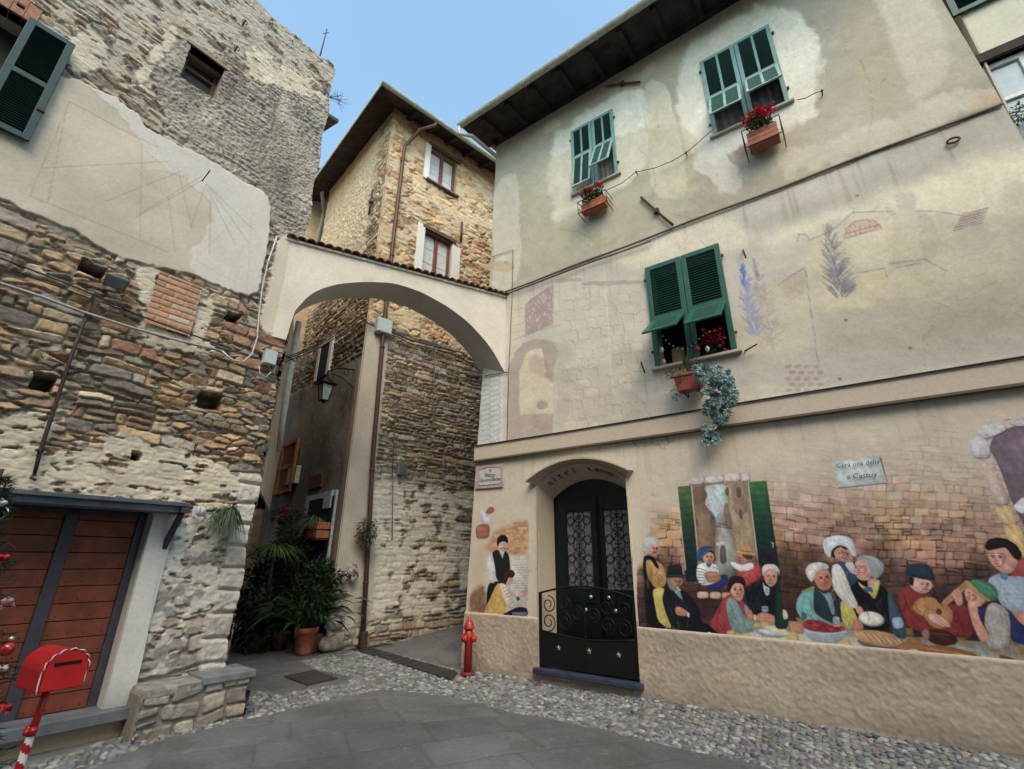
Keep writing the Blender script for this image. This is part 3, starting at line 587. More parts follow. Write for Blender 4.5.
mb = MB(); mb.pbox(L_, -1.95, -.0, .14, .235, -.25, .20); mb.build('doorstep', mat('step_slate', (.12, .13, .15), .7, var=.2, scale=6), house_l, bevel=.008)
mb = MB(); mb.cc = (.33, .26, .18); mb.pbox(L_, -2.4, .02, -.2, .138, -.25, .10); mb.build('step_base', M_PLAST, house_l)
CU_, CZ_ = L_.uv(190, 507, .42); CU_ -= .0; CZ_ -= 2.045
mb = MB(); mb.pbox(L_, -2.6, CU_, 2.045+CZ_, 2.085+CZ_, .0, .42); mb.build('canopy_slab', SLATE, house_l, bevel=.006); pass
mb = MB(); mb.pbox(L_, -2.6, CU_-.02, 1.99+CZ_, 2.043+CZ_, .02, .36); cb = mb.build('canopy_batten', mat('canopy_board', (.16, .17, .2), .8, var=.25, scale=5), house_l)
mb = MB(); a_, b_ = CU_-.06, CU_-.01; mb.pbox(L_, a_-.01, b_+.01, 1.985+CZ_, 2.035+CZ_, .04, .44); mb.obox((L_.P((a_+b_)/2, 1.66+CZ_, .07)+L_.P((a_+b_)/2, 1.98+CZ_, .33))/2, L_.d, (L_.n*.26+np.array([0, 0, .32]))/.412, (L_.n*.32-np.array([0, 0, .26]))/.412, .022, .215, .03)
mb.build('canopy_bracket', mat('bracket_blue_grey', (.03, .035, .055), .6), house_l)
mb = MB(); mb.lathe(L_.P(.20, 2.02, .13), [(.055, 0), (.055, .012)], 20, L_.n); mb.pbox(L_, .12, .2, 1.965, 2.075, .13, .142); mb.build('canopy_end_plate', mat('pale_plate', (.5, .52, .55), .6), house_l)
# stone bench block beside the door
def bench():
    t = thing('stone_bench', L_.P(.45, 0, .3), 'rough stone block seat topped with a slate slab at the house corner', 'stone bench')
    u0, u1 = -.02, .93
    def fs(pl_n0):
        def f(U, Z):
            pr, r1, r2, r3 = rubble(U, Z, 101, (.11, .19), (.16, .36), .012, .03, .1); C = stonecol(np.array([[.22, .20, .17], [.30, .26, .21], [.16, .16, .15], [.34, .31, .27]]), r1, r2, r3, U, Z, 102)
            return pr*.05+fbm(U/.1, Z/.1, 4, 103)*.03, mix(np.array([.2, .18, .15])+0*C, C, smooth(.1, .5, pr))
        return f
    wall('block', L_, u0, u1, -.15, .39, .011, fs(0), M_STONE, t, n=.36)
    pr_ = Plane(L_.P(u1, 0, 0), d=L_.n[:2]); pr_.n = L_.d.copy(); wall('block_end', pr_, 0, .38, -.15, .39, .011, fs(0), M_STONE, t, n=.0)
    mb = MB(); mb.cc = (.22, .2, .17); mb.pbox(L_, u0-.01, u1-.02, -.15, .375, -.02, .385); mb.build('core', M_STONE, t, bevel=.03)
    mb = MB(); mb.pbox(L_, u0, u1-.42, .30, .40, -.05, .41); mb.build('top_stone', STONEG, t, bevel=.03)
    mb = MB(); mb.pbox(L_, u1-.46, u1+.05, .355, .425, -.05, .44); mb.build('slate_slab', mat('bench_slate', (.17, .18, .19), .75, var=.25, scale=7, bump=.4), t, bevel=.012)
bench()
# ================================================================ painted house on the right (plane R_)
cr_ = Canvas(440, -70, 1120, 800, 2)
def P8(): cr_.fr(540, 20, 3.413)
W_ = (228, 222, 208)
P8(); 
cr_.poly([(40, 430), (60, 390), (110, 345), (180, 300), (250, 262), (345, 215), (362, 330), (375, 480), (340, 530), (290, 560), (220, 610), (120, 660), (60, 695), (38, 640)], W_, .92, 3, jag=3)
cr_.poly([(345, 205), (440, 215), (462, 320), (485, 430), (512, 620), (390, 610), (372, 470)], (212, 203, 184), .8, 1, jag=1.5)
cr_.poly([(480, 225), (500, 120), (540, 50), (640, 0), (760, -50), (880, -40), (940, 40), (968, 130), (935, 290), (935, 330), (850, 390), (760, 410), (700, 440), (640, 470), (600, 495), (520, 465), (480, 390)], W_, .92, 3.5, jag=4)
cr_.poly([(500, 450), (640, 470), (690, 530), (700, 570), (650, 590), (590, 570), (540, 520)], (218, 212, 200), .7, 1.5, jag=4)
cr_.poly([(340, 100), (430, 60), (520, 40), (500, 130), (470, 210), (380, 200), (345, 190)], (178, 166, 145), .6, 1.5, jag=4)
cr_.poly([(480, 625), (510, 560), (640, 600), (900, 500), (1100, 420), (1500, 300), (1500, 250), (1050, 380), (700, 520)], (200, 188, 170), .35, 6, jag=6)
cr_.poly([(660, 450), (800, 400), (840, 420), (740, 470), (690, 490)], (120, 80, 62), .35, 4, jag=4)          # rusty run below the flower box
cr_.poly([(285, 180), (330, 200), (345, 225), (290, 240), (225, 245), (235, 215)], (168, 140, 125), .6, 2, jag=3)
cr_.poly([(30, 345), (60, 330), (75, 355), (25, 400), (15, 380)], (205, 190, 165), .8, .7, jag=1)
cr_.poly([(345, 170), (390, 145), (405, 165), (345, 210)], (205, 190, 165), .9, .6, jag=1)
cr_.line([(450, 660), (520, 680)], .5, (110, 100, 85), .7); cr_.line([(520, 610), (560, 660), (590, 690)], .4, (120, 110, 95), .6); cr_.line([(345, 270), (372, 400), (372, 480)], .4, (130, 120, 100), .5)
cr_.fr(820, 0, 4.804)
cr_.poly([(200, -80), (480, -80), (560, 80), (630, 270), (600, 400), (500, 480), (440, 500), (400, 340), (300, 110)], (208, 200, 184), .6, 5, jag=3)
cr_.poly([(-200, 740), (150, 640), (400, 560), (640, 450), (860, 420), (900, 490), (500, 640), (100, 769), (-200, 860)], (205, 194, 176), .55, 4, jag=5)
cr_.poly([(700, 560), (760, 480), (860, 470), (870, 500), (730, 545)], (196, 165, 120), .5, 3, jag=3)
cr_.fr(480, 220, 3.203)
cr_.poly([(130, -150), (400, -260), (680, -320), (700, -40), (500, 40), (300, 120), (160, 165), (130, 140)], (176, 172, 145), .5, 2, jag=3)
cr_.poly([(35, -120), (130, -170), (130, 170), (90, 225), (40, 215)], (205, 198, 180), .7, 1.2, jag=2)
cr_.ell(75, 150, 38, 18, (170, 150, 115), .6)
# faded fresco above the band
cr_.fr(0, 0, 1)
PXY = (480, 220, 3.203)
cr_.poly([(760, 235), (860, 205), (1000, 150), (1060, 150), (1060, 215), (930, 215), (840, 215), (780, 255)], (232, 222, 196), .75, 12, jag=2); cr_.poly([(600, 262), (720, 215), (760, 235), (740, 250), (640, 270)], (228, 216, 190), .6, 8, jag=2)
cr_.poly([(800, 245), (860, 218), (900, 215), (960, 235), (960, 300), (900, 310), (810, 310)], (206, 196, 168), .6, 6, jag=2); cr_.poly([(1000, 190), (1024, 180), (1060, 240), (1060, 330), (990, 320)], (182, 172, 152), .5, 8, jag=2)
for p in [[(720, 35), (712, 20), (700, 2)], [(640, 150), (655, 175), (652, 200)], [(860, 60), (872, 100), (868, 140)], [(560, 230), (590, 238), (602, 255)], [(700, 240), (712, 262), (706, 290)], [(930, 300), (960, 318), (985, 312)], [(610, 300), (625, 330), (618, 365)], [(770, 395), (790, 380), (815, 384)]]:
    q = [p[0]]
    for a_, b_ in zip(p[:-1], p[1:]): q += [((a_[0]+b_[0])/2+2.5, (a_[1]+b_[1])/2-2), b_]
    cr_.line(q, .4, (108, 98, 84), .65)
cr_.fr(*PXY)
PU_ = (142, 118, 122)
cr_.poly([(145, 270), (165, 250), (190, 232), (210, 217), (232, 208), (235, 330), (145, 375)], PU_, .8, .5, False, jag=.5)
rs = RS(4)
for i in range(70):
    x, y = rs.uniform(148, 232), rs.uniform(215, 370)
    if y > 270-(x-145)*.7 and y < 372-(x-145)*.5: cr_.line([(x, y), (x+rs.uniform(-6, 6), y+rs.uniform(4, 9))], .6, (215, 205, 198), .6)
cr_.poly([(92, 705), (95, 470), (110, 425), (140, 395), (175, 378), (215, 376), (245, 392), (252, 420), (238, 480), (236, 690)], (150, 126, 124), .62, .8, False, jag=1)
cr_.poly([(128, 625), (130, 480), (150, 430), (175, 415), (200, 415), (205, 430), (210, 500), (236, 530), (236, 618)], (205, 194, 170), .9, .8, False, jag=1)
cr_.poly([(150, 470), (180, 430), (215, 440), (232, 500), (232, 530), (200, 510), (170, 480)], (160, 125, 118), .45, 1.5, jag=2)
cr_.poly([(178, 590), (200, 575), (220, 585), (218, 605), (185, 608)], (110, 105, 105), .6, 1.2, jag=1)
for i in range(90):
    x, y = rs.uniform(95, 235), rs.uniform(625, 700); cr_.line([(x, y), (x+rs.uniform(-7, 7), y+rs.uniform(-5, 5))], .7, (185, 165, 158), .5)
cr_.poly([(240, 400), (280, 380), (300, 420), (290, 680), (245, 690)], (160, 148, 132), .4, 2.5, jag=3)
cr_.poly([(300, 420), (540, 390), (555, 610), (300, 670)], (178, 165, 145), .3, 5, jag=5)
cr_.poly([(235, 195), (262, 185), (328, 180), (330, 202), (380, 196), (530, 190), (530, 200), (440, 208), (330, 212), (328, 190), (250, 200)], (150, 132, 130), .65, .5, jag=.8)
cr_.line([(100, 385), (180, 355), (260, 335)], .7, (150, 138, 130), .7); cr_.line([(330, 185), (332, 250)], .5, (160, 148, 145), .7); cr_.line([(235, 200), (236, 690)], .5, (165, 155, 150), .5)
for j, y in enumerate(range(225, 660, 32)):       # painted stone outlines
    x = 245+(j % 2)*20
    while x < 545:
        w = rs.uniform(28, 55); hgt = 32+rs.uniform(-3, 3); yy = y-(x-245)*.12
        if rs.rand() < .72 and (rs.rand() < .75 or x > 300) and yy > 205 and yy < 665-(x-245)*.17:
            a_ = rs.uniform(.25, .6); cr_.line([(x, yy), (x+w*.3, yy+hgt*.1+rs.uniform(-3, 3)), (x+w*.8, yy+hgt*.05), (x+w-3, yy+8), (x+w, yy+hgt)], .5, (120, 108, 102), a_)
            if rs.rand() < .5: cr_.line([(x+w, yy+hgt), (x+w*.8, yy+hgt+5), (x+w*.5, yy+hgt+6)], .9, (135, 122, 115), a_*.8)
            if rs.rand() < .25: cr_.ell(x+w*.5, yy+hgt*.5, w*.4, hgt*.4, (205, 198, 182), .5, soft=1.5)
        x += w
for j in range(14):                                # whitewashed painted quoins under the arch
    y = 505+j*16; cr_.poly([(2, y+10), (74, y-14), (74, y), (2, y+24)], (196, 202, 208), .8, .8, False)
    cr_.line([(4, y+12), (30, y+4), (34, y+14)], .6, (105, 112, 125), .8); cr_.line([(34, y), (60, y-10), (66, y+2)], .6, (105, 112, 125), .7)
for j in range(4): cr_.line([(104, 290+j*24), (140, 280+j*24), (140, 298+j*24)], .5, (140, 135, 130), .6)
def cypress(x0, y0, x1, y1, w, col, n, al, seed):
    r = RS(seed)
    for i in range(n):
        t = r.rand()**.8; cx, cy = x0+(x1-x0)*t, y0+(y1-y0)*t; ww = w*(.15+.85*math.sin(min(t*1.25, 1)*math.pi*.55)); sd_ = r.choice([-1, 1]); o = sd_*ww*r.rand()
        cr_.line([(cx+o*.3, cy+4), (cx+o, cy-12-r.rand()*8)], .9, col, al*r.uniform(.4, 1))
cypress(840, 150, 880, 368, 36, (64, 104, 190), 120, 1., 1); cypress(855, 230, 885, 368, 34, (60, 100, 195), 70, 1., 2); cypress(875, 130, 945, 400, 44, (118, 120, 146), 130, .9, 3); cr_.line([(935, 370), (940, 415)], .8, (150, 145, 150), .6)
cr_.fr(760, 100, 2.564)
cr_.poly([(-60, 480), (60, 470), (110, 440), (130, 600), (60, 680), (-60, 700)], (196, 182, 152), .45, 4, jag=5)
cr_.poly([(120, 420), (300, 400), (480, 420), (640, 460), (800, 430), (800, 640), (300, 650), (160, 660)], (160, 148, 128), .4, 8, jag=4)
cr_.poly([(240, 425), (420, 400), (430, 425), (260, 445)], (150, 148, 150), .5, 3, jag=3); cr_.poly([(540, 445), (640, 425), (640, 455), (545, 465)], (155, 140, 120), .5, 3, jag=3)
cr_.poly([(420, 320), (560, 300), (600, 330), (520, 370), (440, 380)], (150, 138, 120), .3, 6, jag=5)
cr_.poly([(-100, 650), (300, 630), (800, 600), (800, 660), (300, 700), (-100, 740)], (168, 162, 160), .4, 5, jag=4)
cr_.poly([(50, 470), (115, 430), (120, 500), (60, 520)], (178, 158, 138), .6, 3, jag=3)
cr_.poly([(125, 360), (240, 290), (345, 290), (400, 286), (470, 290), (560, 305), (640, 330), (650, 470), (480, 480), (300, 520), (130, 560)], (196, 186, 162), .6, 2.5, jag=2); cr_.poly([(240, 290), (345, 288), (345, 425), (250, 440), (215, 380)], (214, 204, 180), .6, 2, jag=2); cr_.poly([(400, 290), (440, 288), (470, 400), (420, 420)], (176, 164, 146), .5, 2, jag=2); cr_.poly([(250, 448), (325, 432), (330, 470), (260, 490)], (206, 192, 150), .6, 1.5, jag=1)
cr_.poly([(345, 240), (375, 232), (400, 240), (402, 290), (345, 285)], (160, 152, 158), .45, 2, jag=2)
for p in [[(95, 365), (100, 345), (120, 345), (125, 360), (180, 340), (240, 288), (340, 287)], [(240, 278), (240, 290)], [(400, 285), (440, 285), (540, 300)], [(250, 445), (320, 432), (325, 455)], [(350, 430), (410, 420)], [(115, 425), (150, 680)], [(45, 475), (115, 430)], [(330, 420), (420, 410), (480, 440)]]: cr_.line(p, .9, (122, 116, 132), .8)
cypress(172, 325, 208, 505, 44, (84, 86, 116), 130, .85, 5); cypress(190, 400, 212, 505, 40, (84, 86, 116), 60, .8, 6)
cr_.poly([(217, 357), (222, 330), (240, 315), (265, 308), (292, 310), (313, 330)], (192, 166, 154), .7, .5)
for p in [[(217, 357), (313, 330)], [(222, 330), (240, 315), (265, 308), (292, 310), (313, 330)], [(219, 343), (308, 321)], [(217, 357), (222, 330)]]: cr_.line(p, .9, (150, 92, 92), .8)
for i in range(6): x = 232+i*13; cr_.line([(x, 353-i*3.5), (x-2, 322-i*2)], .6, (150, 92, 92), .8)
cr_.poly([(495, 338), (520, 293), (583, 278), (568, 318)], (182, 168, 160), .8, .5, False)
for i in range(8):
    t = i/7; cr_.line([(495+t*73, 338-t*20), (520+t*63, 293-t*15)], .7, (124, 98, 98), .85)
for i in range(6):
    t = i/5; cr_.line([(495+t*25, 338-t*45), (568+t*15, 318-t*40)], .7, (124, 98, 98), .85)
for i in range(5):
    for j in range(4): cr_.poly([(64+j*24+(i % 2)*10, 680+i*15), (82+j*24+(i % 2)*10, 677+i*15), (82+j*24+(i % 2)*10, 687+i*15), (66+j*24+(i % 2)*10, 690+i*15)], (152, 122, 118), .6, .6)
for (x, y) in ((250, 245), (385, 636), (220, 565), (205, 715)): cr_.ell(x, y, 4, 4, (70, 60, 50), .9)
GAIN_UP, GAIN_LOW = 1.12, 1.10
mu_doorU = (-.10, 1.40)
def fieldR(U, Z):
    P = R_.PA(U, Z, U*0); px, py = proj(P)
    up = smooth(6.49, 6.51, Z); base_up = np.array([.40, .365, .295])*(1+.45*fbm(U/.9, Z/.9, 5, 201)+.25*fbm(U/.15, Z/.15, 4, 202))[..., None]
    base_up = mix(base_up, np.array([.42, .36, .26])+0*base_up, .6*smooth(-.1, .25, fbm(U/1.3+3, Z/1.3, 4, 203))*smooth(-1, -4, U))
    mid = np.array([.54, .495, .425])*(1+.30*fbm(U/1.0, Z/.8, 5, 204)+.12*fbm(U/.12, Z/.12, 4, 205))[..., None]; mid = mix(mid, np.array([.43, .40, .35])+0*mid, .7*smooth(-.02, .25, fbm(U/1.4, Z/.5, 4, 206)))
    mid = mix(mid, mid*.88, smooth(-1.5, -4.5, U)); C = mix(mid, base_up, up)
    # run-off streaks below the ledge and the sills
    st = smooth(.05, .3, fbm(U/.06, Z/1.2, 4, 207))*smooth(5.3, 6.45, Z)*(1-up); C = C*(1-.25*st[..., None])
    cc, ca_ = cr_.sample(px+fbm(U/.06, Z/.06, 3, 208)*1.5, py+fbm(U/.06+3, Z/.06, 3, 209)*1.5)
    C = mix(C, cc*GAIN_UP*(1+.25*fbm(U/.3, Z/.3, 5, 210))[..., None]*.90, ca_*(.86+.3*fbm(U/.2, Z/.2, 4, 220)).clip(0, 1))
    low = smooth(3.19, 3.17, Z); cl_ = np.array([.56, .49, .405])*(1+.10*fbm(U/.9, Z/.9, 4, 211)+.06*fbm(U/.1, Z/.1, 3, 212))[..., None]; cl_ = mix(cl_, cl_*.78, .55*smooth(.04, .22, fbm(U/.05, Z/.9, 4, 224))*smooth(2.2, 3.1, Z)); cl_ = cl_*(1-.5*smooth(.008, .0, np.abs(fbm(U/.9, Z/.9, 5, 225)-.11))*(fbm(U/1.6, Z/1.6, 2, 226) > .08))[..., None]; C = C*(1-.25*smooth(.004, .0, np.abs(fbm(U/.8, Z/.8, 5, 227)-.09))*(fbm(U/1.3, Z/1.3, 2, 228) > .04))[..., None]; C = mix(C, cl_, low)
    h = fbm(U/.25, Z/.25, 4, 213)*.012+fbm(U/1.5, Z/1.5, 2, 214)*.03*(1-low)+(ca_*.004+up*.012)*(1-low)
    pe = .735+.012*fbm(U/.1, U*0, 3, 215); pl = smooth(pe+.006, pe-.006, Z)
    rough = smooth(.02, .10, fbm(U/.07, Z/.055, 5, 216))*.003+smooth(.05, .12, fbm(U/.03+7, Z/.03, 4, 221))*.004+fbm(U/.018, Z/.018, 3, 217)*.007+fbm(U/.6, Z/.4, 3, 222)*.015
    cpl = np.array([.40, .325, .262])*(1+.55*fbm(U/.5, Z/.3, 5, 218)+.55*fbm(U/.02, Z/.02, 3, 219))[..., None]; cpl = mix(cpl, np.array([.25, .22, .18])+0*cpl, np.clip(smooth(.22, -.15, Z+.35*fbm(U/.25, Z/.4, 4, 223))*.9, 0, 1))
    C = mix(C, cpl, pl); h = h*(1-pl)+pl*(.03+rough); h = h-smooth(.006, .0, np.abs(Z-pe))*.0
    return h, C
rl = lambda z: np.interp(z, [-.3, 0, 3.3, 6.9, 10.7, 12], [2.87, 2.86, 2.70, 2.50, 2.40, 2.40])
RU1 = -5.02
DO = (-.095, 1.40, 2.66, .265)    # door opening: u0, u1, springing, rise
def door_hole(u, z):
    c = (DO[0]+DO[1])/2; hw = (DO[1]-DO[0])/2; t = np.clip(np.abs(u-c)/hw, 0, 1); return (np.abs(u-c) < hw) & (z < DO[2]+DO[3]*(1-t*t)) & (z > .1)
WUL = rect(R_, [(570, 133), (614, 110), (575, 191), (621, 177)]); WUL = (WUL[0]+.03, WUL[1]-.03, 8.06, 9.63)
WUR = (-3.10, -2.02, 7.90, 9.58); WLO = (-1.83, -.70, 4.215, 5.93)
ins = lambda w, e=.06: (w[0]+e, w[1]-e, w[2]+e*.3, w[3]-e)
house_r = thing('painted_house', R_.P(0, 0), 'tall plastered house with faded frescoes and a painted mural of villagers at table', 'house')
wall('front_wall', R_, lambda z: np.interp(z, [-.3, 5.9, 8.42, 10.7], [-5.2, -5.02, -4.92, -4.82]), rl, -.35, 10.72, .0165, fieldR, M_PLAST, house_r, [door_hole, ins(WUL), ins(WUR), ins(WLO), lambda u, z: (z > .735) & (z < .7) ])
SR = Plane(R_.P(2.4, 0), d=-R_.n[:2]); SR.n = R_.d.copy()
def fieldSR(U, Z):
    return fbm(U/.25, Z/.25, 4, 231)*.012, np.array([.50, .46, .38])*(1+.3*fbm(U/.8, Z/.8, 4, 232))[..., None]
# left flank of the painted house, leaning like its corner
zz_ = np.linspace(-.35, 10.72, 160); tt = np.linspace(0, 7, 100); ZZ, TT = np.meshgrid(zz_, tt, indexing='ij'); UU = rl(ZZ); hh_, cc_ = fieldSR(TT, ZZ)
gridmesh('side_wall', R_.PA(UU, ZZ, -TT), cc_, M_PLAST, house_r)
mb = MB(); mb.cc = (.46, .43, .36); mb.hexa([R_.P(-5.2, -.3, -.01), R_.P(-5.18, -.3, -.01), R_.P(-5.18, -.3, -7), R_.P(-5.2, -.3, -7), R_.P(-4.82, 10.7, -.01), R_.P(-4.8, 10.7, -.01), R_.P(-4.8, 10.7, -7), R_.P(-4.82, 10.7, -7)]); mb.pbox(R_, RU1, 2.4, -.3, 10.7, -7.1, -7); mb.build('rear_walls', M_PLAST, house_r)
# band above the ground floor
mb = MB(); mb.cc = (.49, .41, .335); mb.pbox(R_, -5.12, 2.72, 3.20, 3.465, -.05, .055); mb.build('string_course', M_PLAST, house_r, bevel=.008)
mb = MB(); mb.cc = (.12, .095, .07); mb.pbox(R_, -5.12, 2.735, 3.172, 3.20, -.05, .085); mb.build('string_course_shade', M_PLAST, house_r)  # dark strip standing in for the shadow gap under the band
mb = MB(); mb.cc = (.16, .13, .10); pts = [R_.P(u, 6.485+.01*math.sin(u*3), .03) for u in np.linspace(2.5, -4.99, 60)]
mb.tube(pts, .017, 6); mb.build('upper_ledge', M_PLAST, house_r)
# roof: soffit, rafters, tiles, gutter
mb = MB(); U0, U1 = RU1-.4, 2.72
mb.hexa([R_.P(U0, 10.60, -.02), R_.P(U1, 10.60, -.02), R_.P(U1, 10.46, .86), R_.P(U0, 10.46, .86), R_.P(U0, 10.66, -.02), R_.P(U1, 10.66, -.02), R_.P(U1, 10.52, .86), R_.P(U0, 10.52, .86)])
roof_r = mb.build('roof_overhang', SOFFIT, house_r)
rs = RS(8)
for u in np.arange(U0+.15, U1, .62):
    mb = MB(); w = .045; j = rs.uniform(-.03, .03); mb.hexa([R_.P(u-w+j, 10.53, 0), R_.P(u+w+j, 10.53, 0), R_.P(u+w+j, 10.37, .80), R_.P(u-w+j, 10.37, .80), R_.P(u-w+j, 10.60, 0), R_.P(u+w+j, 10.60, 0), R_.P(u+w+j, 10.47, .80), R_.P(u-w+j, 10.47, .80)]); mb.build('rafter', SOFFIT, roof_r)
mb = MB(); 
for k in range(3): mb.pbox(R_, RU1-.05, 2.44+k*.02, 10.48+k*.035, 10.51+k*.035, -.02, .03+k*.035)
mb.build('cornice_boards', SOFFIT, house_r)
mb = MB(); mb.cc = (.30, .17, .11); mb.hexa([R_.P(U0, 10.665, -3.5)+[0, 0, 1.0], R_.P(U1, 10.665, -3.5)+[0, 0, 1.0], R_.P(U1, 10.525, .84), R_.P(U0, 10.525, .84), R_.P(U0, 10.665, -3.5)+[0, 0, 1.08], R_.P(U1, 10.665, -3.5)+[0, 0, 1.08], R_.P(U1, 10.60, .84), R_.P(U0, 10.60, .84)]); mb.build('roof_tiles', M_TILE, house_r)
def gutter(pl, u0, u1, z, n_, r, parent, mt, dz=0., name='gutter', along=None):
    mb = MB(); ths = np.linspace(math.pi*1.0, math.pi*2.0, 9); vs = []; N = 2
    for k in range(N):
        t = k/(N-1); u = u0+(u1-u0)*t; zc = z+dz*t
        for rr in (r, r-.006):
            vs += [pl.P(u, zc+rr*math.sin(a), n_+rr*math.cos(a)) for a in ths]
    m_ = len(ths); fs = []
    for j in range(m_-1): fs += [(j, j+1, 2*m_+j+1, 2*m_+j), (m_+j, m_+j+1, 3*m_+j+1, 3*m_+j)]
    fs += [(0, m_, 3*m_, 2*m_), (m_-1, 2*m_-1, 4*m_-1, 3*m_-1)]; fs += [tuple(range(m_)), tuple(range(2*m_, 3*m_))]
    mb.add(vs, fs, False); g = mb.build(name, mt, parent)
    L = abs(u1-u0); k = max(2, int(L/.75))
    for i in range(k+1):
        t = (i+.2)/(k+.4); u = u0+(u1-u0)*t; mb = MB(); mb.tube([pl.P(u, z+dz*t+(r+.006)*math.sin(a), n_+(r+.006)*math.cos(a)) for a in ths], .009, 6); mb.build('gutter_strap', mt, g)
    return g
gutter(R_, 2.74, RU1-.4, 10.47, .93, .075, house_r, mat('old_zinc_gutter', (.40, .42, .36), .6, var=.2))
# moulded hood over the door, splayed reveal, jambs
def arcpts(u0, u1, sp_, rise, zb, n=22):
    c, hw = (u0+u1)/2, (u1-u0)/2; t = np.linspace(0, math.pi, n); return [(u1, zb)]+[(c+hw*math.cos(a), sp_+rise*math.sin(a)**2) for a in t]+[(u0, zb)]
OUT = arcpts(DO[0]-.006, DO[1]+.006, DO[2], DO[3]+.008, .1); IN = arcpts(-.02, 1.335, 2.49, .26, .1)
mb = MB(); mb.cc = (.50, .42, .33); n_ = len(OUT); vs = [R_.P(u, z, .03) for u, z in OUT]+[R_.P(u, z, -.38) for u, z in IN]
mb.add(vs, [(i, i+1, n_+i+1, n_+i) for i in range(n_-1)], True); mb.build('door_reveal', M_PLAST, house_r)
mb = MB(); mb.cc = (.40, .33, .26); A1_ = arcpts(DO[0]-.13, DO[1]+.13, DO[2]+.035, DO[3]+.005, DO[2]+.05)[1:-1]; A0_ = arcpts(DO[0]-.0, DO[1]+.0, DO[2]+.0, DO[3]+.01, DO[2])[1:-1]; n_ = len(A1_)
vs = [R_.P(u, z, 0) for u, z in A0_]+[R_.P(u, z+.015, .17) for u, z in A1_]+[R_.P(u, z+.04, .17) for u, z in A1_]+[R_.P(u, z+.05, -.01) for u, z in A1_]
mb.add(vs, [(k*n_+i, k*n_+i+1, (k+1)*n_+i+1, (k+1)*n_+i) for k in range(3) for i in range(n_-1)]+[(0, n_, 2*n_, 3*n_), (n_-1, 2*n_-1, 3*n_-1, 4*n_-1)], False); hood = mb.build('door_hood', M_PLAST, house_r)
body = 'altri tempi'; cxm = .655
INKT = mat('faded_lettering', (.13, .07, .05), .8)
lets = [(ch, i) for i, ch in enumerate(body)]
for ch, i in lets:
    if ch == ' ': continue
    t = .5+(i-5)*.058; a = math.pi*(1-t); a = math.pi*t; u = cxm-.77*math.cos(a)*-1*-1; 
    u = cxm+.77*math.cos(math.pi*(1-t))*-1; zo = DO[2]+DO[3]*(1-math.cos(math.pi*t)**2); zi = 2.49+.26*(1-math.cos(math.pi*t)**2)
    pf = R_.P(u, zo, .03); pb = R_.P(cxm+.68*math.cos(math.pi*(1-t))*-1, zi, -.38); upv = pf-pb; upv /= np.linalg.norm(upv)
    tang = -R_.d*math.sin(math.pi*t)+np.array([0, 0, 1.])*(.5/.77)*math.cos(math.pi*t)*math.sin(math.pi*t); tang -= upv*(tang@upv); tang /= np.linalg.norm(tang); o_ = np.cross(tang, upv)
    text('lettering', ch, (tang, upv, o_), pf*.70+pb*.30+o_*.010, .20, INKT, house_r, .001)
# front door: leaves with iron scroll grilles over glass
dr = thing('front_door', R_.P(.65, .12, -.4), 'black arched double door with iron scroll grilles over pale glass', 'door')
DG = mat('black_green_paint', (.004, .008, .007), .35, var=.1, spec=.3)
mb = MB(); pts = arcpts(-.06, 1.36, 2.48, .30, .1, 20); vs = [R_.P(u, z, -.40) for u, z in pts]+[R_.P(u, z, -.46) for u, z in pts]; n_ = len(pts); 
mb.add(vs, [tuple(range(n_)), tuple(range(2*n_-1, n_-1, -1))]+[(i, n_+i, n_+(i+1) % n_, (i+1) % n_) for i in range(n_)]); mb.build('door_frame', DG, dr)
def uz(px, py, n): return R_.uv(px, py, n)
glz0 = uz(580, 588, -.36)[1]; glz1 = uz(580, 511, -.36)[1]
for (xa, xb) in ((567, 592), (605, 632)):
    ua, ub = uz(xb, 550, -.36)[0], uz(xa, 550, -.36)[0]; lf0, lf1 = ua-.16, ub+.13
    mb = MB(); 
    for a in ((lf0, ua, .13, 2.5), (ub, lf1, .13, 2.5), (ua, ub, glz1, 2.5), (ua, ub, .95, glz0), (ua, ub, .13, .3)): mb.pbox(R_, *a, -.40, -.36)
    mb.pbox(R_, ua, ub, .3, .95, -.40, -.38)
    lf = mb.build('door_leaf', DG, dr, bevel=.006)
    mb = MB(); mb.pbox(R_, ua, ub, glz0, glz1, -.398, -.392); mb.build('glass_pane', mat('dim_lace', (.11, .115, .12), .6, var=.3, scale=30), lf)
    mb = MB(); hh2 = (glz1-glz0)/4.0; uc = (ua+ub)/2; w = (ub-ua)/2
    for k in range(4):
        zc = glz0+hh2*(k+.5)
        for (cu2, cz2, rr2) in ((0, -.25*hh2, .50*w), (0, .25*hh2, .44*w), (-.66*w, 0, .28*w), (.66*w, 0, .28*w)):
            mb.tube([R_.P(uc+cu2+rr2*math.cos(a), zc+cz2+rr2*math.sin(a), -.375) for a in np.linspace(0, 6.283, 15)], .0055, 5)
            if cu2 == 0: mb.tube([R_.P(uc-rr2*.5, zc+cz2, -.375), R_.P(uc+rr2*.5, zc+cz2, -.375)], .007, 5); mb.tube([R_.P(uc, zc+cz2-rr2*.6, -.375), R_.P(uc, zc+cz2+rr2*.6, -.375)], .007, 5)
    mb.build('scroll_grille', BLACK, lf)
    for (x, y) in (((591, 597), (586, 610)) if xa == 567 else ((609, 598), (616, 611))):
        mb = MB(); p = R_.q(x, y, -.33); mb.lathe(p-R_.n*.035, [(.012, 0), (.012, .02), (.027, .03), (.03, .045), (.018, .055)], 12, R_.n); mb.build('knob', BRASS, lf)
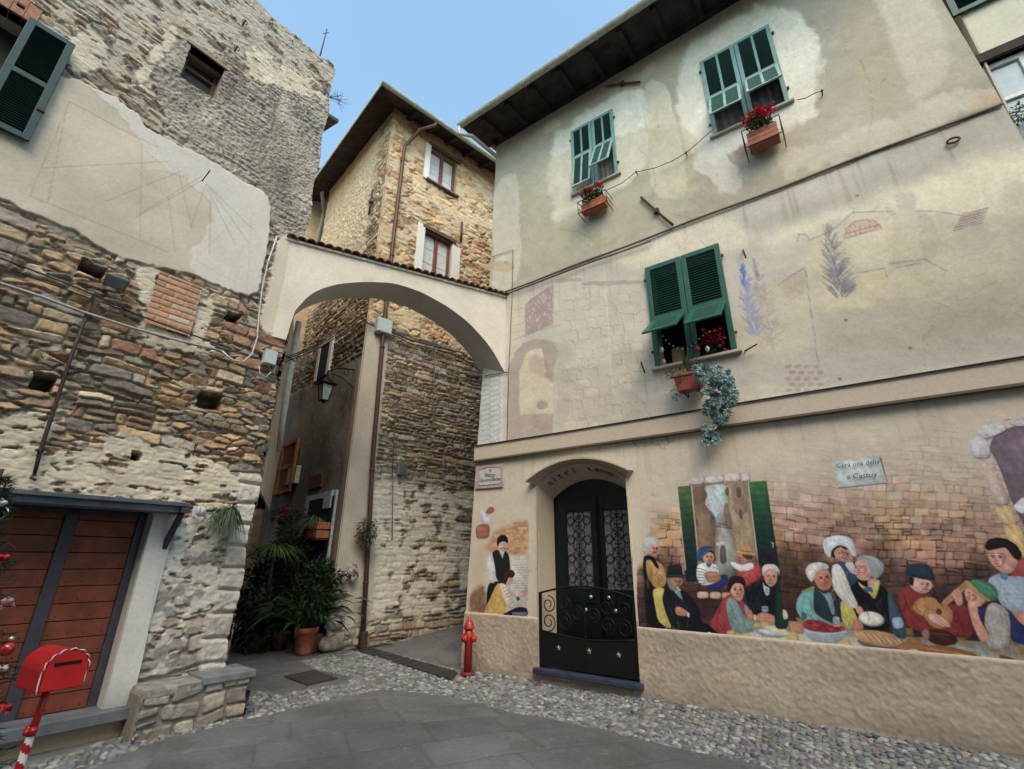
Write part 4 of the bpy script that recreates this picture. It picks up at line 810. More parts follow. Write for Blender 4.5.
# low iron gate in front of it
gt = thing('iron_gate', R_.P(.65, .12, 0), 'low black iron gate with scrolls and brass stars across the doorway', 'gate')
gn = .0
gu1, gu0 = 1.385, -.075; zt = lambda u: 1.08+.11*math.sin(math.pi*min(max((u-gu0)/(gu1-gu0), 0), 1))*1.0
mb = MB(); us = np.linspace(gu0+.02, gu1-.02, 24); zc_ = lambda u: np.interp(u, [gu0, .95, 1.12, gu1], [9, 9, .50, .66])
top = [(u, min(zt(u)-.02, 9) if u < 1.0 else .48+(u-1.0)*.55) for u in us]
poly_ = [(us[0], .16)]+[(u, z) for u, z in top]+[(us[-1], .16)]
for u_a, u_b in zip(us[:-1], us[1:]):
    za, zb_ = [.52+.10*abs(u-.65)**1.5 for u in (u_a, u_b)]
    mb.hexa([R_.P(u_a, .16, gn-.004), R_.P(u_b, .16, gn-.004), R_.P(u_b, zb_, gn-.004), R_.P(u_a, za, gn-.004), R_.P(u_a, .16, gn+.004), R_.P(u_b, .16, gn+.004), R_.P(u_b, zb_, gn+.004), R_.P(u_a, za, gn+.004)])
mb.build('sheet_panel', BLACK, gt)
mb = MB(); mb.tube([R_.P(u, zt(u), gn) for u in np.linspace(gu0, gu1, 20)], .014, 8); mb.pbox(R_, gu0-.015, gu0+.02, .12, 1.09, gn-.018, gn+.018); mb.pbox(R_, gu1-.02, gu1+.015, .12, 1.09, gn-.018, gn+.018); mb.pbox(R_, gu0, gu1, .14, .17, gn-.015, gn+.015); mb.pbox(R_, .64, .665, .16, 1.15, gn+.004, gn+.016); mb.tube([R_.P(u, .52+.10*abs(u-.65)**1.5, gn) for u in np.linspace(gu0, gu1, 16)], .012, 6); mb.build('gate_frame', BLACK, gt)
mb = MB()
for (cu_, cz, s_, fl) in ((1.24, .93, .12, 1), (1.24, .70, .12, -1), (.98, .95, .12, -1), (.98, .72, .12, 1), (.78, .84, .10, 1), (.52, .84, .10, -1), (.32, .95, .12, 1), (.32, .72, .12, -1), (.08, .93, .11, -1), (.08, .70, .11, 1)):
    pts = [R_.P(cu_+s_*(1-t*.72)*math.cos(t*9+1.5), cz+fl*s_*(1-t*.72)*math.sin(t*9+1.5), gn) for t in np.linspace(0, 1, 26)]; mb.tube(pts, .008, 6)
mb.build('scrollwork', BLACK, gt)
for (x, y) in ((558.5, 648), (589, 651), (618.5, 655)):
    mb = MB(); u, z = R_.uv(x, y, .01); c = R_.P(u, z, .006); vs = []
    for k in range(10):
        r = .042 if k % 2 == 0 else .017; a = k*math.pi/5+math.pi/2; vs.append(c+R_.d*r*math.cos(a)+np.array([0, 0, r*math.sin(a)]))
    vs += [c+R_.n*.014]; mb.add(vs, [(k, (k+1) % 10, 10) for k in range(10)]+[tuple(range(9, -1, -1))]); mb.build('star', BRASS, gt)
mb = MB(); mb.pbox(R_, -.14, 1.46, .045, .115, -.45, .12); mb.build('door_sill', mat('sill_slate', (.035, .042, .07), .5, var=.2), house_r, bevel=.015)
# ---- windows of the painted house
def genoa(w, mt, mtd, flap_ang, zf, mull, label, n0=.015, fw=.06, zb=None, lightmt=None):
    """two hinged leaves: louvres above, a push-out flap below"""
    u0, u1, z0, z1 = w; um = (u0+u1)/2; t = thing('shuttered_window', R_.P(um, z0), label, 'window'); rot = []
    reveal(R_, ins(w), .28, M_PLAST, t, col=(.4, .38, .33))
    mb = MB(); mb.pbox(R_, u0+.02, u1-.02, z0, z1, -.30, -.28); mb.build('dark_room', DARKIN, t)
    mb = MB(); mb.cc = (.42, .39, .33); mb.pbox(R_, u0-.05, u1+.05, z0-.045, z0-.005, -.1, .075); mb.build('sill', M_PLAST, t, bevel=.006)
    out = {'root': t}
    for k, (a, b) in enumerate(((um, u1), (u0, um))):       # k=0 is the left leaf as one faces it
        a += .004; b -= .004; mb = MB()
        for r in ((a, a+fw, z0, z1), (b-fw, b, z0, z1), (a+fw, b-fw, z1-fw, z1), (a+fw, b-fw, zf-fw*.5, zf+fw*.4)): mb.pbox(R_, *r, n0, n0+.036)
        if mull: mb.pbox(R_, (a+b)/2-fw*.32, (a+b)/2+fw*.32, zf+fw*.4, z1-fw, n0, n0+.036)
        s_ = mb.build('shutter', mt, t, bevel=.004)
        mb = MB(); z = zf+fw*.4+.02
        while z < z1-fw-.005: mb.obox(R_.P((a+b)/2, z, n0+.018), R_.d, R_.n*.72+np.array([0, 0, -.69]), R_.n*.69+np.array([0, 0, .72]), (b-a)/2-fw, .017, .004); z += .031 if mull else .042
        mb.build('slats', mtd, s_)
        th = math.radians(flap_ang[k]); dn = np.array([0, 0, -math.cos(th)])+R_.n*math.sin(th); nn = R_.n*math.cos(th)+np.array([0, 0, math.sin(th)]); L = zf-fw*.5-z0-.02; fa, fb = a+fw*.55, b-fw*.55; fwid = fw*(.62 if mull else 1.15)
        o = R_.P(0, zf-fw*.5, n0+.03); mb = MB()
        def bar(ua, ub, la, lb): mb.obox(o+R_.d*(ua+ub)/2+dn*(la+lb)/2, R_.d, dn, nn, (ub-ua)/2, (lb-la)/2, .013)
        bar(fa, fa+fwid, 0, L); bar(fb-fwid, fb, 0, L); bar(fa+fwid, fb-fwid, 0, fwid); bar(fa+fwid, fb-fwid, L-fwid, L)
        if mull: bar((fa+fb)/2-fwid*.5, (fa+fb)/2+fwid*.5, fwid, L-fwid)
        f_ = mb.build('flap', lightmt or mt, s_, bevel=.003); mb = MB(); l = fwid+.015
        while l < L-fwid: mb.obox(o+R_.d*(fa+fb)/2+dn*l, R_.d, dn*.72-nn*.69, nn*.72+dn*.69, (fb-fa)/2-fwid, .015, .003); l += .03
        mb.build('flap_slats', mtd, f_)
        mb = MB(); ue = b if k == 0 else a
        for zz in (z0+.25, z1-.22): mb.obox(R_.P(ue, zz, n0+.02), R_.d, R_.n, [0, 0, 1.], .035, .014, .016)
        mb.build('hinges', RUST, s_)
    return t
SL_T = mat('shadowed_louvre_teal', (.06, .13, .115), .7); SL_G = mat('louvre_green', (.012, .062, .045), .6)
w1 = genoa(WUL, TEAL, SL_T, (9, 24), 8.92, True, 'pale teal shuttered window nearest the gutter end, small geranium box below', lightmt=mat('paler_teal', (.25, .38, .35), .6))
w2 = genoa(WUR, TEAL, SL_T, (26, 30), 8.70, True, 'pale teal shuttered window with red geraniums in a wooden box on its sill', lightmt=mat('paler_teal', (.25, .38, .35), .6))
w3 = genoa(WLO, GREEN, SL_G, (52, 50), 5.0, False, 'dark green shuttered window with flaps propped open above the trailing succulent', fw=.075)
for w, t, mm in ((WUL, w1, (.30, .30, .29)), (WUR, w2, (.13, .13, .14))):
    mb = MB(); 
    n_ = 40; us = np.linspace(w[0]+.07, w[1]-.07, n_); vs = [R_.P(u, z, -.15+.02*math.sin(i*1.3)) for z in (w[2]+.03, w[3]-.1) for i, u in enumerate(us)]
    mb.add(vs, [(i, i+1, n_+i+1, n_+i) for i in range(n_-1)], True); mb.build('curtain', mat('curtain_%d' % int(mm[0]*100), mm, .9), t)
# ================================================================ arch
Auv = A_.uv
lowf = [Auv(*p) for p in ((287, 335), (290, 310), (305, 295), (335, 284), (365, 281.5), (395, 283), (421.6, 292), (448.6, 307), (469.5, 323), (487.5, 343), (499.5, 361), (504.5, 375))]
lu = np.array([p[0] for p in lowf]); lz = np.array([p[1] for p in lowf]); AL = 4.05
lu[0] = .31; lu[1] = .345
tz = lambda u: 5.92+(u-.28)*(.44/3.74)
arch = thing('archway', A_.P(2, 4.4), 'cream plastered arch bridging the lane under a row of roof tiles', 'arch')
_su = np.linspace(.345, AL, 400); _sz = np.interp(_su, lu, lz); _k = np.hanning(61); _k /= _k.sum(); _pz = np.concatenate([2*_sz[0]-_sz[1:31][::-1], _sz, 2*_sz[-1]-_sz[-31:-1][::-1]]); _sz = np.convolve(_pz, _k, 'valid')
def lowz(u): return np.where(u < .31, 4.36+0*u, np.where(u < .345, np.interp(u, lu, lz), np.interp(u, _su, _sz)))
a_, b_ = 260, 90; uu = np.linspace(-.06, AL, a_); tt = np.linspace(0, 1, b_); UU, TT = np.meshgrid(uu, tt, indexing='ij'); zl = lowz(UU); ZZ = zl+(tz(UU)+.02+.08*smooth(.5, .0, UU)-zl)*TT
archcol = lambda U, Z: mix(np.array([.56, .515, .455])*(1+.22*fbm(U/.5, Z/.5, 5, 301)+.10*fbm(U/.08, Z/.08, 3, 302))[..., None], np.array([.42, .40, .37])+0*U[..., None], .5*smooth(.05, .3, fbm(U/.35, Z/.8, 4, 303)))
gridmesh('front_face', A_.PA(UU, ZZ, fbm(UU/.3, ZZ/.3, 4, 304)*.015), archcol(UU, ZZ), M_PLAST, arch)
AD = .62
gridmesh('back_face', A_.PA(UU, ZZ, 0*UU-AD), archcol(UU, ZZ), M_PLAST, arch)
dd = np.linspace(0, AD, 16); su = np.concatenate([[-.06, .308], np.linspace(.31, AL, 150)]); UU, DD = np.meshgrid(su, dd, indexing='ij'); gridmesh('soffit', A_.PA(UU, lowz(UU), -DD), archcol(UU*1.3, DD+3)*.97, M_PLAST, arch)
mb = MB(); mb.cc = (.52, .46, .38); mb.hexa([A_.P(u, z, n) for n in (.03, -AD-.02) for u, z in ((-.06, tz(-.06)), (AL, tz(AL)), (AL, tz(AL)+.035), (-.06, tz(-.06)+.035))]); mb.build('coping', M_PLAST, arch)
rs = RS(12); N = 30
for i in range(N):      # two rows of curved tiles meeting in a low ridge: each tile its own part
    u = .12+(AL-.18)*i/(N-1)
    for side in (1, -1):
        mb = MB(); mb.cc = tuple(np.array([.26, .15, .10])*rs.uniform(.6, 1.35)*np.array([1, rs.uniform(.9, 1.2), rs.uniform(.9, 1.3)])); vs = []; nt_ = 7
        n1 = (.09+rs.uniform(-.012, .012)) if side > 0 else -AD-.09; n2 = -AD/2
        for (nn, zz2, r) in ((n1, tz(u)+.03, .072), (n2, tz(u)+.16, .06)):
            for rr in (r, r-.014):
                for a in np.linspace(0, math.pi, nt_): vs.append(A_.P(u+rr*math.cos(a), zz2+rr*.8*math.sin(a), nn))
        fs = [(j, j+1, 2*nt_+j+1, 2*nt_+j) for j in range(nt_-1)]+[(nt_+j, nt_+j+1, 3*nt_+j+1, 3*nt_+j) for j in range(nt_-1)]+[(j, j+1, nt_+j+1, nt_+j) for j in range(nt_-1)]+[(2*nt_+j, 2*nt_+j+1, 3*nt_+j+1, 3*nt_+j) for j in range(nt_-1)]+[(0, nt_, 3*nt_, 2*nt_), (nt_-1, 2*nt_-1, 4*nt_-1, 3*nt_-1)]
        if side > 0: mb.add(vs, fs, True); mb.build('roof_tile', M_TILE, arch)
        else: 
            if i % 2 == 0: mb.add(vs, fs, True); mb.build('roof_tile', M_TILE, arch)
# ================================================================ tall stone house behind (planes M_ and G_)
house_m = thing('corner_house', M_.P(0, 0), 'tall ochre rubble stone house with brown downpipe standing behind the arch', 'house')
def fieldM(U, Z):
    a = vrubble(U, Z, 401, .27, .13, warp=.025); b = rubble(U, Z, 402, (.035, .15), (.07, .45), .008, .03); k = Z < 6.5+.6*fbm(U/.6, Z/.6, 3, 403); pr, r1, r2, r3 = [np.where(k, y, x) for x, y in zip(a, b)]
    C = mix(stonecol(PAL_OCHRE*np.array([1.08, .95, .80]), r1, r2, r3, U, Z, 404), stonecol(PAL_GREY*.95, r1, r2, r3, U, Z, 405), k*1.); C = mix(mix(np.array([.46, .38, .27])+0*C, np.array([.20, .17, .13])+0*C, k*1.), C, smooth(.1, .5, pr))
    h = pr*(.03+.04*r3)+fbm(U/.06, Z/.06, 3, 406)*.02+fbm(U/.7, Z/.7, 3, 407)*.05
    pt = smooth(-.05, .12, fbm(U/.25, Z/.2, 4, 408))*(~k)*.7; C = mix(C, np.array([.50, .41, .29])*(1+.3*fbm(U/.06, Z/.06, 3, 409))[..., None], pt); h = h*(1-pt)+pt*.05
    # whitewash low down, plastered corner
    ww = smooth(3.3, 2.9, Z+.35*fbm(U/.4, Z/.4, 3, 410))*smooth(.2, .6, Z+.5*fbm(U/.3, Z/.3, 3, 411))*smooth(-.1, .03, fbm(U/.2, Z/.2, 5, 412)+.18*smooth(1.6, -.2, U)-.12*smooth(1.5, 3, U))
    C = mix(C, np.array([.56, .53, .47])*(1+.5*fbm(U/.06, Z/.06, 4, 413))[..., None], ww*.9); h = h*(1-.7*ww)+ww*.03
    cp_ = smooth(-.12, -.2, U+.06*fbm(U/.2, Z/.5, 3, 414)-.25*smooth(3, 1, Z))*smooth(6.6, 6.2, Z+.6*fbm(U/.2, Z/.2, 3, 415))*smooth(.45, .6, Z+.3*fbm(U/.2, Z/.2, 3, 416))
    C = mix(C, np.array([.45, .40, .345])*(1+.35*fbm(U/.3, Z/.5, 5, 417))[..., None], cp_); h = h*(1-cp_)+cp_*(.05+fbm(U/.1, Z/.1, 3, 418)*.01)
    eh = smooth(-.58, -.70, U); return h*(1-eh)+.05*eh, C
def fieldG(U, Z):
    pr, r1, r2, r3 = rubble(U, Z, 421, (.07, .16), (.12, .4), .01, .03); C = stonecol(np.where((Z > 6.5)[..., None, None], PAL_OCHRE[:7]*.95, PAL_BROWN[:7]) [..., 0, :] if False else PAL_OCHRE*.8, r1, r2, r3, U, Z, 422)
    hi = smooth(6.2, 6.8, Z); C = mix(C*.38, C*1.15, hi); C = mix(np.array([.24, .20, .15])+0*C, C, smooth(.1, .5, pr)); h = pr*(.03+.03*r3)+fbm(U/.06, Z/.06, 3, 423)*.02  # stones darkened low down, putting the alley's shade into the colour
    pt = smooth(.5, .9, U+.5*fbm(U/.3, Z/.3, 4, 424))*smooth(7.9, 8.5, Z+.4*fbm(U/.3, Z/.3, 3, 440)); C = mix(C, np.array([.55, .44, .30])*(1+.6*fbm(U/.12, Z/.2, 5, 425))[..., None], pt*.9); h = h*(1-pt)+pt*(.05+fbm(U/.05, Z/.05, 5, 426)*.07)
    lo = smooth(5.75, 5.5, Z-.06*U+.15*fbm(U/.4, Z/.4, 3, 427))*smooth(.45, .6, Z+.3*fbm(U/.2, Z/.2, 3, 428)); C = mix(C, np.array([.165, .148, .128])*(1+1.3*fbm(U/.5, Z/.8, 5, 429)+.5*fbm(U/.05, Z/.05, 3, 441))[..., None], lo); h = h*(1-lo)+lo*(.055+fbm(U/.1, Z/.1, 3, 430)*.01)  # low plaster colour cut as well to carry the alley's shade
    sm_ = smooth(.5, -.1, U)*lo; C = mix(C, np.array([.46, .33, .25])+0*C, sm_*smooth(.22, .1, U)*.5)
    eh = smooth(.09, -.03, U); return h*(1-eh)+.05*eh, C
def rM(pts): return rect(M_, pts)
WM1 = (.47, 1.36, 11.22, 12.42); WM2 = (.50, 1.36, 8.25, 9.62)
TOPM = 13.02
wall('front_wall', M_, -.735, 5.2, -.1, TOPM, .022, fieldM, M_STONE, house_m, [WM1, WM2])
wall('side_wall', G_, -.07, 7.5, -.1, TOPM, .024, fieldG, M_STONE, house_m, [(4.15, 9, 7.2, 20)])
mb = MB(); mb.cc = (.3, .26, .2); far = M_.P(5.2, 0, 0); g_e = G_.P(4.15, 0, 0); bk2 = far+(g_e-G_.P(0, 0))
mb.add([(*far[:2], -.1), (*bk2[:2], -.1), (*bk2[:2], TOPM), (*far[:2], TOPM)], [(0, 1, 2, 3)]); mb.add([(*g_e[:2], -.1), (*bk2[:2], -.1), (*bk2[:2], TOPM), (*g_e[:2], TOPM)], [(0, 1, 2, 3)]); mb.build('rear_walls', M_STONE, house_m)
# roof overhang
GM = [(u, 0) for u in ()]
ez = 12.62
def gut_n(px, py, z): d = gpt(px, py, z)-M_.p; return float(d@M_.d), float(d@M_.n)
eu0, en0 = gut_n(382, 83.5, ez); eu1, en1 = gut_n(497, 163, ez)
ge = gpt(314, 180, ez); ed_ = gpt(382, 83.5, ez)
mb = MB(); c1 = ed_; c2 = M_.P(5.6, ez, en0); c3 = ge+(ge-ed_)*.35
def lift(p, dz): return np.array([p[0], p[1], p[2]+dz])
i1 = M_.P(-.67, 12.95, 0); i2 = M_.P(5.6, 12.95, 0); i3 = G_.P(7.0, 12.95, 0); inn = (M_.P(2.5, 14.1, -3.0))
for dz, nm, mt_ in ((0, 'soffit', SOFFIT),):
    mb.add([c1, c2, i2, i1, lift(c1, .07), lift(c2, .07), lift(i2, .07), lift(i1, .07)], [(0, 1, 2, 3), (0, 1, 5, 4), (4, 5, 6, 7)]); mb.add([c1, c3, i3, i1, lift(c1, .07), lift(c3, .07), lift(i3, .07), lift(i1, .07)], [(0, 1, 2, 3), (0, 1, 5, 4), (4, 5, 6, 7), (1, 2, 6, 5)])
roof_m = mb.build('roof_overhang', SOFFIT, house_m)
for k in range(9):
    mb = MB(); u = -.3+k*.62; p0 = M_.P(u, 12.90, .0); p1 = M_.P(u, 12.62, en0-.06); mb.obox((p0+p1)/2-np.array([0, 0, .03]), M_.d, (p1-p0)/np.linalg.norm(p1-p0), np.cross(M_.d, (p1-p0)/np.linalg.norm(p1-p0)), .045, np.linalg.norm(p1-p0)/2, .05); mb.build('rafter', SOFFIT, roof_m)
mb = MB(); mb.cc = (.30, .18, .12); mb.add([lift(c1, .075), lift(c2, .075), lift(i2, 1.0)+M_.n*-2.5, lift(i1, 1.0)-M_.n*2.5-G_.n*1.5, lift(c3, .075), lift(i3, 1.0)-G_.n*2], [(0, 1, 2, 3), (0, 3, 5, 4)]); mb.build('roof_tiles', M_TILE, house_m)
ZINC = mat('pale_green_gutter', (.36, .42, .38), .6, var=.2)
gutter(M_, eu0-.03, eu1+2, ez+.02, en0+.03, .07, house_m, ZINC)
mb = MB(); dv = (ge-ed_); dv = dv/np.linalg.norm(dv); mb.obox((c1+c3)/2+np.array([0, 0, .035]), dv, np.cross(dv, [0, 0, 1.]), [0, 0, 1.], np.linalg.norm(c3-c1)/2, .012, .06); mb.build('verge_flashing', ZINC, house_m)
def winM(w, lab=None):
    u0, u1, z0, z1 = w; mb = MB(); fr = mat('red_brown_window', (.17, .045, .04), .5)
    reveal(M_, w, .2, M_PLAST, house_m, col=(.4, .35, .28))
    for a in ((u0, u0+.07, z0, z1), (u1-.07, u1, z0, z1), (u0+.07, u1-.07, z1-.07, z1), (u0+.07, u1-.07, z0, z0+.08), ((u0+u1)/2-.05, (u0+u1)/2+.05, z0+.08, z1-.07)): mb.pbox(M_, *a, -.12, -.05)
    f_ = mb.build('window', fr, house_m, bevel=.006); mb = MB(); mb.pbox(M_, u0+.06, u1-.06, z0+.07, z1-.06, -.105, -.10); mb.build('pane', mat('curtained_pane', (.50, .53, .54), .25, var=.1, spec=.6), f_)
    mb = MB()
    for uc in ((u0*3+u1)/4, (u0+u1*3)/4):
        for zc in (z0+(z1-z0)*.36, z0+(z1-z0)*.68): mb.pbox(M_, uc-.16, uc+.16, zc-.008, zc+.008, -.098, -.09)
    mb.build('glazing_bars', mat('white_bars', (.6, .6, .58), .5), f_)
winM(WM1); winM(WM2)
mb = MB(); mb.cc = (.62, .61, .58); mb.pbox(M_, WM1[0]-.17, WM1[0]-.005, WM1[2]-.02, WM1[3]+.02, .0, .085); mb.build('window_surround', M_PLAST, house_m, bevel=.01)
mb = MB(); mb.cc = (.62, .61, .58); mb.pbox(M_, WM2[0]-.22, WM2[0]-.005, WM2[2]-.3, WM2[3]+.08, .0, .09); mb.pbox(M_, WM2[1]+.005, WM2[1]+.26, WM2[2]-.3, WM2[3]-.1, .0, .09); mb.build('window_surround', M_PLAST, house_m, bevel=.01)
for w in (WM1, WM2):
    mb = MB(); mb.pbox(M_, w[0]-.08, w[1]+.1, w[3]+.0, w[3]+.10, .0, .10); mb.build('lintel', mat('old_wood_lintel', (.10, .07, .05), .9), house_m)
mb = MB(); mb.pbox(M_, WM1[0]-.08, WM1[1]+.08, WM1[2]-.06, WM1[2]-.01, -.05, .14); mb.build('sill', mat('dark_sill', (.14, .08, .07), .8), house_m)
# brown downpipe
mb = MB(); 
pd_top = M_.uv(443, 131, .35); 
pj = M_.uv(436, 121, en0)[0]; pts = [M_.P(pj, 12.62, en0+.0), M_.P(pj, 12.47, en0-.02), M_.P(pj-.3, 12.30, en0*.6), M_.P(-.20, 12.08, .22), M_.P(-.36, 11.75, .14), M_.P(-.37, 9, .13), M_.P(-.36, 6.4, .13), M_.P(-.28, 3.5, .13), M_.P(-.17, 1.6, .14), M_.P(-.09, .02, .14)]
mb.tube(pts, .047, 12); dp = mb.build('downpipe', BROWNPIPE, house_m)
mb = MB()
for t in (11.2, 8.3, 5.9, 3.2, 1.1): 
    u = np.interp(t, [0, 1.6, 3.5, 6.4, 12], [-.09, -.17, -.28, -.36, -.37]); mb.lathe(M_.P(u, t, .135), [(.056, 0), (.056, .035)], 12)
mb.build('pipe_clips', BROWNPIPE, dp)
mb = MB(); mb.pbox(M_, -.15, -.02, -.02, .30, .07, .21); mb.build('pipe_shoe', mat('cast_shoe', (.05, .03, .026), .7), dp, bevel=.02)
# ================================================================ mural of villagers at table (paint on the wall of the painted house)
mu = Canvas(636, 405, 1110, 690, 3.2); mu.model = True
SK = (212, 148, 122)
FACES = []
def face(cv, x, y, w, look=0., tilt=0., sm=1):
    """brow, eyes, nose, mouth and the shaded cheek of one painted head; look -1..1 turns it"""
    c, s_ = math.cos(tilt), math.sin(tilt); T = lambda a, b: (x+(a*c-b*s_)*w, y+(a*s_+b*c)*w); o = look*.35; DK = (38, 24, 22)
    cv.poly([T(.35, -.6), T(.95, -.3), T(.85, .5), T(.3, 1.05), T(.45, .2)], (128, 66, 50), .55, .8); cv.poly([T(-.5+o, .25), T(-.15+o, .2), T(-.1+o, .5), T(-.45+o, .55)], (232, 120, 100), .45, .6)
    for e in (-.42, .38):
        cv.ell(*T(e+o, -.08), .17*w, .085*w, DK, 1); cv.line([T(e-.2+o, -.30), T(e+.2+o, -.33)], .75, DK, .85)
    cv.line([T(.0+o, -.1), T(-.06+o*1.3, .28), T(.10+o, .32)], .75, (120, 58, 44), .9); cv.line([T(-.25+o, .60), T(.02+o, .64), T(.25+o, .58)], .95, (136, 34, 36), .95); cv.line([T(-.4, .95), T(.2, 1.02)], .8, (130, 70, 52), .6)
mu.fr(0, 0, 1)
# painted brick wall behind the table
xx, yy = mu.X, mu.Y
pr, r1, r2, r3 = rubble(xx/100, -yy/100*1.0+xx*.0004, 501, (.05, .10), (.08, .21), .005, .022, .2)
t_ = np.clip((yy-440)/170, 0, 1); PALM = np.array([lin(200, 168, 160), lin(190, 148, 130), lin(166, 118, 100), lin(96, 64, 58)])
k_ = t_*3; i_ = np.minimum(k_.astype(int), 2); f_ = k_-i_; bc = PALM[i_]*(1-f_)[..., None]+PALM[i_+1]*f_[..., None]
och = smooth(.0, .2, fbm(xx/60, yy/30, 3, 502))*smooth(.15, .4, t_)*smooth(.95, .6, t_); bc = mix(bc, lin(190, 146, 86)*np.ones(3)+0*bc, och*.65)
bc = bc*(.7+.6*r1)[..., None]*(1+.7*fbm(xx/5, yy/5, 3, 503))[..., None]; bc = bc*(1-(1-smooth(.0, .3, pr))*(.35+.4*smooth(-.1, .1, fbm(xx/12, yy/12, 3, 509))))[..., None]*(1+.8*fbm(xx/14, yy/10, 4, 508))[..., None]
bc = mix(bc, bc*0+lin(205, 190, 180), (r2 > .9)*.45*smooth(.8, .4, t_))
bc = mix(bc, bc*.30, .6*smooth(.0, .25, fbm(xx/35+9, yy/40, 3, 504)+.55*(t_-.62)))
edge = smooth(430, 500, yy+60*fbm(xx/40, yy/25, 4, 505)+np.interp(xx, [636, 660, 720, 800, 900, 1000, 1110], [-45, -25, -8, 18, 38, 50, 50])-18)
al_ = edge*smooth(0, .1, edge)*(.35+.65*smooth(450, 540, yy)); al_ = al_*smooth(641, 652, xx+5*fbm(xx/8, yy/8, 3, 506)+np.clip(yy-560, 0, 14))
bot = np.interp(xx, [636, 644, 1024, 1110], [627, 628, 664, 673]); al_ = np.where(yy > bot, 0, al_)
mu.c[:] = bc; mu.a[:] = al_
mu.fr(660, 465, 6.685)      # painted window onto a street
mu.poly([(213, 132), (590, 108), (650, 660), (620, 780), (250, 780), (240, 560)], (150, 120, 98), 1, .3, False)
mu.poly([(215, 150), (300, 135), (318, 180), (300, 262), (320, 300), (355, 330), (372, 480), (365, 700), (255, 640), (228, 300)], (136, 100, 82), 1)
mu.poly([(290, 300), (330, 300), (355, 480), (350, 620), (262, 600), (240, 330)], (150, 118, 92), .7)
mu.poly([(215, 150), (298, 136), (300, 260), (232, 262)], (120, 92, 86), .8)
mu.poly([(435, 125), (590, 110), (620, 420), (650, 700), (480, 700), (520, 480), (470, 380), (440, 200)], (172, 148, 120), 1)
mu.poly([(470, 125), (585, 112), (592, 330), (500, 340)], (140, 112, 92), .7, 1)
mu.poly([(290, 140), (437, 125), (445, 180), (455, 250), (418, 300), (415, 400), (375, 400), (370, 350), (335, 300), (298, 260), (318, 200)], (188, 205, 214), 1)
mu.poly([(370, 350), (415, 300), (412, 400), (378, 405)], (120, 165, 170), .8)
mu.poly([(425, 260), (455, 250), (490, 420), (440, 430)], (130, 110, 98), .9)
mu.poly([(330, 290), (372, 345), (376, 480), (345, 470)], (110, 92, 88), .8)
mu.poly([(385, 410), (440, 410), (480, 480), (510, 640), (480, 780), (370, 780), (395, 520)], (160, 172, 172), .85, 1)
for p in [[(375, 410), (480, 425)], [(385, 390), (450, 400)]]: mu.line(p, .9, (60, 62, 62), .8)
mu.poly([(400, 560), (415, 530), (440, 545), (448, 660), (400, 660)], (74, 58, 62), .85)
mu.poly([(375, 520), (430, 505), (440, 530), (380, 545)], (205, 190, 160), .9)
for q in [[(508, 150), (540, 148), (545, 220), (514, 218)], [(525, 298), (550, 297), (556, 365), (530, 364)], [(240, 350), (256, 372), (256, 425), (242, 400)], [(440, 150), (462, 148), (462, 215), (430, 190)], [(300, 160), (318, 200), (305, 240)], [(350, 340), (372, 345), (365, 370), (345, 360)]]: mu.poly(q, (82, 76, 68), .85)
rs = RS(9)
for i in range(40): x = rs.uniform(230, 640); y = rs.uniform(160, 640); mu.line([(x, y), (x+rs.uniform(-10, 10), y+rs.uniform(15, 50))], .8, (90, 80, 70), .25)
G_s = [(78, 112, 56), (54, 90, 54), (32, 66, 50), (22, 54, 52), (16, 38, 46)]
for k in range(14):
    t0, t1 = k/14, (k+1.15)/14; c = np.array(G_s[min(int(t0*5), 4)])*(1-(t0*5 % 1))+np.array(G_s[min(int(t0*5)+1, 4)])*(t0*5 % 1)
    f = lambda t, a, b: (a[0]+(b[0]-a[0])*t, a[1]+(b[1]-a[1])*t)
    La, Lb, Ra, Rb = (115, 145), (175, 775), (208, 137), (262, 775); mu.poly([f(t0, La, Lb), f(t0, Ra, Rb), f(t1, Ra, Rb), f(t1, La, Lb)], c, 1, .3, False)
    La, Lb, Ra, Rb = (592, 112), (668, 720), (712, 106), (812, 775); c = c*[.6, 1., 1.05]; mu.poly([f(t0, La, Lb), f(t0, Ra, Rb), f(t1, Ra, Rb), f(t1, La, Lb)], c, 1, .3, False)
    for a_, b_ in (((125, 160), (205, 152)), ((605, 130), (712, 124))): mu.line([(a_[0]+60*t0, a_[1]+620*t0), (b_[0]+70*t0, b_[1]+620*t0)], .5, tuple(c*.7), .6)
for p in [[(115, 142), (172, 700)], [(210, 137), (252, 560)], [(590, 110), (655, 660)]]: mu.line(p, .7, (196, 196, 172), .85)
mu.line([(745, 520), (757, 522), (755, 548)], .8, (180, 190, 190), .9)
for q in [[(190, 86), (295, 78), (297, 125), (196, 133)], [(303, 70), (422, 64), (425, 114), (306, 123)], [(432, 60), (535, 52), (540, 105), (438, 112)], [(546, 50), (597, 44), (602, 102), (551, 107)]]:
    mu.poly([(x+3, y+4) for x, y in q], (80, 66, 66), .8, .5, False); mu.poly(q, (206, 198, 202), 1, .4)
mu.fr(820, 400, 2.745)      # stone arch at the right
mu.poly([(480, 92), (530, 72), (600, 60), (800, 60), (800, 420), (590, 420), (560, 345), (530, 290), (490, 180), (462, 130)], (104, 88, 108), .95, .6)
mu.poly([(500, 120), (600, 80), (700, 100), (700, 200), (560, 200)], (134, 108, 128), .6, 3)
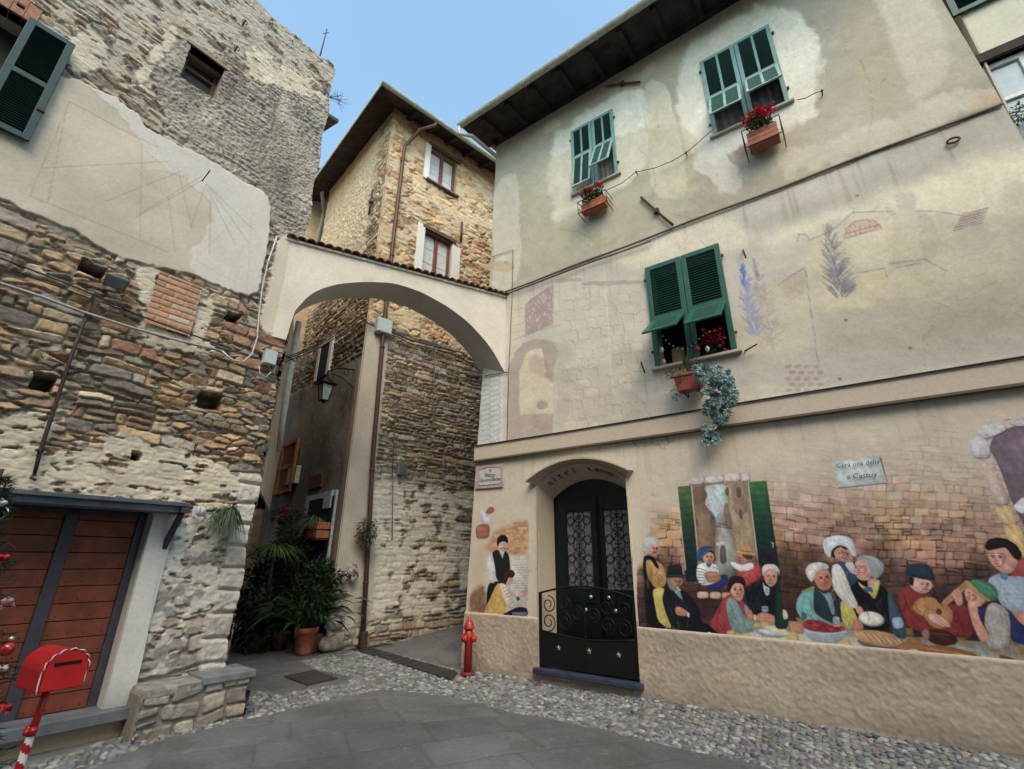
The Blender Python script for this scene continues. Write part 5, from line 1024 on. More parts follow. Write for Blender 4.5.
for q, c in [([(430, 85), (445, 68), (470, 55), (508, 66), (512, 82), (478, 98), (450, 108)], (205, 205, 208)), ([(410, 112), (425, 98), (450, 104), (466, 128), (466, 150), (455, 160), (415, 155)], (204, 200, 208)), ([(425, 166), (466, 160), (500, 232), (522, 285), (478, 290), (455, 220)], (204, 176, 164)), ([(478, 292), (522, 288), (545, 340), (515, 345), (490, 330)], (206, 176, 116)), ([(500, 345), (548, 340), (568, 395), (570, 440), (530, 420)], (206, 172, 98)), ([(512, 60), (560, 46), (600, 50), (600, 66), (540, 74)], (196, 184, 190)), ([(600, 46), (700, 46), (700, 64), (604, 64)], (200, 176, 170))]:
    mu.poly([(x+3, y+4) for x, y in q], (80, 64, 70), .7, .8); mu.poly(q, c, 1, .5, tex=.2)
mu.poly([(528, 292), (562, 262), (575, 300), (560, 312), (545, 308)], (216, 224, 230), 1)
mu.poly([(600, 150), (680, 150), (680, 420), (600, 420)], (50, 40, 50), .8, 2)
mu.fr(820, 450, 12.8)       # painted notice
mu.poly([(165, 185), (780, 90), (870, 430), (240, 495)], (60, 56, 64), .8, .6, False); mu.poly([(155, 160), (750, 75), (862, 420), (228, 480)], (196, 208, 212), 1, .3, False)
# table cloth
mu.fr(0, 0, 1)
def yb(x): return float(np.interp(x, [636, 644, 1024, 1110], [627, 628, 664, 673]))
mu.poly([(728, yb(728)), (735, 622), (760, 618), (800, 622), (850, 622), (900, 636), (960, 640), (1110, 650), (1110, yb(1110)), (1024, yb(1024)), (860, yb(860))], (208, 204, 190), 1, .4, False)
for i in range(30):
    for j in range(4):
        x = 734+i*13+j*5; y = yb(x)-4-j*8.5
        if (i+j) % 2 == 0 and y > 610+i*1.35: mu.poly([(x, y-4), (x+12, y-3), (x+14, y+4.5), (x+2, y+3.5)], (206, 178, 70), .85, .6, False)
# ---- figures, left group
mu.poly([(645, 575), (700, 585), (740, 560), (800, 545), (835, 560), (880, 555), (930, 575), (1000, 560), (1110, 560), (1110, 660), (1024, 662), (900, 645), (740, 628), (646, 626)], (44, 28, 32), .62, 9, True)
mu.poly([(642, 560), (662, 556), (672, 600), (668, 626), (646, 626)], (40, 26, 30), .6, 4)
mu.fr(640, 530, 6.407)
mu.poly([(20, 330), (60, 330), (60, 640), (45, 632)], (24, 26, 36), 1)
mu.poly([(40, 378), (100, 365), (165, 372), (215, 470), (214, 640), (45, 632)], (18, 20, 30), 1, .3)
mu.poly([(78, 376), (160, 368), (142, 430), (170, 540), (206, 628), (165, 622), (115, 580), (96, 480)], (206, 188, 66), 1)
mu.line([(110, 390), (130, 560), (180, 618)], .6, (150, 132, 40), .5)
mu.poly([(28, 185), (60, 168), (110, 200), (150, 230), (172, 300), (162, 358), (112, 376), (60, 340), (30, 262)], (196, 150, 62), 1); mu.poly([(40, 200), (70, 220), (90, 300), (70, 330), (35, 260)], (160, 116, 44), .6, .8)
mu.poly([(20, 172), (45, 158), (92, 172), (128, 244), (106, 248), (70, 190), (38, 192), (44, 290), (92, 366), (50, 372), (20, 300)], (24, 24, 34), 1)
mu.poly([(100, 262), (138, 246), (156, 275), (122, 302)], SK, 1)
mu.poly([(58, 108), (100, 82), (129, 96), (126, 130), (112, 155), (92, 170), (62, 156), (46, 138)], (216, 156, 134), 1)
mu.poly([(14, 95), (28, 60), (68, 36), (112, 44), (132, 92), (112, 88), (78, 96), (48, 140), (26, 168), (18, 140)], (190, 196, 202), 1); mu.line([(40, 70), (60, 90), (50, 130)], .6, (140, 148, 160), .6)
for q in ((92, 118), (114, 116)): mu.ell(*q, 5.4, 3.3, (60, 40, 40), 1)
mu.line([(84, 143), (96, 149), (108, 143)], .7, (150, 60, 56), .9); mu.line([(104, 118), (109, 134)], .6, (170, 104, 84), .8)
def manhat():
    mu.poly([(138, 425), (190, 382), (270, 378), (340, 440), (388, 520), (392, 592), (440, 605), (520, 668), (420, 668), (206, 632), (160, 520)], (22, 26, 38), 1)
    mu.line([(270, 440), (300, 500), (310, 560)], .8, (52, 58, 76), .7); mu.line([(170, 470), (220, 560)], .8, (50, 56, 72), .6)
    mu.poly([(213, 390), (250, 374), (274, 440), (268, 448)], (116, 168, 162), 1)
    mu.poly([(185, 305), (262, 305), (277, 328), (264, 350), (238, 385), (206, 386), (180, 350)], (176, 124, 102), 1)
    mu.poly([(170, 310), (196, 304), (200, 340), (240, 372), (226, 392), (200, 386), (182, 362)], (128, 126, 122), 1); mu.line([(238, 368), (258, 386)], 1.0, (200, 205, 205), .9)
    mu.ell(252, 322, 4, 2, (40, 28, 28), .9); mu.line([(264, 322), (276, 334), (264, 338)], .6, (130, 80, 66), .8)
    mu.poly([(175, 226), (225, 220), (270, 222), (274, 290), (172, 292)], (34, 36, 46), 1); mu.poly([(163, 284), (230, 276), (296, 288), (294, 302), (230, 304), (168, 300)], (44, 48, 60), 1); mu.line([(172, 280), (272, 278)], 1.1, (12, 12, 18), .9)
    mu.poly([(222, 500), (250, 488), (300, 515), (312, 552), (270, 550), (235, 545)], (206, 132, 98), 1); mu.line([(245, 510), (290, 532)], .5, (140, 76, 56), .8); mu.line([(240, 524), (285, 544)], .5, (140, 76, 56), .8); mu.poly([(300, 524), (318, 532), (316, 562), (306, 556)], (214, 220, 222), 1)
manhat()
mu.poly([(365, 395), (440, 395), (440, 435), (370, 438)], (206, 168, 146), 1); mu.poly([(448, 395), (520, 398), (516, 440), (448, 438)], (210, 172, 148), 1); mu.poly([(526, 400), (590, 402), (585, 435), (524, 436)], (190, 148, 126), 1)
# boy with striped shirt
mu.poly([(430, 345), (470, 310), (500, 290), (560, 280), (566, 330), (520, 382), (440, 388)], (34, 52, 116), 1)
mu.poly([(364, 232), (400, 210), (480, 214), (507, 250), (500, 330), (430, 356), (385, 350), (362, 300)], (216, 222, 230), 1)
for k in range(6): mu.line([(364+k*2, 246+k*19), (395+k*3, 250+k*19), (424, 262+k*14)], .75, (44, 52, 86), .9)
mu.line([(470, 236), (502, 250)], .7, (44, 52, 86), .8)
mu.poly([(420, 205), (462, 205), (452, 240), (430, 236)], (50, 86, 130), 1)
mu.poly([(405, 275), (450, 262), (502, 270), (522, 310), (500, 332), (440, 342), (424, 318)], (178, 122, 84), 1); mu.line([(430, 300), (500, 300)], .7, (110, 68, 44), .8); mu.line([(425, 280), (485, 280)], .6, (200, 150, 110), .8)
mu.poly([(398, 165), (428, 128), (475, 135), (487, 190), (474, 200), (400, 210)], (36, 25, 26), 1); mu.poly([(407, 168), (436, 138), (470, 150), (478, 185), (452, 218), (418, 212), (403, 190)], (206, 156, 112), 1)
mu.poly([(360, 152), (384, 112), (430, 100), (482, 110), (474, 132), (430, 128), (404, 160), (390, 208), (366, 192)], (42, 80, 138), 1); mu.line([(396, 178), (412, 148), (440, 124), (474, 122)], .7, (90, 130, 180), .8)
for q in ((432, 170), (460, 172)): mu.ell(*q, 6.8, 3.8, (40, 26, 22), 1)
mu.line([(438, 200), (458, 200)], .7, (150, 70, 60), .9)
# girl in a straw hat
mu.poly([(618, 256), (680, 260), (735, 198), (772, 230), (780, 305), (700, 345), (682, 368), (668, 322), (625, 288)], (194, 58, 66), 1)
mu.poly([(628, 158), (660, 150), (690, 180), (682, 205), (652, 216), (630, 192)], (206, 128, 104), 1); mu.poly([(650, 150), (728, 160), (722, 185), (690, 190), (662, 176)], (88, 50, 36), 1)
mu.poly([(617, 128), (680, 130), (742, 148), (736, 166), (680, 158), (618, 146)], (206, 158, 88), 1); mu.poly([(638, 112), (668, 98), (716, 106), (724, 146), (640, 134)], (198, 142, 76), 1); mu.line([(640, 132), (722, 144)], .9, (120, 70, 40), .8)
mu.poly([(574, 206), (600, 204), (650, 226), (720, 204), (732, 242), (690, 262), (640, 264), (600, 242)], (228, 230, 236), 1); mu.poly([(655, 285), (700, 262), (690, 300), (670, 300)], (210, 110, 90), .9)
# old man in the dark suit
mu.poly([(664, 378), (720, 340), (785, 318), (850, 355), (900, 310), (900, 585), (740, 565), (690, 480)], (20, 24, 38), 1)
mu.poly([(786, 330), (800, 360), (832, 370), (824, 420), (802, 416)], (214, 222, 232), 1); mu.poly([(800, 370), (828, 372), (822, 400), (812, 418), (802, 400)], (110, 152, 182), 1)
mu.poly([(790, 262), (830, 240), (880, 255), (887, 300), (866, 350), (832, 366), (800, 330)], (208, 142, 118), 1)
mu.poly([(780, 242), (808, 218), (868, 220), (896, 260), (890, 300), (872, 262), (830, 246), (800, 262), (790, 304)], (210, 210, 208), 1)
for q in ((822, 296), (858, 298)): mu.ell(*q, 8.1, 3.8, (50, 36, 36), 1)
mu.line([(840, 296), (846, 322), (836, 326)], .7, (150, 84, 70), .9); mu.line([(824, 342), (852, 342)], .8, (140, 56, 52), .9); mu.line([(812, 286), (832, 284)], .6, (190, 186, 180), .9)
mu.poly([(742, 545), (790, 524), (860, 548), (900, 604), (900, 612), (820, 592), (745, 582)], (208, 132, 100), 1); mu.line([(760, 560), (830, 566)], .5, (140, 76, 56), .7); mu.poly([(728, 540), (744, 544), (746, 580), (732, 578)], (200, 206, 215), 1)
mu.poly([(778, 488), (820, 488), (824, 526), (783, 526)], (134, 166, 206), .95); mu.line([(780, 502), (820, 502)], .8, (40, 60, 100), .9)
# boy in the red waistcoat
mu.poly([(436, 602), (470, 560), (500, 498), (540, 430), (590, 402), (664, 450), (690, 520), (640, 600), (560, 660), (520, 675)], (168, 44, 62), 1)
mu.poly([(550, 470), (575, 430), (612, 442), (662, 540), (745, 612), (732, 650), (650, 672), (590, 642), (563, 560)], (118, 156, 156), 1); mu.line([(580, 470), (610, 560), (660, 640)], .9, (80, 116, 118), .6); mu.line([(620, 500), (650, 590)], .8, (160, 190, 186), .5)
mu.poly([(668, 470), (700, 500), (706, 520), (672, 530)], (120, 156, 158), 1); mu.poly([(672, 530), (710, 503), (727, 560), (704, 582)], (212, 122, 96), 1); mu.line([(690, 530), (716, 540)], .5, (140, 66, 52), .8)
mu.poly([(575, 372), (600, 338), (656, 342), (670, 398), (652, 448), (628, 458), (592, 420)], (222, 154, 134), 1)
mu.poly([(556, 385), (566, 312), (600, 288), (664, 300), (684, 345), (670, 372), (656, 345), (612, 338), (590, 365), (576, 396)], (42, 29, 29), 1)
for q in ((612, 378), (645, 376)): mu.ell(*q, 7.4, 4.5, (40, 26, 26), 1)
mu.line([(604, 366), (622, 364)], .7, (50, 34, 30), .9); mu.line([(636, 364), (654, 364)], .7, (50, 34, 30), .9); mu.line([(632, 384), (636, 406), (626, 408)], .6, (170, 96, 80), .9); mu.line([(618, 428), (646, 426)], .9, (176, 70, 66), .95)
mu.ell(585, 660, 32, 18, (196, 160, 74)); mu.ell(680, 675, 34, 14, (206, 176, 96))
mu.ell(840, 660, 105, 26, (128, 156, 190), 1, .14); mu.ell(845, 654, 85, 18, (206, 214, 222), 1, .14); mu.poly([(780, 620), (800, 600), (850, 612), (940, 640), (960, 680), (850, 668)], (214, 206, 180), 1); mu.poly([(725, 600), (770, 585), (850, 602), (840, 615), (760, 622), (730, 625)], (190, 170, 100), .9)
# ---- figures, middle group
mu.fr(780, 520, 5.493)
mu.poly([(-10, 240), (0, 420), (10, 440), (15, 480), (40, 500), (46, 600), (-30, 600), (-30, 470)], (22, 46, 46), 1)
mu.fr(630, 430, 3.345)
mu.poly([(492, 540), (502, 538), (506, 580), (526, 610), (532, 660), (500, 662), (490, 610)], (24, 58, 52), 1); mu.poly([(510, 598), (524, 604), (530, 630), (514, 636)], (198, 196, 172), 1)
mu.fr(780, 520, 5.493)
mu.poly([(400, 260), (600, 400), (612, 640), (400, 640)], (20, 20, 28), .9, 1)
mu.poly([(92, 440), (120, 395), (185, 370), (192, 420), (182, 500), (240, 540), (292, 575), (250, 592), (120, 548), (88, 492)], (112, 178, 182), 1); mu.line([(130, 420), (120, 500), (180, 540)], .9, (70, 130, 140), .6); mu.poly([(118, 500), (150, 520), (140, 550), (116, 548)], (40, 84, 104), .9)
mu.poly([(185, 368), (230, 400), (300, 400), (330, 460), (334, 545), (300, 572), (240, 546), (183, 505)], (38, 58, 62), 1)
mu.poly([(206, 380), (240, 410), (280, 392), (305, 520), (285, 524), (256, 430)], (124, 164, 184), 1); mu.poly([(110, 395), (185, 360), (192, 378), (130, 402)], (146, 166, 74), 1)
mu.poly([(176, 292), (200, 262), (240, 258), (274, 285), (288, 350), (268, 382), (230, 388), (196, 354)], (204, 130, 98), 1)
mu.poly([(138, 275), (158, 243), (210, 230), (262, 243), (270, 268), (220, 272), (198, 290), (182, 330), (172, 342), (150, 312)], (204, 208, 204), 1, .5, tex=.35)
for q in ((226, 318), (256, 310)): mu.ell(*q, 6.8, 3.6, (60, 34, 30), 1)
mu.line([(242, 312), (252, 334), (244, 340)], .7, (150, 80, 60), .9); mu.line([(232, 358), (264, 354)], .8, (150, 60, 50), .9); mu.line([(214, 306), (236, 302)], .7, (180, 180, 170), .9)
mu.poly([(285, 575), (340, 574), (362, 602), (300, 604)], (206, 130, 98), 1); mu.poly([(288, 530), (330, 532), (326, 570), (292, 570)], (170, 190, 205), .7)
# woman leaning in with a white bonnet
mu.poly([(330, 430), (400, 480), (432, 560), (382, 602), (340, 560)], (200, 188, 62), 1); mu.line([(350, 470), (380, 580)], .8, (140, 128, 36), .5)
mu.poly([(296, 236), (340, 224), (400, 246), (432, 330), (382, 366), (340, 300)], (46, 74, 118), 1); mu.poly([(350, 240), (400, 225), (425, 290), (400, 300)], (212, 210, 214), .9)
mu.poly([(283, 250), (320, 238), (352, 280), (392, 390), (432, 470), (402, 492), (330, 430), (288, 370)], (216, 210, 210), 1); mu.line([(310, 270), (340, 370), (400, 460)], .9, (170, 162, 164), .5)
mu.poly([(413, 482), (440, 468), (468, 505), (442, 522), (425, 512)], (214, 142, 122), 1)
mu.poly([(398, 555), (430, 538), (462, 582), (450, 612), (400, 602)], (196, 114, 90), 1)
mu.poly([(276, 168), (320, 137), (368, 155), (340, 160), (310, 180), (300, 212), (277, 196)], (38, 27, 28), 1)
mu.poly([(298, 165), (342, 142), (390, 180), (408, 212), (374, 240), (322, 216), (298, 196)], (206, 140, 120), 1); mu.poly([(330, 137), (368, 150), (372, 166), (345, 158)], (38, 27, 28), 1)
for q in ((326, 182), (356, 180)): mu.ell(*q, 6.8, 3.3, (44, 28, 28), 1)
mu.line([(348, 182), (362, 202), (354, 206)], .6, (150, 84, 70), .9); mu.line([(352, 222), (374, 216)], .8, (170, 60, 56), .9)
mu.poly([(234, 130), (244, 105), (262, 94), (320, 84), (388, 94), (416, 158), (421, 200), (402, 200), (372, 150), (322, 133), (282, 163), (276, 212), (246, 182)], (206, 218, 232), 1); mu.line([(262, 110), (300, 118), (340, 108), (380, 130)], .9, (160, 176, 200), .6); mu.line([(256, 150), (262, 185)], .8, (160, 176, 200), .6)
# woman with grey hair, black dress
mu.poly([(384, 370), (430, 338), (546, 343), (602, 400), (618, 604), (480, 612), (440, 540), (467, 505), (432, 460), (398, 400)], (18, 20, 30), 1)
mu.poly([(480, 320), (530, 320), (530, 350), (485, 370)], (206, 146, 130), 1)
mu.poly([(427, 336), (462, 368), (500, 363), (534, 326), (552, 336), (522, 442), (490, 402), (440, 365)], (206, 190, 96), 1); mu.poly([(458, 373), (480, 364), (508, 370), (512, 402), (492, 390), (472, 402)], (62, 94, 146), 1)
mu.poly([(412, 232), (440, 215), (492, 250), (508, 305), (474, 336), (432, 326), (408, 290), (416, 262)], (224, 164, 148), 1)
mu.poly([(413, 216), (450, 190), (522, 200), (572, 240), (572, 282), (530, 326), (505, 312), (490, 252), (440, 218)], (154, 160, 172), 1); mu.line([(450, 205), (510, 225), (540, 290)], .9, (110, 116, 130), .6); mu.line([(470, 200), (530, 220), (560, 270)], .9, (196, 202, 210), .6)
mu.ell(436, 252, 5, 2.4, (60, 40, 40), .9); mu.line([(412, 262), (408, 284), (418, 288)], .6, (170, 104, 90), .9); mu.line([(416, 300), (436, 302)], .9, (176, 70, 70), .9)
mu.ell(502, 543, 72, 41, (150, 150, 142), 1, .15); mu.ell(500, 540, 66, 36, (228, 228, 216), 1, .15)
# table goods
mu.poly([(125, 588), (240, 610), (370, 598), (362, 640), (312, 682), (210, 682), (150, 642)], (154, 168, 190), 1); mu.line([(140, 610), (240, 628), (362, 612)], .9, (206, 216, 228), .8)
mu.poly([(124, 562), (160, 543), (230, 553), (300, 588), (350, 583), (364, 605), (300, 622), (180, 612), (132, 594)], (156, 28, 48), 1)
for i, (x, y) in enumerate([(160, 565), (195, 575), (240, 582), (280, 600), (325, 597), (345, 600), (220, 595)]): mu.ell(x, y, 16, 8, (196, 48, 66) if i % 2 else (120, 18, 36), .8, .3)
mu.poly([(54, 566), (90, 555), (130, 580), (132, 626), (95, 628), (60, 602)], (198, 134, 86), 1)
mu.poly([(415, 660), (450, 650), (540, 680), (660, 690), (640, 708), (540, 706), (450, 692)], (108, 92, 100), 1)
mu.poly([(400, 612), (500, 603), (592, 618), (662, 650), (684, 682), (600, 700), (500, 682), (420, 655)], (190, 142, 90), 1)
for i in range(7): x = 440+i*32; mu.poly([(x, 618+i*6), (x+20, 612+i*6), (x+62, 660+i*4), (x+44, 672+i*3)], (212, 166, 108), .9); mu.line([(x+22, 616+i*6), (x+62, 662+i*4)], .7, (120, 76, 44), .8)
mu.poly([(590, 392), (610, 390), (622, 440), (645, 475), (692, 590), (694, 655), (632, 645), (602, 560)], (52, 82, 98), 1); mu.poly([(612, 540), (668, 530), (684, 588), (626, 600)], (146, 172, 206), 1)
mu.poly([(690, 660), (769, 640), (769, 700), (700, 690)], (170, 110, 60), .9)
# ---- figures, right group
mu.fr(900, 520, 5.127)
mu.poly([(555, 260), (600, 200), (640, 190), (760, 200), (760, 480), (640, 480)], (160, 52, 66), .95)
mu.poly([(440, 312), (500, 272), (560, 290), (640, 290), (700, 320), (720, 480), (565, 480), (500, 412), (503, 365)], (156, 176, 200), 1)
for k in range(5): mu.line([(515, 340+k*24), (636, 344+k*24)], .7, (190, 204, 220), .5)
mu.poly([(505, 262), (560, 285), (545, 312), (515, 300)], (90, 130, 180), 1)
mu.poly([(566, 478), (640, 462), (700, 470), (700, 560), (640, 545), (600, 512)], (208, 134, 114), 1)
mu.poly([(448, 165), (500, 140), (545, 140), (582, 185), (604, 200), (592, 250), (552, 282), (500, 256), (460, 212)], (214, 150, 130), 1)
mu.poly([(433, 142), (445, 100), (500, 88), (545, 96), (602, 128), (630, 182), (612, 208), (588, 200), (570, 180), (542, 140), (500, 148), (450, 158)], (30, 25, 26), 1)
for q in ((472, 184), (512, 184)): mu.ell(*q, 9.5, 3.9, (40, 26, 26), 1)
mu.line([(486, 184), (482, 212), (494, 216)], .7, (160, 90, 74), .9); mu.line([(484, 236), (512, 234)], .9, (170, 66, 62), .9); mu.line([(460, 172), (482, 170)], .8, (40, 28, 26), .9); mu.line([(498, 170), (526, 172)], .8, (40, 28, 26), .9)
mu.poly([(-12, 380), (10, 348), (50, 330), (110, 380), (160, 380), (182, 430), (262, 430), (345, 436), (372, 520), (370, 604), (270, 604), (130, 582), (36, 545), (-2, 450)], (136, 36, 42), 1); mu.line([(20, 380), (50, 470), (110, 520)], 1, (96, 20, 30), .6); mu.line([(290, 470), (330, 580)], 1, (96, 20, 30), .6)
mu.poly([(62, 292), (110, 298), (158, 313), (168, 345), (132, 378), (90, 372), (50, 340)], (220, 172, 152), 1); mu.poly([(48, 288), (76, 298), (66, 345), (46, 322)], (38, 29, 29), 1)
mu.poly([(26, 266), (36, 238), (60, 225), (110, 221), (152, 232), (168, 262), (180, 310), (122, 306), (60, 291), (28, 286)], (36, 58, 80), 1); mu.line([(60, 284), (120, 296), (178, 300)], 1, (16, 28, 44), .9)
mu.ell(124, 322, 6, 2.2, (60, 40, 36), .9); mu.line([(158, 318), (170, 338), (160, 342)], .6, (170, 110, 90), .8); mu.line([(130, 358), (152, 356)], .8, (160, 80, 70), .9)
mu.poly([(60, 456), (74, 422), (100, 402), (135, 394), (180, 400), (200, 430), (240, 438), (266, 462), (272, 490), (258, 532), (220, 560), (160, 546), (128, 500), (88, 476)], (186, 124, 62), 1); mu.line([(85, 440), (150, 500), (220, 545)], .9, (226, 170, 100), .6); mu.ell(200, 470, 17, 15, (70, 40, 24), .9, .6)
mu.poly([(205, 425), (325, 320), (340, 308), (362, 318), (345, 345), (232, 446)], (190, 136, 74), 1); mu.line([(215, 440), (345, 325)], .5, (90, 54, 30), .9)
mu.poly([(264, 370), (290, 348), (318, 380), (322, 432), (295, 442), (278, 410)], (220, 150, 130), 1)
for k in range(3): mu.line([(272+k*10, 366-k*3), (300+k*8, 400-k*3)], .6, (150, 84, 70), .9)
mu.poly([(138, 486), (180, 478), (232, 510), (268, 552), (222, 546), (160, 522)], (224, 172, 156), 1); mu.line([(190, 495), (255, 546)], .5, (150, 90, 80), .9); mu.line([(175, 500), (235, 545)], .5, (150, 90, 80), .9)
mu.poly([(388, 470), (445, 440), (438, 520), (412, 505), (400, 520)], (32, 50, 102), 1); mu.poly([(500, 425), (562, 460), (640, 560), (700, 640), (640, 640), (565, 622), (560, 510)], (32, 48, 104), 1)
mu.poly([(445, 442), (480, 418), (542, 450), (566, 510), (562, 640), (500, 667), (440, 642), (457, 590), (430, 530)], (172, 162, 158), 1)
for i in range(30): mu.ell(455+(i*37) % 100, 450+(i*53) % 200, 3, 3, (214, 208, 204), .7)
mu.poly([(348, 432), (392, 414), (402, 500), (457, 590), (452, 628), (412, 622), (368, 530)], (220, 148, 126), 1)
mu.poly([(330, 362), (348, 342), (400, 378), (442, 415), (412, 442), (372, 452), (336, 402)], (218, 150, 130), 1); mu.poly([(345, 430), (365, 400), (395, 392), (402, 420), (380, 470), (355, 468)], (226, 156, 134), 1); mu.line([(362, 412), (396, 402)], .6, (150, 84, 70), .9)
mu.poly([(338, 314), (352, 312), (384, 345), (432, 390), (474, 417), (440, 416), (390, 380), (345, 342)], (190, 142, 80), 1)
mu.poly([(350, 312), (400, 303), (470, 323), (504, 370), (500, 406), (472, 416), (422, 382), (382, 342)], (48, 132, 98), 1); mu.line([(400, 320), (460, 345), (490, 390)], 1, (100, 176, 140), .6)
mu.ell(350, 368, 4, 2.2, (50, 34, 34), .9)
mu.poly([(-40, 660), (30, 618), (130, 640), (250, 645), (402, 688), (392, 716), (250, 702), (150, 687), (60, 655), (0, 690)], (156, 94, 46), 1); mu.line([(130, 655), (380, 700)], .8, (206, 146, 84), .7)
mu.poly([(125, 590), (150, 556), (250, 568), (297, 610), (290, 636), (230, 647), (160, 632)], (72, 30, 30), 1); mu.poly([(110, 572), (135, 555), (154, 580), (146, 616), (120, 612)], (156, 104, 98), 1); mu.line([(165, 580), (250, 590)], 1.2, (120, 60, 54), .6)
mu.poly([(280, 640), (400, 662), (500, 688), (488, 700), (300, 656)], (140, 160, 178), 1); mu.poly([(498, 688), (592, 710), (590, 728), (520, 716)], (112, 60, 42), 1)
mu.fr(0, 0, 1)
mu.poly([(1030, 600), (1050, 560), (1085, 565), (1100, 600), (1105, 650), (1040, 648)], (60, 80, 120), .9); mu.ell(1066, 545, 12, 15, (212, 150, 128)); mu.poly([(1052, 540), (1056, 526), (1074, 524), (1082, 540), (1066, 534)], (60, 40, 34), 1)
mu.model = False
mu.fr(640, 530, 6.407)
for a in ((92, 122, 30, .4, .1), (238, 335, 26, .8, 0), (440, 180, 30, .2, 0), (648, 182, 22, -.9, .1), (838, 300, 36, .1, .1), (626, 388, 38, .1, .05)): face(mu, *a)
mu.fr(780, 520, 5.493)
for a in ((240, 322, 40, .3, -.15), (350, 186, 36, .2, .35), (446, 266, 36, -.9, 0)): face(mu, *a)
mu.fr(900, 520, 5.127)
for a in ((118, 334, 34, .8, .1), (504, 196, 44, -.5, 0), (368, 388, 30, -.7, .5)): face(mu, *a)
# folds and highlights on the clothes
rs = RS(77); mu.fr(640, 530, 6.407)
for (x0, y0, x1, y1, c) in ((50, 200, 140, 340, (120, 84, 30)), (170, 430, 330, 600, (60, 66, 86)), (460, 470, 540, 640, (98, 18, 34)), (580, 470, 680, 620, (70, 104, 106)), (690, 380, 780, 540, (52, 58, 80)), (640, 270, 760, 330, (120, 24, 36))):
    for k in range(7): x, y = rs.uniform(x0, x1), rs.uniform(y0, y1); mu.line([(x, y), (x+rs.uniform(-18, 18), y+30), (x+rs.uniform(-26, 26), y+62)], .8, c, .5)
mu.fr(780, 520, 5.493)
for (x0, y0, x1, y1, c) in ((110, 400, 170, 520, (70, 128, 136)), (200, 420, 310, 540, (20, 32, 36)), (290, 270, 400, 440, (160, 150, 152)), (430, 400, 590, 560, (56, 60, 76)), (340, 460, 400, 580, (138, 124, 34))):
    for k in range(7): x, y = rs.uniform(x0, x1), rs.uniform(y0, y1); mu.line([(x, y), (x+rs.uniform(-16, 16), y+26), (x+rs.uniform(-22, 22), y+55)], .8, c, .5)
mu.fr(900, 520, 5.127)
for (x0, y0, x1, y1, c) in ((10, 380, 150, 540, (84, 16, 24)), (280, 450, 350, 590, (84, 16, 24)), (450, 450, 550, 640, (120, 110, 106)), (510, 310, 630, 450, (104, 122, 146))):
    for k in range(8): x, y = rs.uniform(x0, x1), rs.uniform(y0, y1); mu.line([(x, y), (x+rs.uniform(-16, 16), y+24), (x+rs.uniform(-22, 22), y+52)], .8, c, .5)
# small mural left of the door
ms = Canvas(462, 492, 532, 622, 5); ms.model = True
ms.fr(460, 500, 6.152)
X, Y = ms.X, ms.Y; n1 = fbm(X/5, Y/4, 4, 601)
b, m1 = ms.mask([(160, 250), (230, 190), (330, 140), (440, 108), (436, 345), (310, 345), (200, 330), (140, 300)], 4, True, 2)
pr, r1, r2, r3 = rubble(X[b]/25, -Y[b]/25, 602, (.07, .13), (.1, .25), .006, .012); ms._put(b, m1, (lin(198, 142, 92)+0*X[b][..., None])*(.65+.6*r1)[..., None]*(.7+.3*pr)[..., None], .9)
b, m1 = ms.mask([(60, 640), (80, 560), (140, 500), (165, 540), (170, 705), (70, 700)], 3, True, 2)
ms._put(b, m1, (lin(126, 88, 62)+0*X[b][..., None])*(1+1.2*fbm(X[b]/3, Y[b]/3, 3, 603))[..., None], .95)
b, m1 = ms.mask([(90, 300), (160, 250), (170, 380), (150, 520), (100, 480)], 5, True, 2); ms._put(b, m1, lin(190, 160, 120)*np.ones((1, 1, 3)), .5)
ms.poly([(120, 75), (150, 48), (190, 90), (205, 150), (130, 142)], (202, 206, 220), 1); ms.poly([(155, 85), (168, 55), (190, 40), (214, 50), (210, 76), (170, 92)], (156, 90, 64), 1); ms.poly([(160, 80), (180, 84), (175, 100), (162, 98)], (220, 170, 145), 1)
ms.poly([(95, 165), (130, 145), (186, 150), (182, 236), (100, 242)], (166, 96, 82), 1); ms.line([(98, 200), (184, 192)], .5, (110, 60, 52), .7)
ms.poly([(170, 510), (230, 498), (290, 500), (280, 560), (200, 640), (160, 700)], (22, 22, 30), 1)
ms.poly([(308, 340), (430, 338), (412, 662), (300, 650)], (198, 192, 186), 1, .2, False)
rs = RS(6)
for j in range(15):
    x = 325+rs.uniform(0, 12)
    while x < 408: w = rs.uniform(5, 16); ms.line([(x, 368+j*16), (x+w, 366+j*16+rs.uniform(-3, 3))], .35, (92, 84, 84), .75); x += w+6
ms.poly([(165, 362), (195, 322), (216, 380), (226, 440), (212, 516), (180, 502), (153, 440)], (194, 200, 210), 1); ms.poly([(290, 310), (312, 350), (312, 430), (292, 420)], (184, 190, 200), 1)
ms.poly([(195, 320), (235, 304), (300, 318), (312, 430), (290, 500), (225, 502), (214, 400)], (30, 35, 38), 1); ms.poly([(238, 306), (278, 304), (262, 360)], (196, 202, 212), 1)
ms.poly([(234, 262), (270, 248), (293, 268), (288, 310), (263, 322), (240, 302)], (208, 170, 150), 1); ms.poly([(226, 262), (230, 235), (250, 214), (280, 214), (298, 240), (296, 270), (270, 252), (246, 262), (234, 294)], (24, 24, 28), 1)
ms.line([(250, 300), (264, 294), (278, 300)], .7, (20, 18, 20), 1)
for q in ((254, 278), (276, 278)): ms.ell(*q, 4, 2, (30, 24, 24), .9)
ms.poly([(165, 706), (420, 722), (416, 662), (350, 656), (270, 700)], (26, 28, 46), 1)
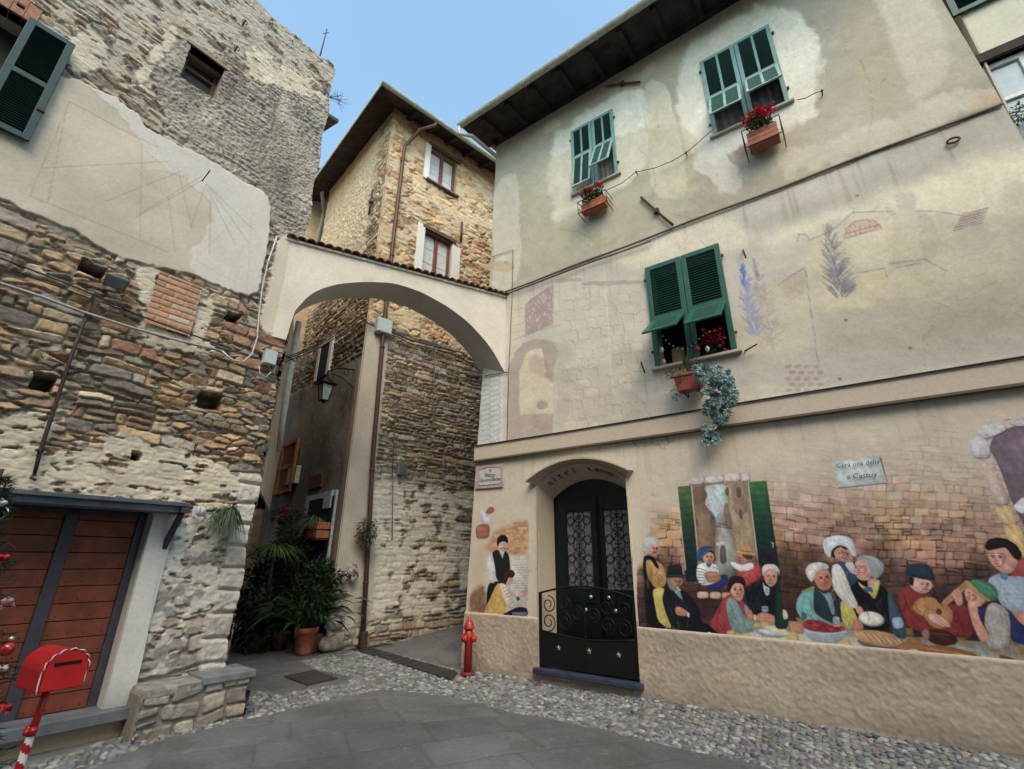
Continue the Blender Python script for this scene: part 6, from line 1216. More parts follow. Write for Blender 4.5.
ms.poly([(148, 702), (165, 650), (190, 600), (225, 518), (248, 510), (284, 560), (288, 640), (270, 716)], (206, 164, 36), 1); ms.line([(220, 560), (210, 690)], .6, (150, 110, 20), .6)
ms.poly([(240, 510), (286, 518), (330, 618), (346, 625), (372, 600), (352, 652), (316, 678), (284, 650), (262, 580)], (212, 202, 186), 1)
for k in range(6): ms.line([(262+k*9, 545+k*19), (290+k*8, 530+k*19)], .5, (96, 84, 70), .8)
ms.poly([(286, 492), (326, 478), (328, 510), (296, 528)], (206, 146, 120), 1); ms.poly([(263, 472), (278, 432), (325, 428), (342, 455), (326, 482), (300, 476), (286, 516), (266, 500)], (64, 28, 34), 1)
ms.poly([(358, 572), (398, 554), (402, 590), (376, 606)], (218, 150, 124), 1); ms.poly([(345, 600), (362, 590), (374, 610), (355, 625)], (60, 74, 110), 1)
ms.poly([(322, 690), (410, 690), (412, 722), (322, 720)], (104, 126, 156), .9, .3, False)
for k in range(6): ms.line([(330+k*14, 696), (332+k*14, 715)], .6, (40, 50, 80), .8)
for cv_ in (mu, ms): cv_.c[:] = mix(cv_.c, (cv_.c@np.array([.3, .6, .1], np.float32))[..., None]*np.ones(3, np.float32), np.full(cv_.a.shape, .24, np.float32))
def muralfield(cv, gain):
    def f(U, Z):
        h, C = fieldR(U, Z); px, py = proj(R_.PA(U, Z, U*0)); c, a = cv.sample(px, py); inside = (px > cv.x0+1) & (px < cv.x0+cv.w/cv.S-1) & (py > cv.y0+1) & (py < cv.y0+cv.h/cv.S-1)
        a = a*inside; muralfield.a = a; return np.where(Z < .735, h*0+.0, h)+.004, mix(C, c*gain*(1+.10*fbm(U/.04, Z/.04, 3, 77))[..., None], a)
    return f
def addmural(name, cv, ur, zr, gain, label, st=.0075):
    a = int((zr[1]-zr[0])/st); b = int((ur[1]-ur[0])/st); UU, ZZ = np.meshgrid(np.linspace(*ur, b), np.linspace(*zr, a)); hgt, C = muralfield(cv, gain)(UU, ZZ); al = muralfield.a
    drop = (al[:-1, :-1] < .02) & (al[1:, 1:] < .02) & (al[1:, :-1] < .02); o = gridmesh(name, R_.PA(UU, ZZ, hgt), C, M_PAINT, house_r, drop); o['label'] = label
addmural('mural', mu, (-4.3, -.12), (.742, 3.12), .95, 'mural of villagers eating and playing guitar at a table before a brick wall')
addmural('mural', ms, (1.58, 2.80), (.742, 2.62), 1.0, 'small mural of a moustached man and a writer at a sheet of text')
# words on the painted notice and the street plaque
ux = lambda px, py, n=.0: R_.q(px, py, n)
def slanted(txt, p0, p1, size, mt, parent, n=.022, sx=1.):
    a, b = ux(*p0, n), ux(*p1, n); r = (b-a)/np.linalg.norm(b-a); u = np.cross(R_.n, r); u = -u if u[2] < 0 else u; text('lettering', txt, (r, u, R_.n), (a+b)/2, size, mt, parent, .0006, .15, sx=sx)
INKB = mat('ink_blue_black', (.03, .03, .045), .8)
slanted('Cera una della', (836, 466.2), (879, 461.5), .068, INKB, house_r, n=.024); slanted('a Castuy', (845, 477.2), (878, 474.2), .078, INKB, house_r, n=.024)
pq = thing('street_plaque', ux(490, 477), 'small pink and grey ceramic street plaque at the painted house corner', 'plaque')
mb = MB(); qs = [(476.0, 466.5), (502.5, 463.5), (503.5, 487), (475.5, 489)]; P_ = [ux(*q, .02) for q in qs]; P2 = [p+R_.n*.012 for p in P_]; mb.hexa(P_+P2); mb.build('backing', mat('plaque_pink', (.42, .33, .33), .5), pq, bevel=.003)
mb = MB(); qs = [(478.5, 470.5), (484, 468.5), (489, 467.2), (496, 467), (501, 468), (501.2, 482.5), (497, 484), (479.5, 485.6)]; c = [ux(*q, .034) for q in qs]; mb.add(c+[p-R_.n*.004 for p in c], [tuple(range(8)), tuple(range(15, 7, -1))]+[(i, 8+i, 8+(i+1) % 8, (i+1) % 8) for i in range(8)]); mb.build('face', mat('plaque_face', (.47, .46, .46), .4), pq)
mb = MB(); c2 = [p+R_.n*.002 for p in c]; mb.tube(c2+[c2[0]], .005, 4); mb.build('border_line', mat('plaque_line', (.2, .10, .10), .6), pq)
mb = MB(); mb.obox(ux(490.3, 470.3, .037), R_.d, [0, 0, 1.], R_.n, .012, .022, .002); mb.build('crest', mat('plaque_crest', (.12, .09, .09), .6), pq)
slanted('Piazza', (485.5, 475.6), (494.5, 474.6), .095, INKB, pq, n=.037); slanted('Giovanni Borea', (480, 480.6), (499.5, 478.8), .085, INKB, pq, n=.037, sx=.85)
# ================================================================ neighbours
# cream house beyond the right-hand edge of the painted house
Q_ = Plane(R_.P(RU1-.35, 0, -.25), d=R_.d[:2]); 
hq = thing('cream_house', Q_.P(-1.5, 0), 'cream house with a green shutter and dark loggia at the far right edge', 'house')
qo = [Q_.uv(*p) for p in ((982, 62), (1024, 40), (1024, 122))]; qz1 = Q_.uv(985, 62)[1]; qu1 = Q_.uv(977, 66)[0]; qz0 = qz1-1.75
def fieldQ(U, Z): return fbm(U/.3, Z/.3, 3, 701)*.01, np.array([.58, .55, .44])*(1+.2*fbm(U/.8, Z/.5, 4, 702))[..., None]
wall('front_wall', Q_, -8, .25, -.5, 10.2, .05, fieldQ, M_PLAST, hq, [(-6, qu1, qz0, qz1), ])
mb = MB(); mb.cc = (.5, .47, .4); mb.pbox(Q_, .25, .27, -.5, 10.2, -6, 0); mb.pbox(Q_, -8, .25, 10.2, 10.25, -6, .05); mb.pbox(Q_, -8, -7.98, -.5, 10.2, -6, -.01); mb.build('side_walls', M_PLAST, hq)
mb = MB(); mb.pbox(Q_, -6, qu1, qz0, qz1, -1.2, -1.15); mb.pbox(Q_, qu1, qu1+.03, qz0, qz1, -1.2, -.02); mb.pbox(Q_, -6, qu1, qz1, qz1+.03, -1.2, -.02); mb.build('loggia', SOFFIT, hq)
mb = MB(); mb.pbox(Q_, -6.2, qu1+.05, qz1-.0, qz1+.13, -.3, .03); mb.build('lintel_beam', SOFFIT, hq)
mb = MB(); wu = qu1-.02
for a in ((wu-.05, wu, qz0, qz1-.02), (wu-.46, wu-.34, qz0, qz1-.02), (wu-.34, wu-.05, qz1-.08, qz1-.02), (wu-.34, wu-.05, qz1-.62, qz1-.57)): mb.pbox(Q_, *a, -.12, -.06)
wq = mb.build('window', WHITE, hq); mb = MB(); mb.pbox(Q_, wu-.34, wu-.05, qz0, qz1-.1, -.10, -.095); mb.build('pane', mat('sky_pane', (.25, .33, .38), .15, spec=.8), wq)
gu0_, gz0_ = Q_.uv(992, 2); gu1_, _ = Q_.uv(953, 21); gz_ = Q_.uv(953, 20)[1]
sq = leafshutter(Q_, gu1_-1.25, gu1_, gz_, gz_+1.5, .02, .06, GREENB, SL_G, hq, [gz_+.7])
mb = MB(); c = Q_.q(1026, 112, .1); bush(mb, c, (.16, .14, .12), 260, .05, .02, [(.06, .10, .05), (.10, .13, .08), (.15, .15, .12)], 5); pl_q = mb.build('potted_shrub', M_LEAF); tag(pl_q, 'grey green shrub on the loggia edge of the cream house', 'plant')
# lower house seen in the gap between the stone house and the corner house
npt = atdepth(326, 205, 13.); N_ = Plane(npt, math.radians(48))
hn = thing('ochre_house', N_.P(0, 0), 'small ochre plastered house glimpsed in the gap above the arch', 'house')
nz = N_.uv(326, 186)[1]
def fieldN(U, Z):
    C = np.array([.56, .40, .25])*(1+.4*fbm(U/.5, Z/.5, 4, 711)+.5*fbm(U/.4, Z/.05, 3, 712))[..., None]; return fbm(U/.3, Z/.08, 3, 713)*.03, mix(C, C*.5, smooth(7, 6, Z))  # lower part darkened so the alley end looks shaded
wall('front_wall', N_, -6, 2.2, -.1, nz, .05, fieldN, M_PLAST, hn)
mb = MB(); mb.hexa([N_.P(u, z, n_) for (z, n_) in ((nz-.05, .55), (nz+.2, -4.)) for u in (-6, 2.4)][:2]+[N_.P(2.4, nz+.9, -4), N_.P(-6, nz+.9, -4)]+[N_.P(-6, nz+.06, .55), N_.P(2.4, nz+.06, .55), N_.P(2.4, nz+1.0, -4), N_.P(-6, nz+1.0, -4)]); mb.build('roof', SOFFIT, hn)
mb = MB(); p0 = N_.q(306, 177, .6); p1 = N_.q(343, 195, .6); mb.tube([p0, p1], .075, 8); a = N_.q(323, 187, .6); a2 = N_.P(*N_.uv(322, 196, .6), .6); b = N_.q(314, 245, .08); mb.tube([a, a-[0, 0, .25], N_.P((b-N_.p)@N_.d+.12, a[2]-.5, .10), N_.P((b-N_.p)@N_.d, b[2]-2, .10)], .06, 8); mb.build('gutter_and_pipe', CREAMPIPE, hn)
# eave of the stone house's rear wing poking out past its corner
mb = MB(); e0 = atdepth(316, 100, 7.6); e1 = atdepth(338.5, 122.5, 7.9); e2 = atdepth(322, 133, 8.8); e3 = atdepth(290, 118, 8.6); e0 = atdepth(296, 96, 7.6)
mb.hexa([e0, e1, e2, e3]+[p+np.array([0, 0, .09]) for p in (e0, e1, e2, e3)]); mb.build('rear_eave', SOFFIT, house_l)
# dry twig and antenna on the old wall head
mb = MB(); p = L_.P(.6, 9.66, -.15); q = atdepth(327, 29, p[1]-.05); mb.tube([atdepth(320, 56, p[1]), q], .012, 6); mb.tube([q+[-.06, 0, -.12], q+[.06, 0, -.10]], .006, 5); mb.build('antenna', CABLE, house_l)
mb = MB(); rs = RS(3); b0 = atdepth(329, 97, 6.6)
for k in range(9):
    e_ = atdepth(rs.uniform(338, 352), rs.uniform(92, 108), 6.6+rs.uniform(-.2, .3)); m_ = (b0+e_)/2+rs.randn(3)*.04; mb.tube([b0, m_, e_], [.006, .004, .002], 4)
    for j in range(3): mb.tube([m_, m_+rs.randn(3)*.1], .002, 4)
t_ = mb.build('dry_shrub', mat('dry_twigs', (.09, .06, .05), .9)); tag(t_, 'bare dry twigs sprouting from the top corner of the stone house', 'plant')
# ---------------- things on the alley side of the corner house (plane G_)
gw = rect(G_, [(323, 346), (336, 343), (325, 378)])
mb = MB(); mb.cc = (.5, .5, .48); u0, u1, z0, z1 = gw
for a in ((u0-.0, u0+.14, z0, z1), (u1-.14, u1, z0, z1), (u0+.14, u1-.14, z1-.12, z1)): mb.pbox(G_, *a, .0, .10)
mb.build('window_surround', M_PLAST, house_m); mb = MB(); mb.pbox(G_, u0+.14, u1-.14, z0, z1-.12, .0, .08); mb.build('window', DARKIN, house_m)
def gbox(name, pts, n0, n1, mt, parent=house_m, bevel=.004):
    r = rect(G_, pts); mb = MB(); mb.pbox(G_, *r, n0, n1); return mb.build(name, mt, parent, bevel=bevel)
niche = gbox('door_surround', [(311, 497), (327, 495), (311, 620), (327, 600)], .03, .10, mat('pale_blue_wall', (.42, .46, .50), .8))
gbox('doorway', [(315, 501), (326, 500), (315, 620), (326, 600)], .05, .115, DARKIN)
pm = gbox('meter_box', [(331, 493), (336.5, 491), (331, 509), (336.5, 507)], .05, .14, LBOX); 
gbox('clay_plaque', [(314, 477), (324.5, 475), (314, 489), (324.5, 487)], .05, .09, mat('dark_clay', (.12, .05, .035), .8)); gbox('mail_slot_box', [(295, 469), (301, 467), (295, 485), (301, 483)], .05, .16, mat('faded_green_box', (.38, .42, .30), .6))
sh = thing('wooden_shutter', G_.q(285, 470, .1), 'orange brown wooden shutters standing open above the alley plants', 'shutter')
for (a, b) in (((273, 452), (284, 449)), ((287, 447), (297, 444))):
    r = rect(G_, [a, b, (a[0]-1, 490), (b[0]-1, 492)]); mb = MB(); fw = .09; u0, u1, z0, z1 = r
    for q in ((u0, u0+fw, z0, z1), (u1-fw, u1, z0, z1), (u0+fw, u1-fw, z1-fw, z1), (u0+fw, u1-fw, z0, z0+fw), (u0+fw, u1-fw, (z0+z1)/2-.04, (z0+z1)/2+.04)): mb.pbox(G_, *q, .10, .17)
    lf = mb.build('leaf', WOODO, sh, bevel=.005); mb = MB(); mb.pbox(G_, u0+fw, u1-fw, z0+fw, z1-fw, .12, .14); mb.build('panel', mat('dark_orange_panel', (.10, .04, .02), .7), lf)
# white pipe down the side wall of the stone house
mb = MB(); pts = [S_.q(x, y, .08) for x, y in ((299, 322), (290, 372), (283, 415), (279, 450))]; mb.tube(pts, .05, 10); mb.build('white_pipe', mat('white_pipe_paint', (.6, .6, .57), .5), house_l)
# wall lantern
def lantern(c, s):
    t = thing('wall_lantern', c, 'black wrought iron lantern on a bracket above the alley', 'lantern'); mb = MB()
    mb.lathe(c, [(.02*s, .30*s), (.03*s, .27*s), (.05*s, .24*s), (.20*s, .14*s), (.205*s, .12*s)], 4); mb.lathe(c, [(.15*s, .125*s), (.155*s, .105*s)], 4); mb.build('roof', BLACK, t)
    mb = MB(); A = [c+np.array([math.cos(a), math.sin(a), 0])*.14*s+[0, 0, .12*s] for a in np.arange(4)*math.pi/2]; B = [c+np.array([math.cos(a), math.sin(a), 0])*.08*s+[0, 0, -.18*s] for a in np.arange(4)*math.pi/2]
    for a, b in zip(A, B): mb.tube([a, b], .009*s, 5)
    for i in range(4): mb.tube([B[i], B[(i+1) % 4]], .010*s, 5); mb.tube([A[i], A[(i+1) % 4]], .008*s, 5)
    mb.ball(c+[0, 0, -.2*s], .03*s, 8); mb.build('cage', BLACK, t)
    mb = MB(); mb.add([p*.97+c*.03 for p in A]+[p*.97+c*.03 for p in B], [(i, (i+1) % 4, 4+(i+1) % 4, 4+i) for i in range(4)]); gl = mb.build('glass', mat('lantern_glass', (.3, .33, .35), .15, spec=.6), t)
    mb = MB(); w = c+[0, 0, .33*s]; g = (c-G_.p)@G_.n; wp = c-G_.n*g+[0, 0, .55*s]
    mb.tube([w, w+[0, 0, .06], w-G_.n*(g*.3)+[0, 0, .16*s], wp+G_.n*.02], .014*s, 6); mb.tube([wp+G_.n*.04-[0, 0, .35*s], w-G_.n*g*.5+[0, 0, .0], w+[0, 0, .05]], .010*s, 6)
    mb.tube([wp+G_.n*.25+np.array([0, 0, -.1*s])+(G_.n*math.cos(a)+np.array([0, 0, math.sin(a)]))*.10*s*(1-a/9) for a in np.linspace(0, 7, 20)], .008*s, 5); mb.build('bracket', BLACK, t)
lantern(G_.q(325, 391, .62), 1.15)
# ================================================================ pipes, cables, irons
def cable(name, pl, px, n, r, mt, parent, sag=0):
    pts = [pl.q(x, y, n) for x, y in px]; mb = MB(); mb.tube(pts, r, 6); return mb.build(name, mt, parent)
cable('conduit', L_, [(-40, 262), (0, 283), (40, 296), (83, 312), (133, 328), (180, 341), (222, 351)], .12, .014, mat('conduit_grey', (.30, .30, .29), .5), house_l)
cable('cable', L_, [(-40, 238), (0, 258), (45, 275), (90, 293), (140, 316), (190, 334), (232, 349)], .13, .008, CABLEB, house_l)
cable('cable', L_, [(-40, 246), (0, 265), (45, 282), (92, 299), (150, 319)], .125, .006, CABLEB, house_l)
cable('cable', L_, [(222, 351), (232, 360), (243, 362), (252, 354), (257, 338), (259, 315), (262, 290), (268, 262), (277, 236)], .13, .011, mat('conduit_pale', (.42, .42, .40), .5), house_l)
cable('cable', L_, [(225, 350), (236, 352), (250, 346), (256, 336)], .14, .007, CABLEB, house_l)
cable('cable', L_, [(259, 366), (260, 374), (266, 377), (271, 372)], .14, .006, mat('conduit_pale', (.42, .42, .40), .5), house_l)
jb = thing('junction_box', L_.q(267, 358, .14), 'white junction box fixed to the stone house corner below the arch', 'box'); mb = MB(); r = rect(L_, [(261, 352), (270, 354), (261, 366), (270, 368)]); mb.pbox(L_, *r, .06, .16); mb.build('case', LBOX, jb, bevel=.01); mb = MB(); mb.pbox(L_, r[0]+.01, r[1]-.01, r[2]+.01, r[3]-.01, .16, .168); mb.build('cover', LBOX, jb)
jb = thing('junction_box', M_.q(381, 328, .14), 'white junction box beside the brown downpipe on the corner house', 'box'); mb = MB(); r = rect(M_, [(374, 321), (387, 324), (374, 334), (387, 338)]); mb.pbox(M_, *r, .06, .22); mb.build('case', LBOX, jb, bevel=.012); mb = MB(); mb.pbox(M_, r[0]+.02, r[1]-.02, r[2]+.02, r[3]-.02, .22, .232); mb.build('cover', LBOX, jb)
jb = thing('junction_box', M_.q(400, 468, .1), 'tiny grey meter box low on the rubble wall of the lane', 'box'); mb = MB(); r = rect(M_, [(396, 463), (404, 465), (396, 474), (404, 476)]); mb.pbox(M_, *r, .04, .13); mb.build('case', mat('dull_grey_box', (.2, .2, .2), .7), jb, bevel=.01); mb = MB(); mb.pbox(M_, r[0]+.02, r[1]-.02, r[2]+.02, r[3]-.02, .13, .138); mb.build('cover', CABLE, jb)
for i, (pts, r_, mt_) in enumerate([([(392, 478), (394, 440), (395, 406), (434, 390)], .010, CABLE), ([(395, 412), (433, 424), (435, 345)], .011, CABLE), ([(388, 330), (410, 340), (437, 347), (460, 352), (482, 366)], .014, CABLEB), ([(388, 333), (412, 344), (438, 350), (462, 358), (482, 372)], .010, CABLEB), ([(356, 316), (366, 322), (375, 327)], .012, CABLEB), ([(434, 390), (455, 384), (480, 372)], .008, CABLE), ([(393, 478), (392, 540)], .009, CABLE)]): cable('cable', M_, pts, .14, r_, mt_, house_m)
for off in (0, 1, 2.2): 
    a = L_.q(272, 362, .12); a = a+[0, 0, -.03*off]; b = M_.q(356, 318+off*2, .15); mb = MB(); mb.tube([a*(1-t)+b*t-np.array([0, 0, .12*math.sin(math.pi*t)]) for t in np.linspace(0, 1, 12)], .009, 5); o = mb.build('overhead_cable', CABLEB); tag(o, ['topmost black cable strung from the stone house to the corner house', 'middle black cable strung between the two stone houses', 'lowest black cable strung between the two stone houses'][int(off)], 'cable')
mb = MB(); c = L_.q(276, 362, .15); mb.tube([c+(L_.d*math.cos(a)+np.array([0, 0, math.sin(a)]))*.075*(1-a/11) for a in np.linspace(0, 8, 24)], .008, 5); mb.tube([L_.q(262, 349, .1), L_.q(282, 353, .12), L_.q(296, 362, .12)], .009, 5); mb.build('scroll_iron', BLACK, house_l)
mb = MB(); mb.tube([L_.q(94, 294, .10), L_.q(70, 360, .09), L_.q(40, 452, .09), L_.q(34, 476, .08)], [.016, .016, .017, .014], 8); mb.tube([L_.q(34, 474, .06), L_.q(31, 478, .14), L_.q(36, 480, .14)], .012, 6); mb.tube([L_.q(42, 451, .03), L_.q(37, 450, .12)], .016, 6); ir = mb.build('iron_downpipe', mat('old_dark_pipe', (.045, .035, .03), .7, .2), house_l)
fl = thing('floodlight', L_.q(116, 283, .15), 'grey floodlight tilted out from the rubble wall', 'floodlight'); c = L_.q(116, 282, .22); dn = (L_.n*.8+np.array([0, 0, -.6])); up_ = np.cross(dn, L_.d); up_ = up_ if up_[2] > 0 else -up_
mb = MB(); mb.obox(c, L_.d, up_, dn, .095, .065, .035); mb.build('housing', mat('flood_grey', (.07, .08, .09), .5), fl, bevel=.01); mb = MB(); mb.obox(c+dn*.038, L_.d, up_, dn, .08, .052, .004); mb.build('lens', mat('flood_lens', (.12, .14, .16), .15, spec=.7), fl); mb = MB(); mb.tube([L_.q(112, 284, 0), c-dn*.03-up_*.02], .012, 6); mb.tube([L_.q(100, 280, .03), L_.q(106, 286, .1), c-dn*.03], .006, 5); mb.build('bracket', BLACK, fl)
for (x, y) in ((245, 22), (237, 48)):
    mb = MB(); c = L_.q(x, y, .12); mb.tube([c+(L_.d*math.cos(a)+np.array([0, 0, math.sin(a)]))*.035 for a in np.linspace(0, 6.3, 14)], .006, 6); mb.tube([c-L_.n*.12, c+np.array([0, 0, .045])], .011, 6); mb.build('iron_ring', RUST, house_l)
mb = MB(); a = L_.q(202, 181, .10); b = L_.q(210, 170.5, .32); mb.tube([a, b], .007, 6); mb.build('sundial_gnomon', BLACK, house_l)
# painted house
cable('cable', R_, [(475, 446), (560, 432.5), (700, 409.5), (860, 383.5), (1024, 356.5), (1060, 351)], .07, .011, CABLEB, house_r)
cable('cable', R_, [(503, 295), (600, 259), (651, 241)], .055, .011, CABLE, house_r)
cable('cable', R_, [(492, 257), (513, 249.5), (512, 300), (510, 345), (508.5, 374), (507, 441)], .03, .006, CABLE, house_r)
cable('cable', R_, [(484, 376), (508, 372)], .03, .008, CABLEB, house_r)
for i, pts in enumerate([[(607, 190), (622, 183), (636, 172), (655, 168), (672, 161), (686, 153), (700, 141), (712, 130)], [(797, 100), (806, 98), (815, 93), (822, 91)]]): cable('washing_line', R_, pts, .10, .006, CABLEB, house_r)
for (x, y) in ((636, 172), (686, 153), (822, 91)):
    mb = MB(); c = R_.q(x, y, .1); mb.tube([c-R_.n*.1, c+R_.n*.02, c+[0, 0, .03]], .008, 6); mb.ball(c, .018, 6); mb.build('line_hook', RUST, house_r)
for pts in ([(641, 197), (656.5, 211), (673, 225)], [(607, 86), (622, 83.5), (640, 82)]):
    mb = MB(); P_ = [R_.q(x, y, .055) for x, y in pts]; mb.tube(P_, .020, 8); mb.obox(P_[1], R_.d, [0, 0, 1.], R_.n, .04, .035, .035); mb.build('tie_rod_anchor', RUST, house_r)
mb = MB(); P_ = [M_.q(x, y, .12) for x, y in ((462, 222), (461, 242))]; mb.tube(P_, .03, 8); mb.build('tie_rod_anchor', RUST, house_m)
mb = MB(); P_ = [G_.q(x, y, .12) for x, y in ((372.5, 190), (371, 202), (369, 214))]; mb.tube(P_, .03, 8); mb.ball(P_[1], .07, 8); mb.build('tie_rod_anchor', RUST, house_m)
for (a, b) in (((745, 351), (757, 344)), ((641, 362), (645, 373)), ((743, 250), (746, 258))):
    mb = MB(); mb.tube([R_.q(*a, .0), R_.q(*a, .08), R_.q(*b, .09)], .011, 6); mb.build('shutter_hook', RUST, house_r)
mb = MB(); c = R_.q(953, 141.5, .02); mb.tube([c+(R_.d*math.cos(a)*1.6+np.array([0, 0, math.sin(a)]))*.035+R_.n*.02 for a in np.linspace(0, 6.3, 14)], .012, 6); mb.build('iron_ring', RUST, house_r)
# cream rain pipe from the gutter end back to the wall
mb = MB(); a = R_.P(2.72, 10.40, .93); pts = [a, a-[0, 0, .18], R_.q(472, 136, .7), R_.q(497, 157, .02), R_.P(R_.uv(497, 157, .02)[0]+.03, R_.uv(497, 157, .02)[1]-.1, -.5)]; mb.tube(pts, .045, 10); mb.build('rain_pipe', CREAMPIPE, house_r)
# drain channel and manhole covers in the ground
def cover(name, label, corners, mt, ribs, dz=.004, group=None):
    t = thing(name, sum(corners)/4, label, 'drain cover', group); c = [np.array([p[0], p[1], float(gz(np.array(p[0]), np.array(p[1])))+dz+.008]) for p in corners]
    mb = MB(); mb.hexa([p-[0, 0, .02] for p in c]+c); mb.build('frame', mt, t)
    for i in range(ribs): 
        t0 = (i+.5)/ribs; a = c[0]*(1-t0)+c[1]*t0; b = c[3]*(1-t0)+c[2]*t0; m_ = (b-a)*.04; mb = MB(); w = (c[1]-c[0])/ribs*.28
        mb.hexa([a+m_-w, a+m_+w, b-m_+w, b-m_-w]+[p+np.array([0, 0, .006]) for p in (a+m_-w, a+m_+w, b-m_+w, b-m_-w)]); mb.build('rib', mt, t)
IRON = mat('cast_iron_cover', (.05, .05, .05), .6, .3, var=.25)
cover('drain_channel', 'long dark drain channel crossing the mouth of the right lane', [DRAIN[0], DRAIN[3], DRAIN[2], DRAIN[1]], IRON, 12)
cover('manhole_cover', 'rusty square manhole cover in the pebbles before the alley', [gpt(284, 677), gpt(308, 685.5), gpt(338, 678), gpt(314, 670.5)], mat('rusty_cover', (.07, .055, .05), .7, .3, var=.3), 8)
# ================================================================ unseen houses added behind the viewer to shade the lower walls
def backhouse(x0, x1, y0, y1, h, col, nm):
    t = bpy.data.objects.new(nm, None); COL.objects.link(t); t['kind'] = 'structure'; t.location = ((x0+x1)/2, (y0+y1)/2, 0)
    mb = MB(); mb.cc = col; mb.box(((x0+x1)/2, (y0+y1)/2, h/2-.3), x1-x0, y1-y0, h+.6); mb.build('wall', M_PLAST, t)
    mb = MB(); mb.cc = (.28, .16, .1); xm = (y0+y1)/2; mb.add([(x0-.5, y0-.5, h), (x1+.5, y0-.5, h), (x1+.5, y1+.5, h), (x0-.5, y1+.5, h), (x0-.5, xm, h+1.8), (x1+.5, xm, h+1.8)], [(0, 1, 5, 4), (2, 3, 4, 5), (0, 4, 3), (1, 2, 5), (0, 3, 2, 1)]); mb.build('roof', M_TILE, t)
    for i in range(int((x1-x0)/2.6)):
        for k in range(int(h/2.9)):
            xx = x0+1.3+i*2.6; zz = 1.0+k*2.9
            for yy_ in (y1,): mb = MB(); mb.box((xx, yy_+.02, zz+.75), 1.0, .06, 1.5); mb.build('shutter', GREEN, t)
backhouse(-13, 1.5, -13, -7, 11, (.42, .36, .28), 'unseen_shade_houses')
backhouse(2.5, 13, -14, -7.5, 11.5, (.45, .38, .28), 'unseen_shade_houses')

t = bpy.data.objects.new('unseen_shade_block', None); COL.objects.link(t); t['kind'] = 'structure'; mb = MB(); mb.cc = (.34, .29, .22); mb.pbox(L_, -11, -4.22, -.3, 9.6, -6, .0); mb.build('wall', M_STONE, t); mb = MB(); mb.cc = (.28, .16, .1); mb.pbox(L_, -11.3, -4.22, 9.6, 9.8, -6.3, .4); mb.build('roof', M_TILE, t)  # unseen block added beyond the stone house to cut the sky light
# ================================================================ flower boxes on the painted house
RED_ = [(.50, .012, .03), (.42, .01, .02), (.60, .03, .06), (.34, .008, .02)]
GRN = [(.035, .075, .02), (.05, .10, .03), (.025, .055, .018), (.07, .12, .04)]
def geraniums(c, ext, nflow, seed, parent, leafn=320, ls=.045):
    rs = RS(seed); mb = MB(); P_ = np.array(c)+rs.uniform(-1, 1, (leafn, 3))*ext+fbm(rs.rand(leafn)*9, rs.rand(leafn)*9, 2, seed)[:, None]*.1; leafset(mb, P_, rnd_dirs(leafn, rs, .3)+R_.n*.5, ls, ls*.9, GRN, .5, rs); mb.build('foliage', M_LEAF, parent)
    for k in range(nflow):
        mb = MB(); q = np.array(c)+R_.d*rs.uniform(-1, 1)*ext[0]*1.35+np.array([0, 0, ext[2]*rs.uniform(.1, 1.5)])+R_.n*rs.uniform(.03, .13)
        leafset(mb, q+rs.randn(26, 3)*.024, rnd_dirs(26, rs, .2), .03, .032, RED_, .2, rs); mb.build('flower_head', M_LEAF, parent)
def woodbox(name, label, pts, n0, dep, mt, seed, nflow, group=None, basket=False, lf=320):
    uvs = [R_.uv(*p, n0+dep) for p in pts]; u0, u1 = min(u for u, z in uvs), max(u for u, z in uvs); z0 = (uvs[2][1]+uvs[3][1])/2; z1 = (uvs[0][1]+uvs[1][1])/2; t = thing(name, R_.P((u0+u1)/2, z0, n0), label, 'flower box', group); w = .02
    mb = MB(); 
    for k in range(3):
        h = (z1-z0)/3; mb.pbox(R_, u0, u1, z0+k*h+.003, z0+(k+1)*h-.003, n0+dep-w, n0+dep)
    mb.pbox(R_, u0, u1, z0, z0+w, n0, n0+dep-w-.001)
    mb.pbox(R_, u0, u0+w, z0+w, z1, n0, n0+dep-w-.001); mb.pbox(R_, u1-w, u1, z0+w, z1, n0, n0+dep-w-.001); mb.pbox(R_, u0, u1, z0+w, z1, n0-w, n0-.001)
    mb.build('planter', mt, t, bevel=.003); mb = MB(); mb.pbox(R_, u0+w, u1-w, z0+w, z1-.03, n0+.002, n0+dep-w-.003); mb.build('soil', mat('soil', (.04, .03, .02), .9), t)
    mb = MB()
    for u in (u0-.05, u1+.05):
        mb.tube([R_.P(u, z1+.05, .02), R_.P(u, z1+.05, n0+dep+.03), R_.P(u, z0-.03, n0+dep+.03), R_.P(u, z0-.03, .02)], .007, 5); mb.tube([R_.P(u, (z0+z1)/2, .02), R_.P(u, (z0+z1)/2, n0+dep+.03)], .006, 5)
    for z in (z0-.03, z1+.05): mb.tube([R_.P(u0-.05, z, n0+dep+.03), R_.P(u1+.05, z, n0+dep+.03)], .007, 5)
    mb.build('iron_bracket', BLACK, t); geraniums(R_.P((u0+u1)/2, z1+.10, n0+dep*.8), np.array([(u1-u0)*.42, .07, .09]) if False else (u1-u0)*.0+np.array([abs(R_.d[0])*(u1-u0)*.46, abs(R_.d[1])*(u1-u0)*.46, .10]), nflow, seed, t, lf); return t
woodbox('flower_box', 'wooden box of bright red geraniums in an iron rack, the larger of the two', [(746.5, 134.8), (775.6, 119.3), (749, 147.5), (776.5, 133)], .10, .20, mat('box_wood', (.30, .10, .06), .7, var=.2), 11, 30, 'geranium boxes under the teal shutters')
woodbox('flower_box', 'small terracotta box of red geraniums with trailing leaves at the smaller teal window', [(581, 203.5), (604, 195), (583, 211), (604.5, 202.5)], .10, .16, TERRA, 12, 11, 'geranium boxes under the teal shutters', lf=420)
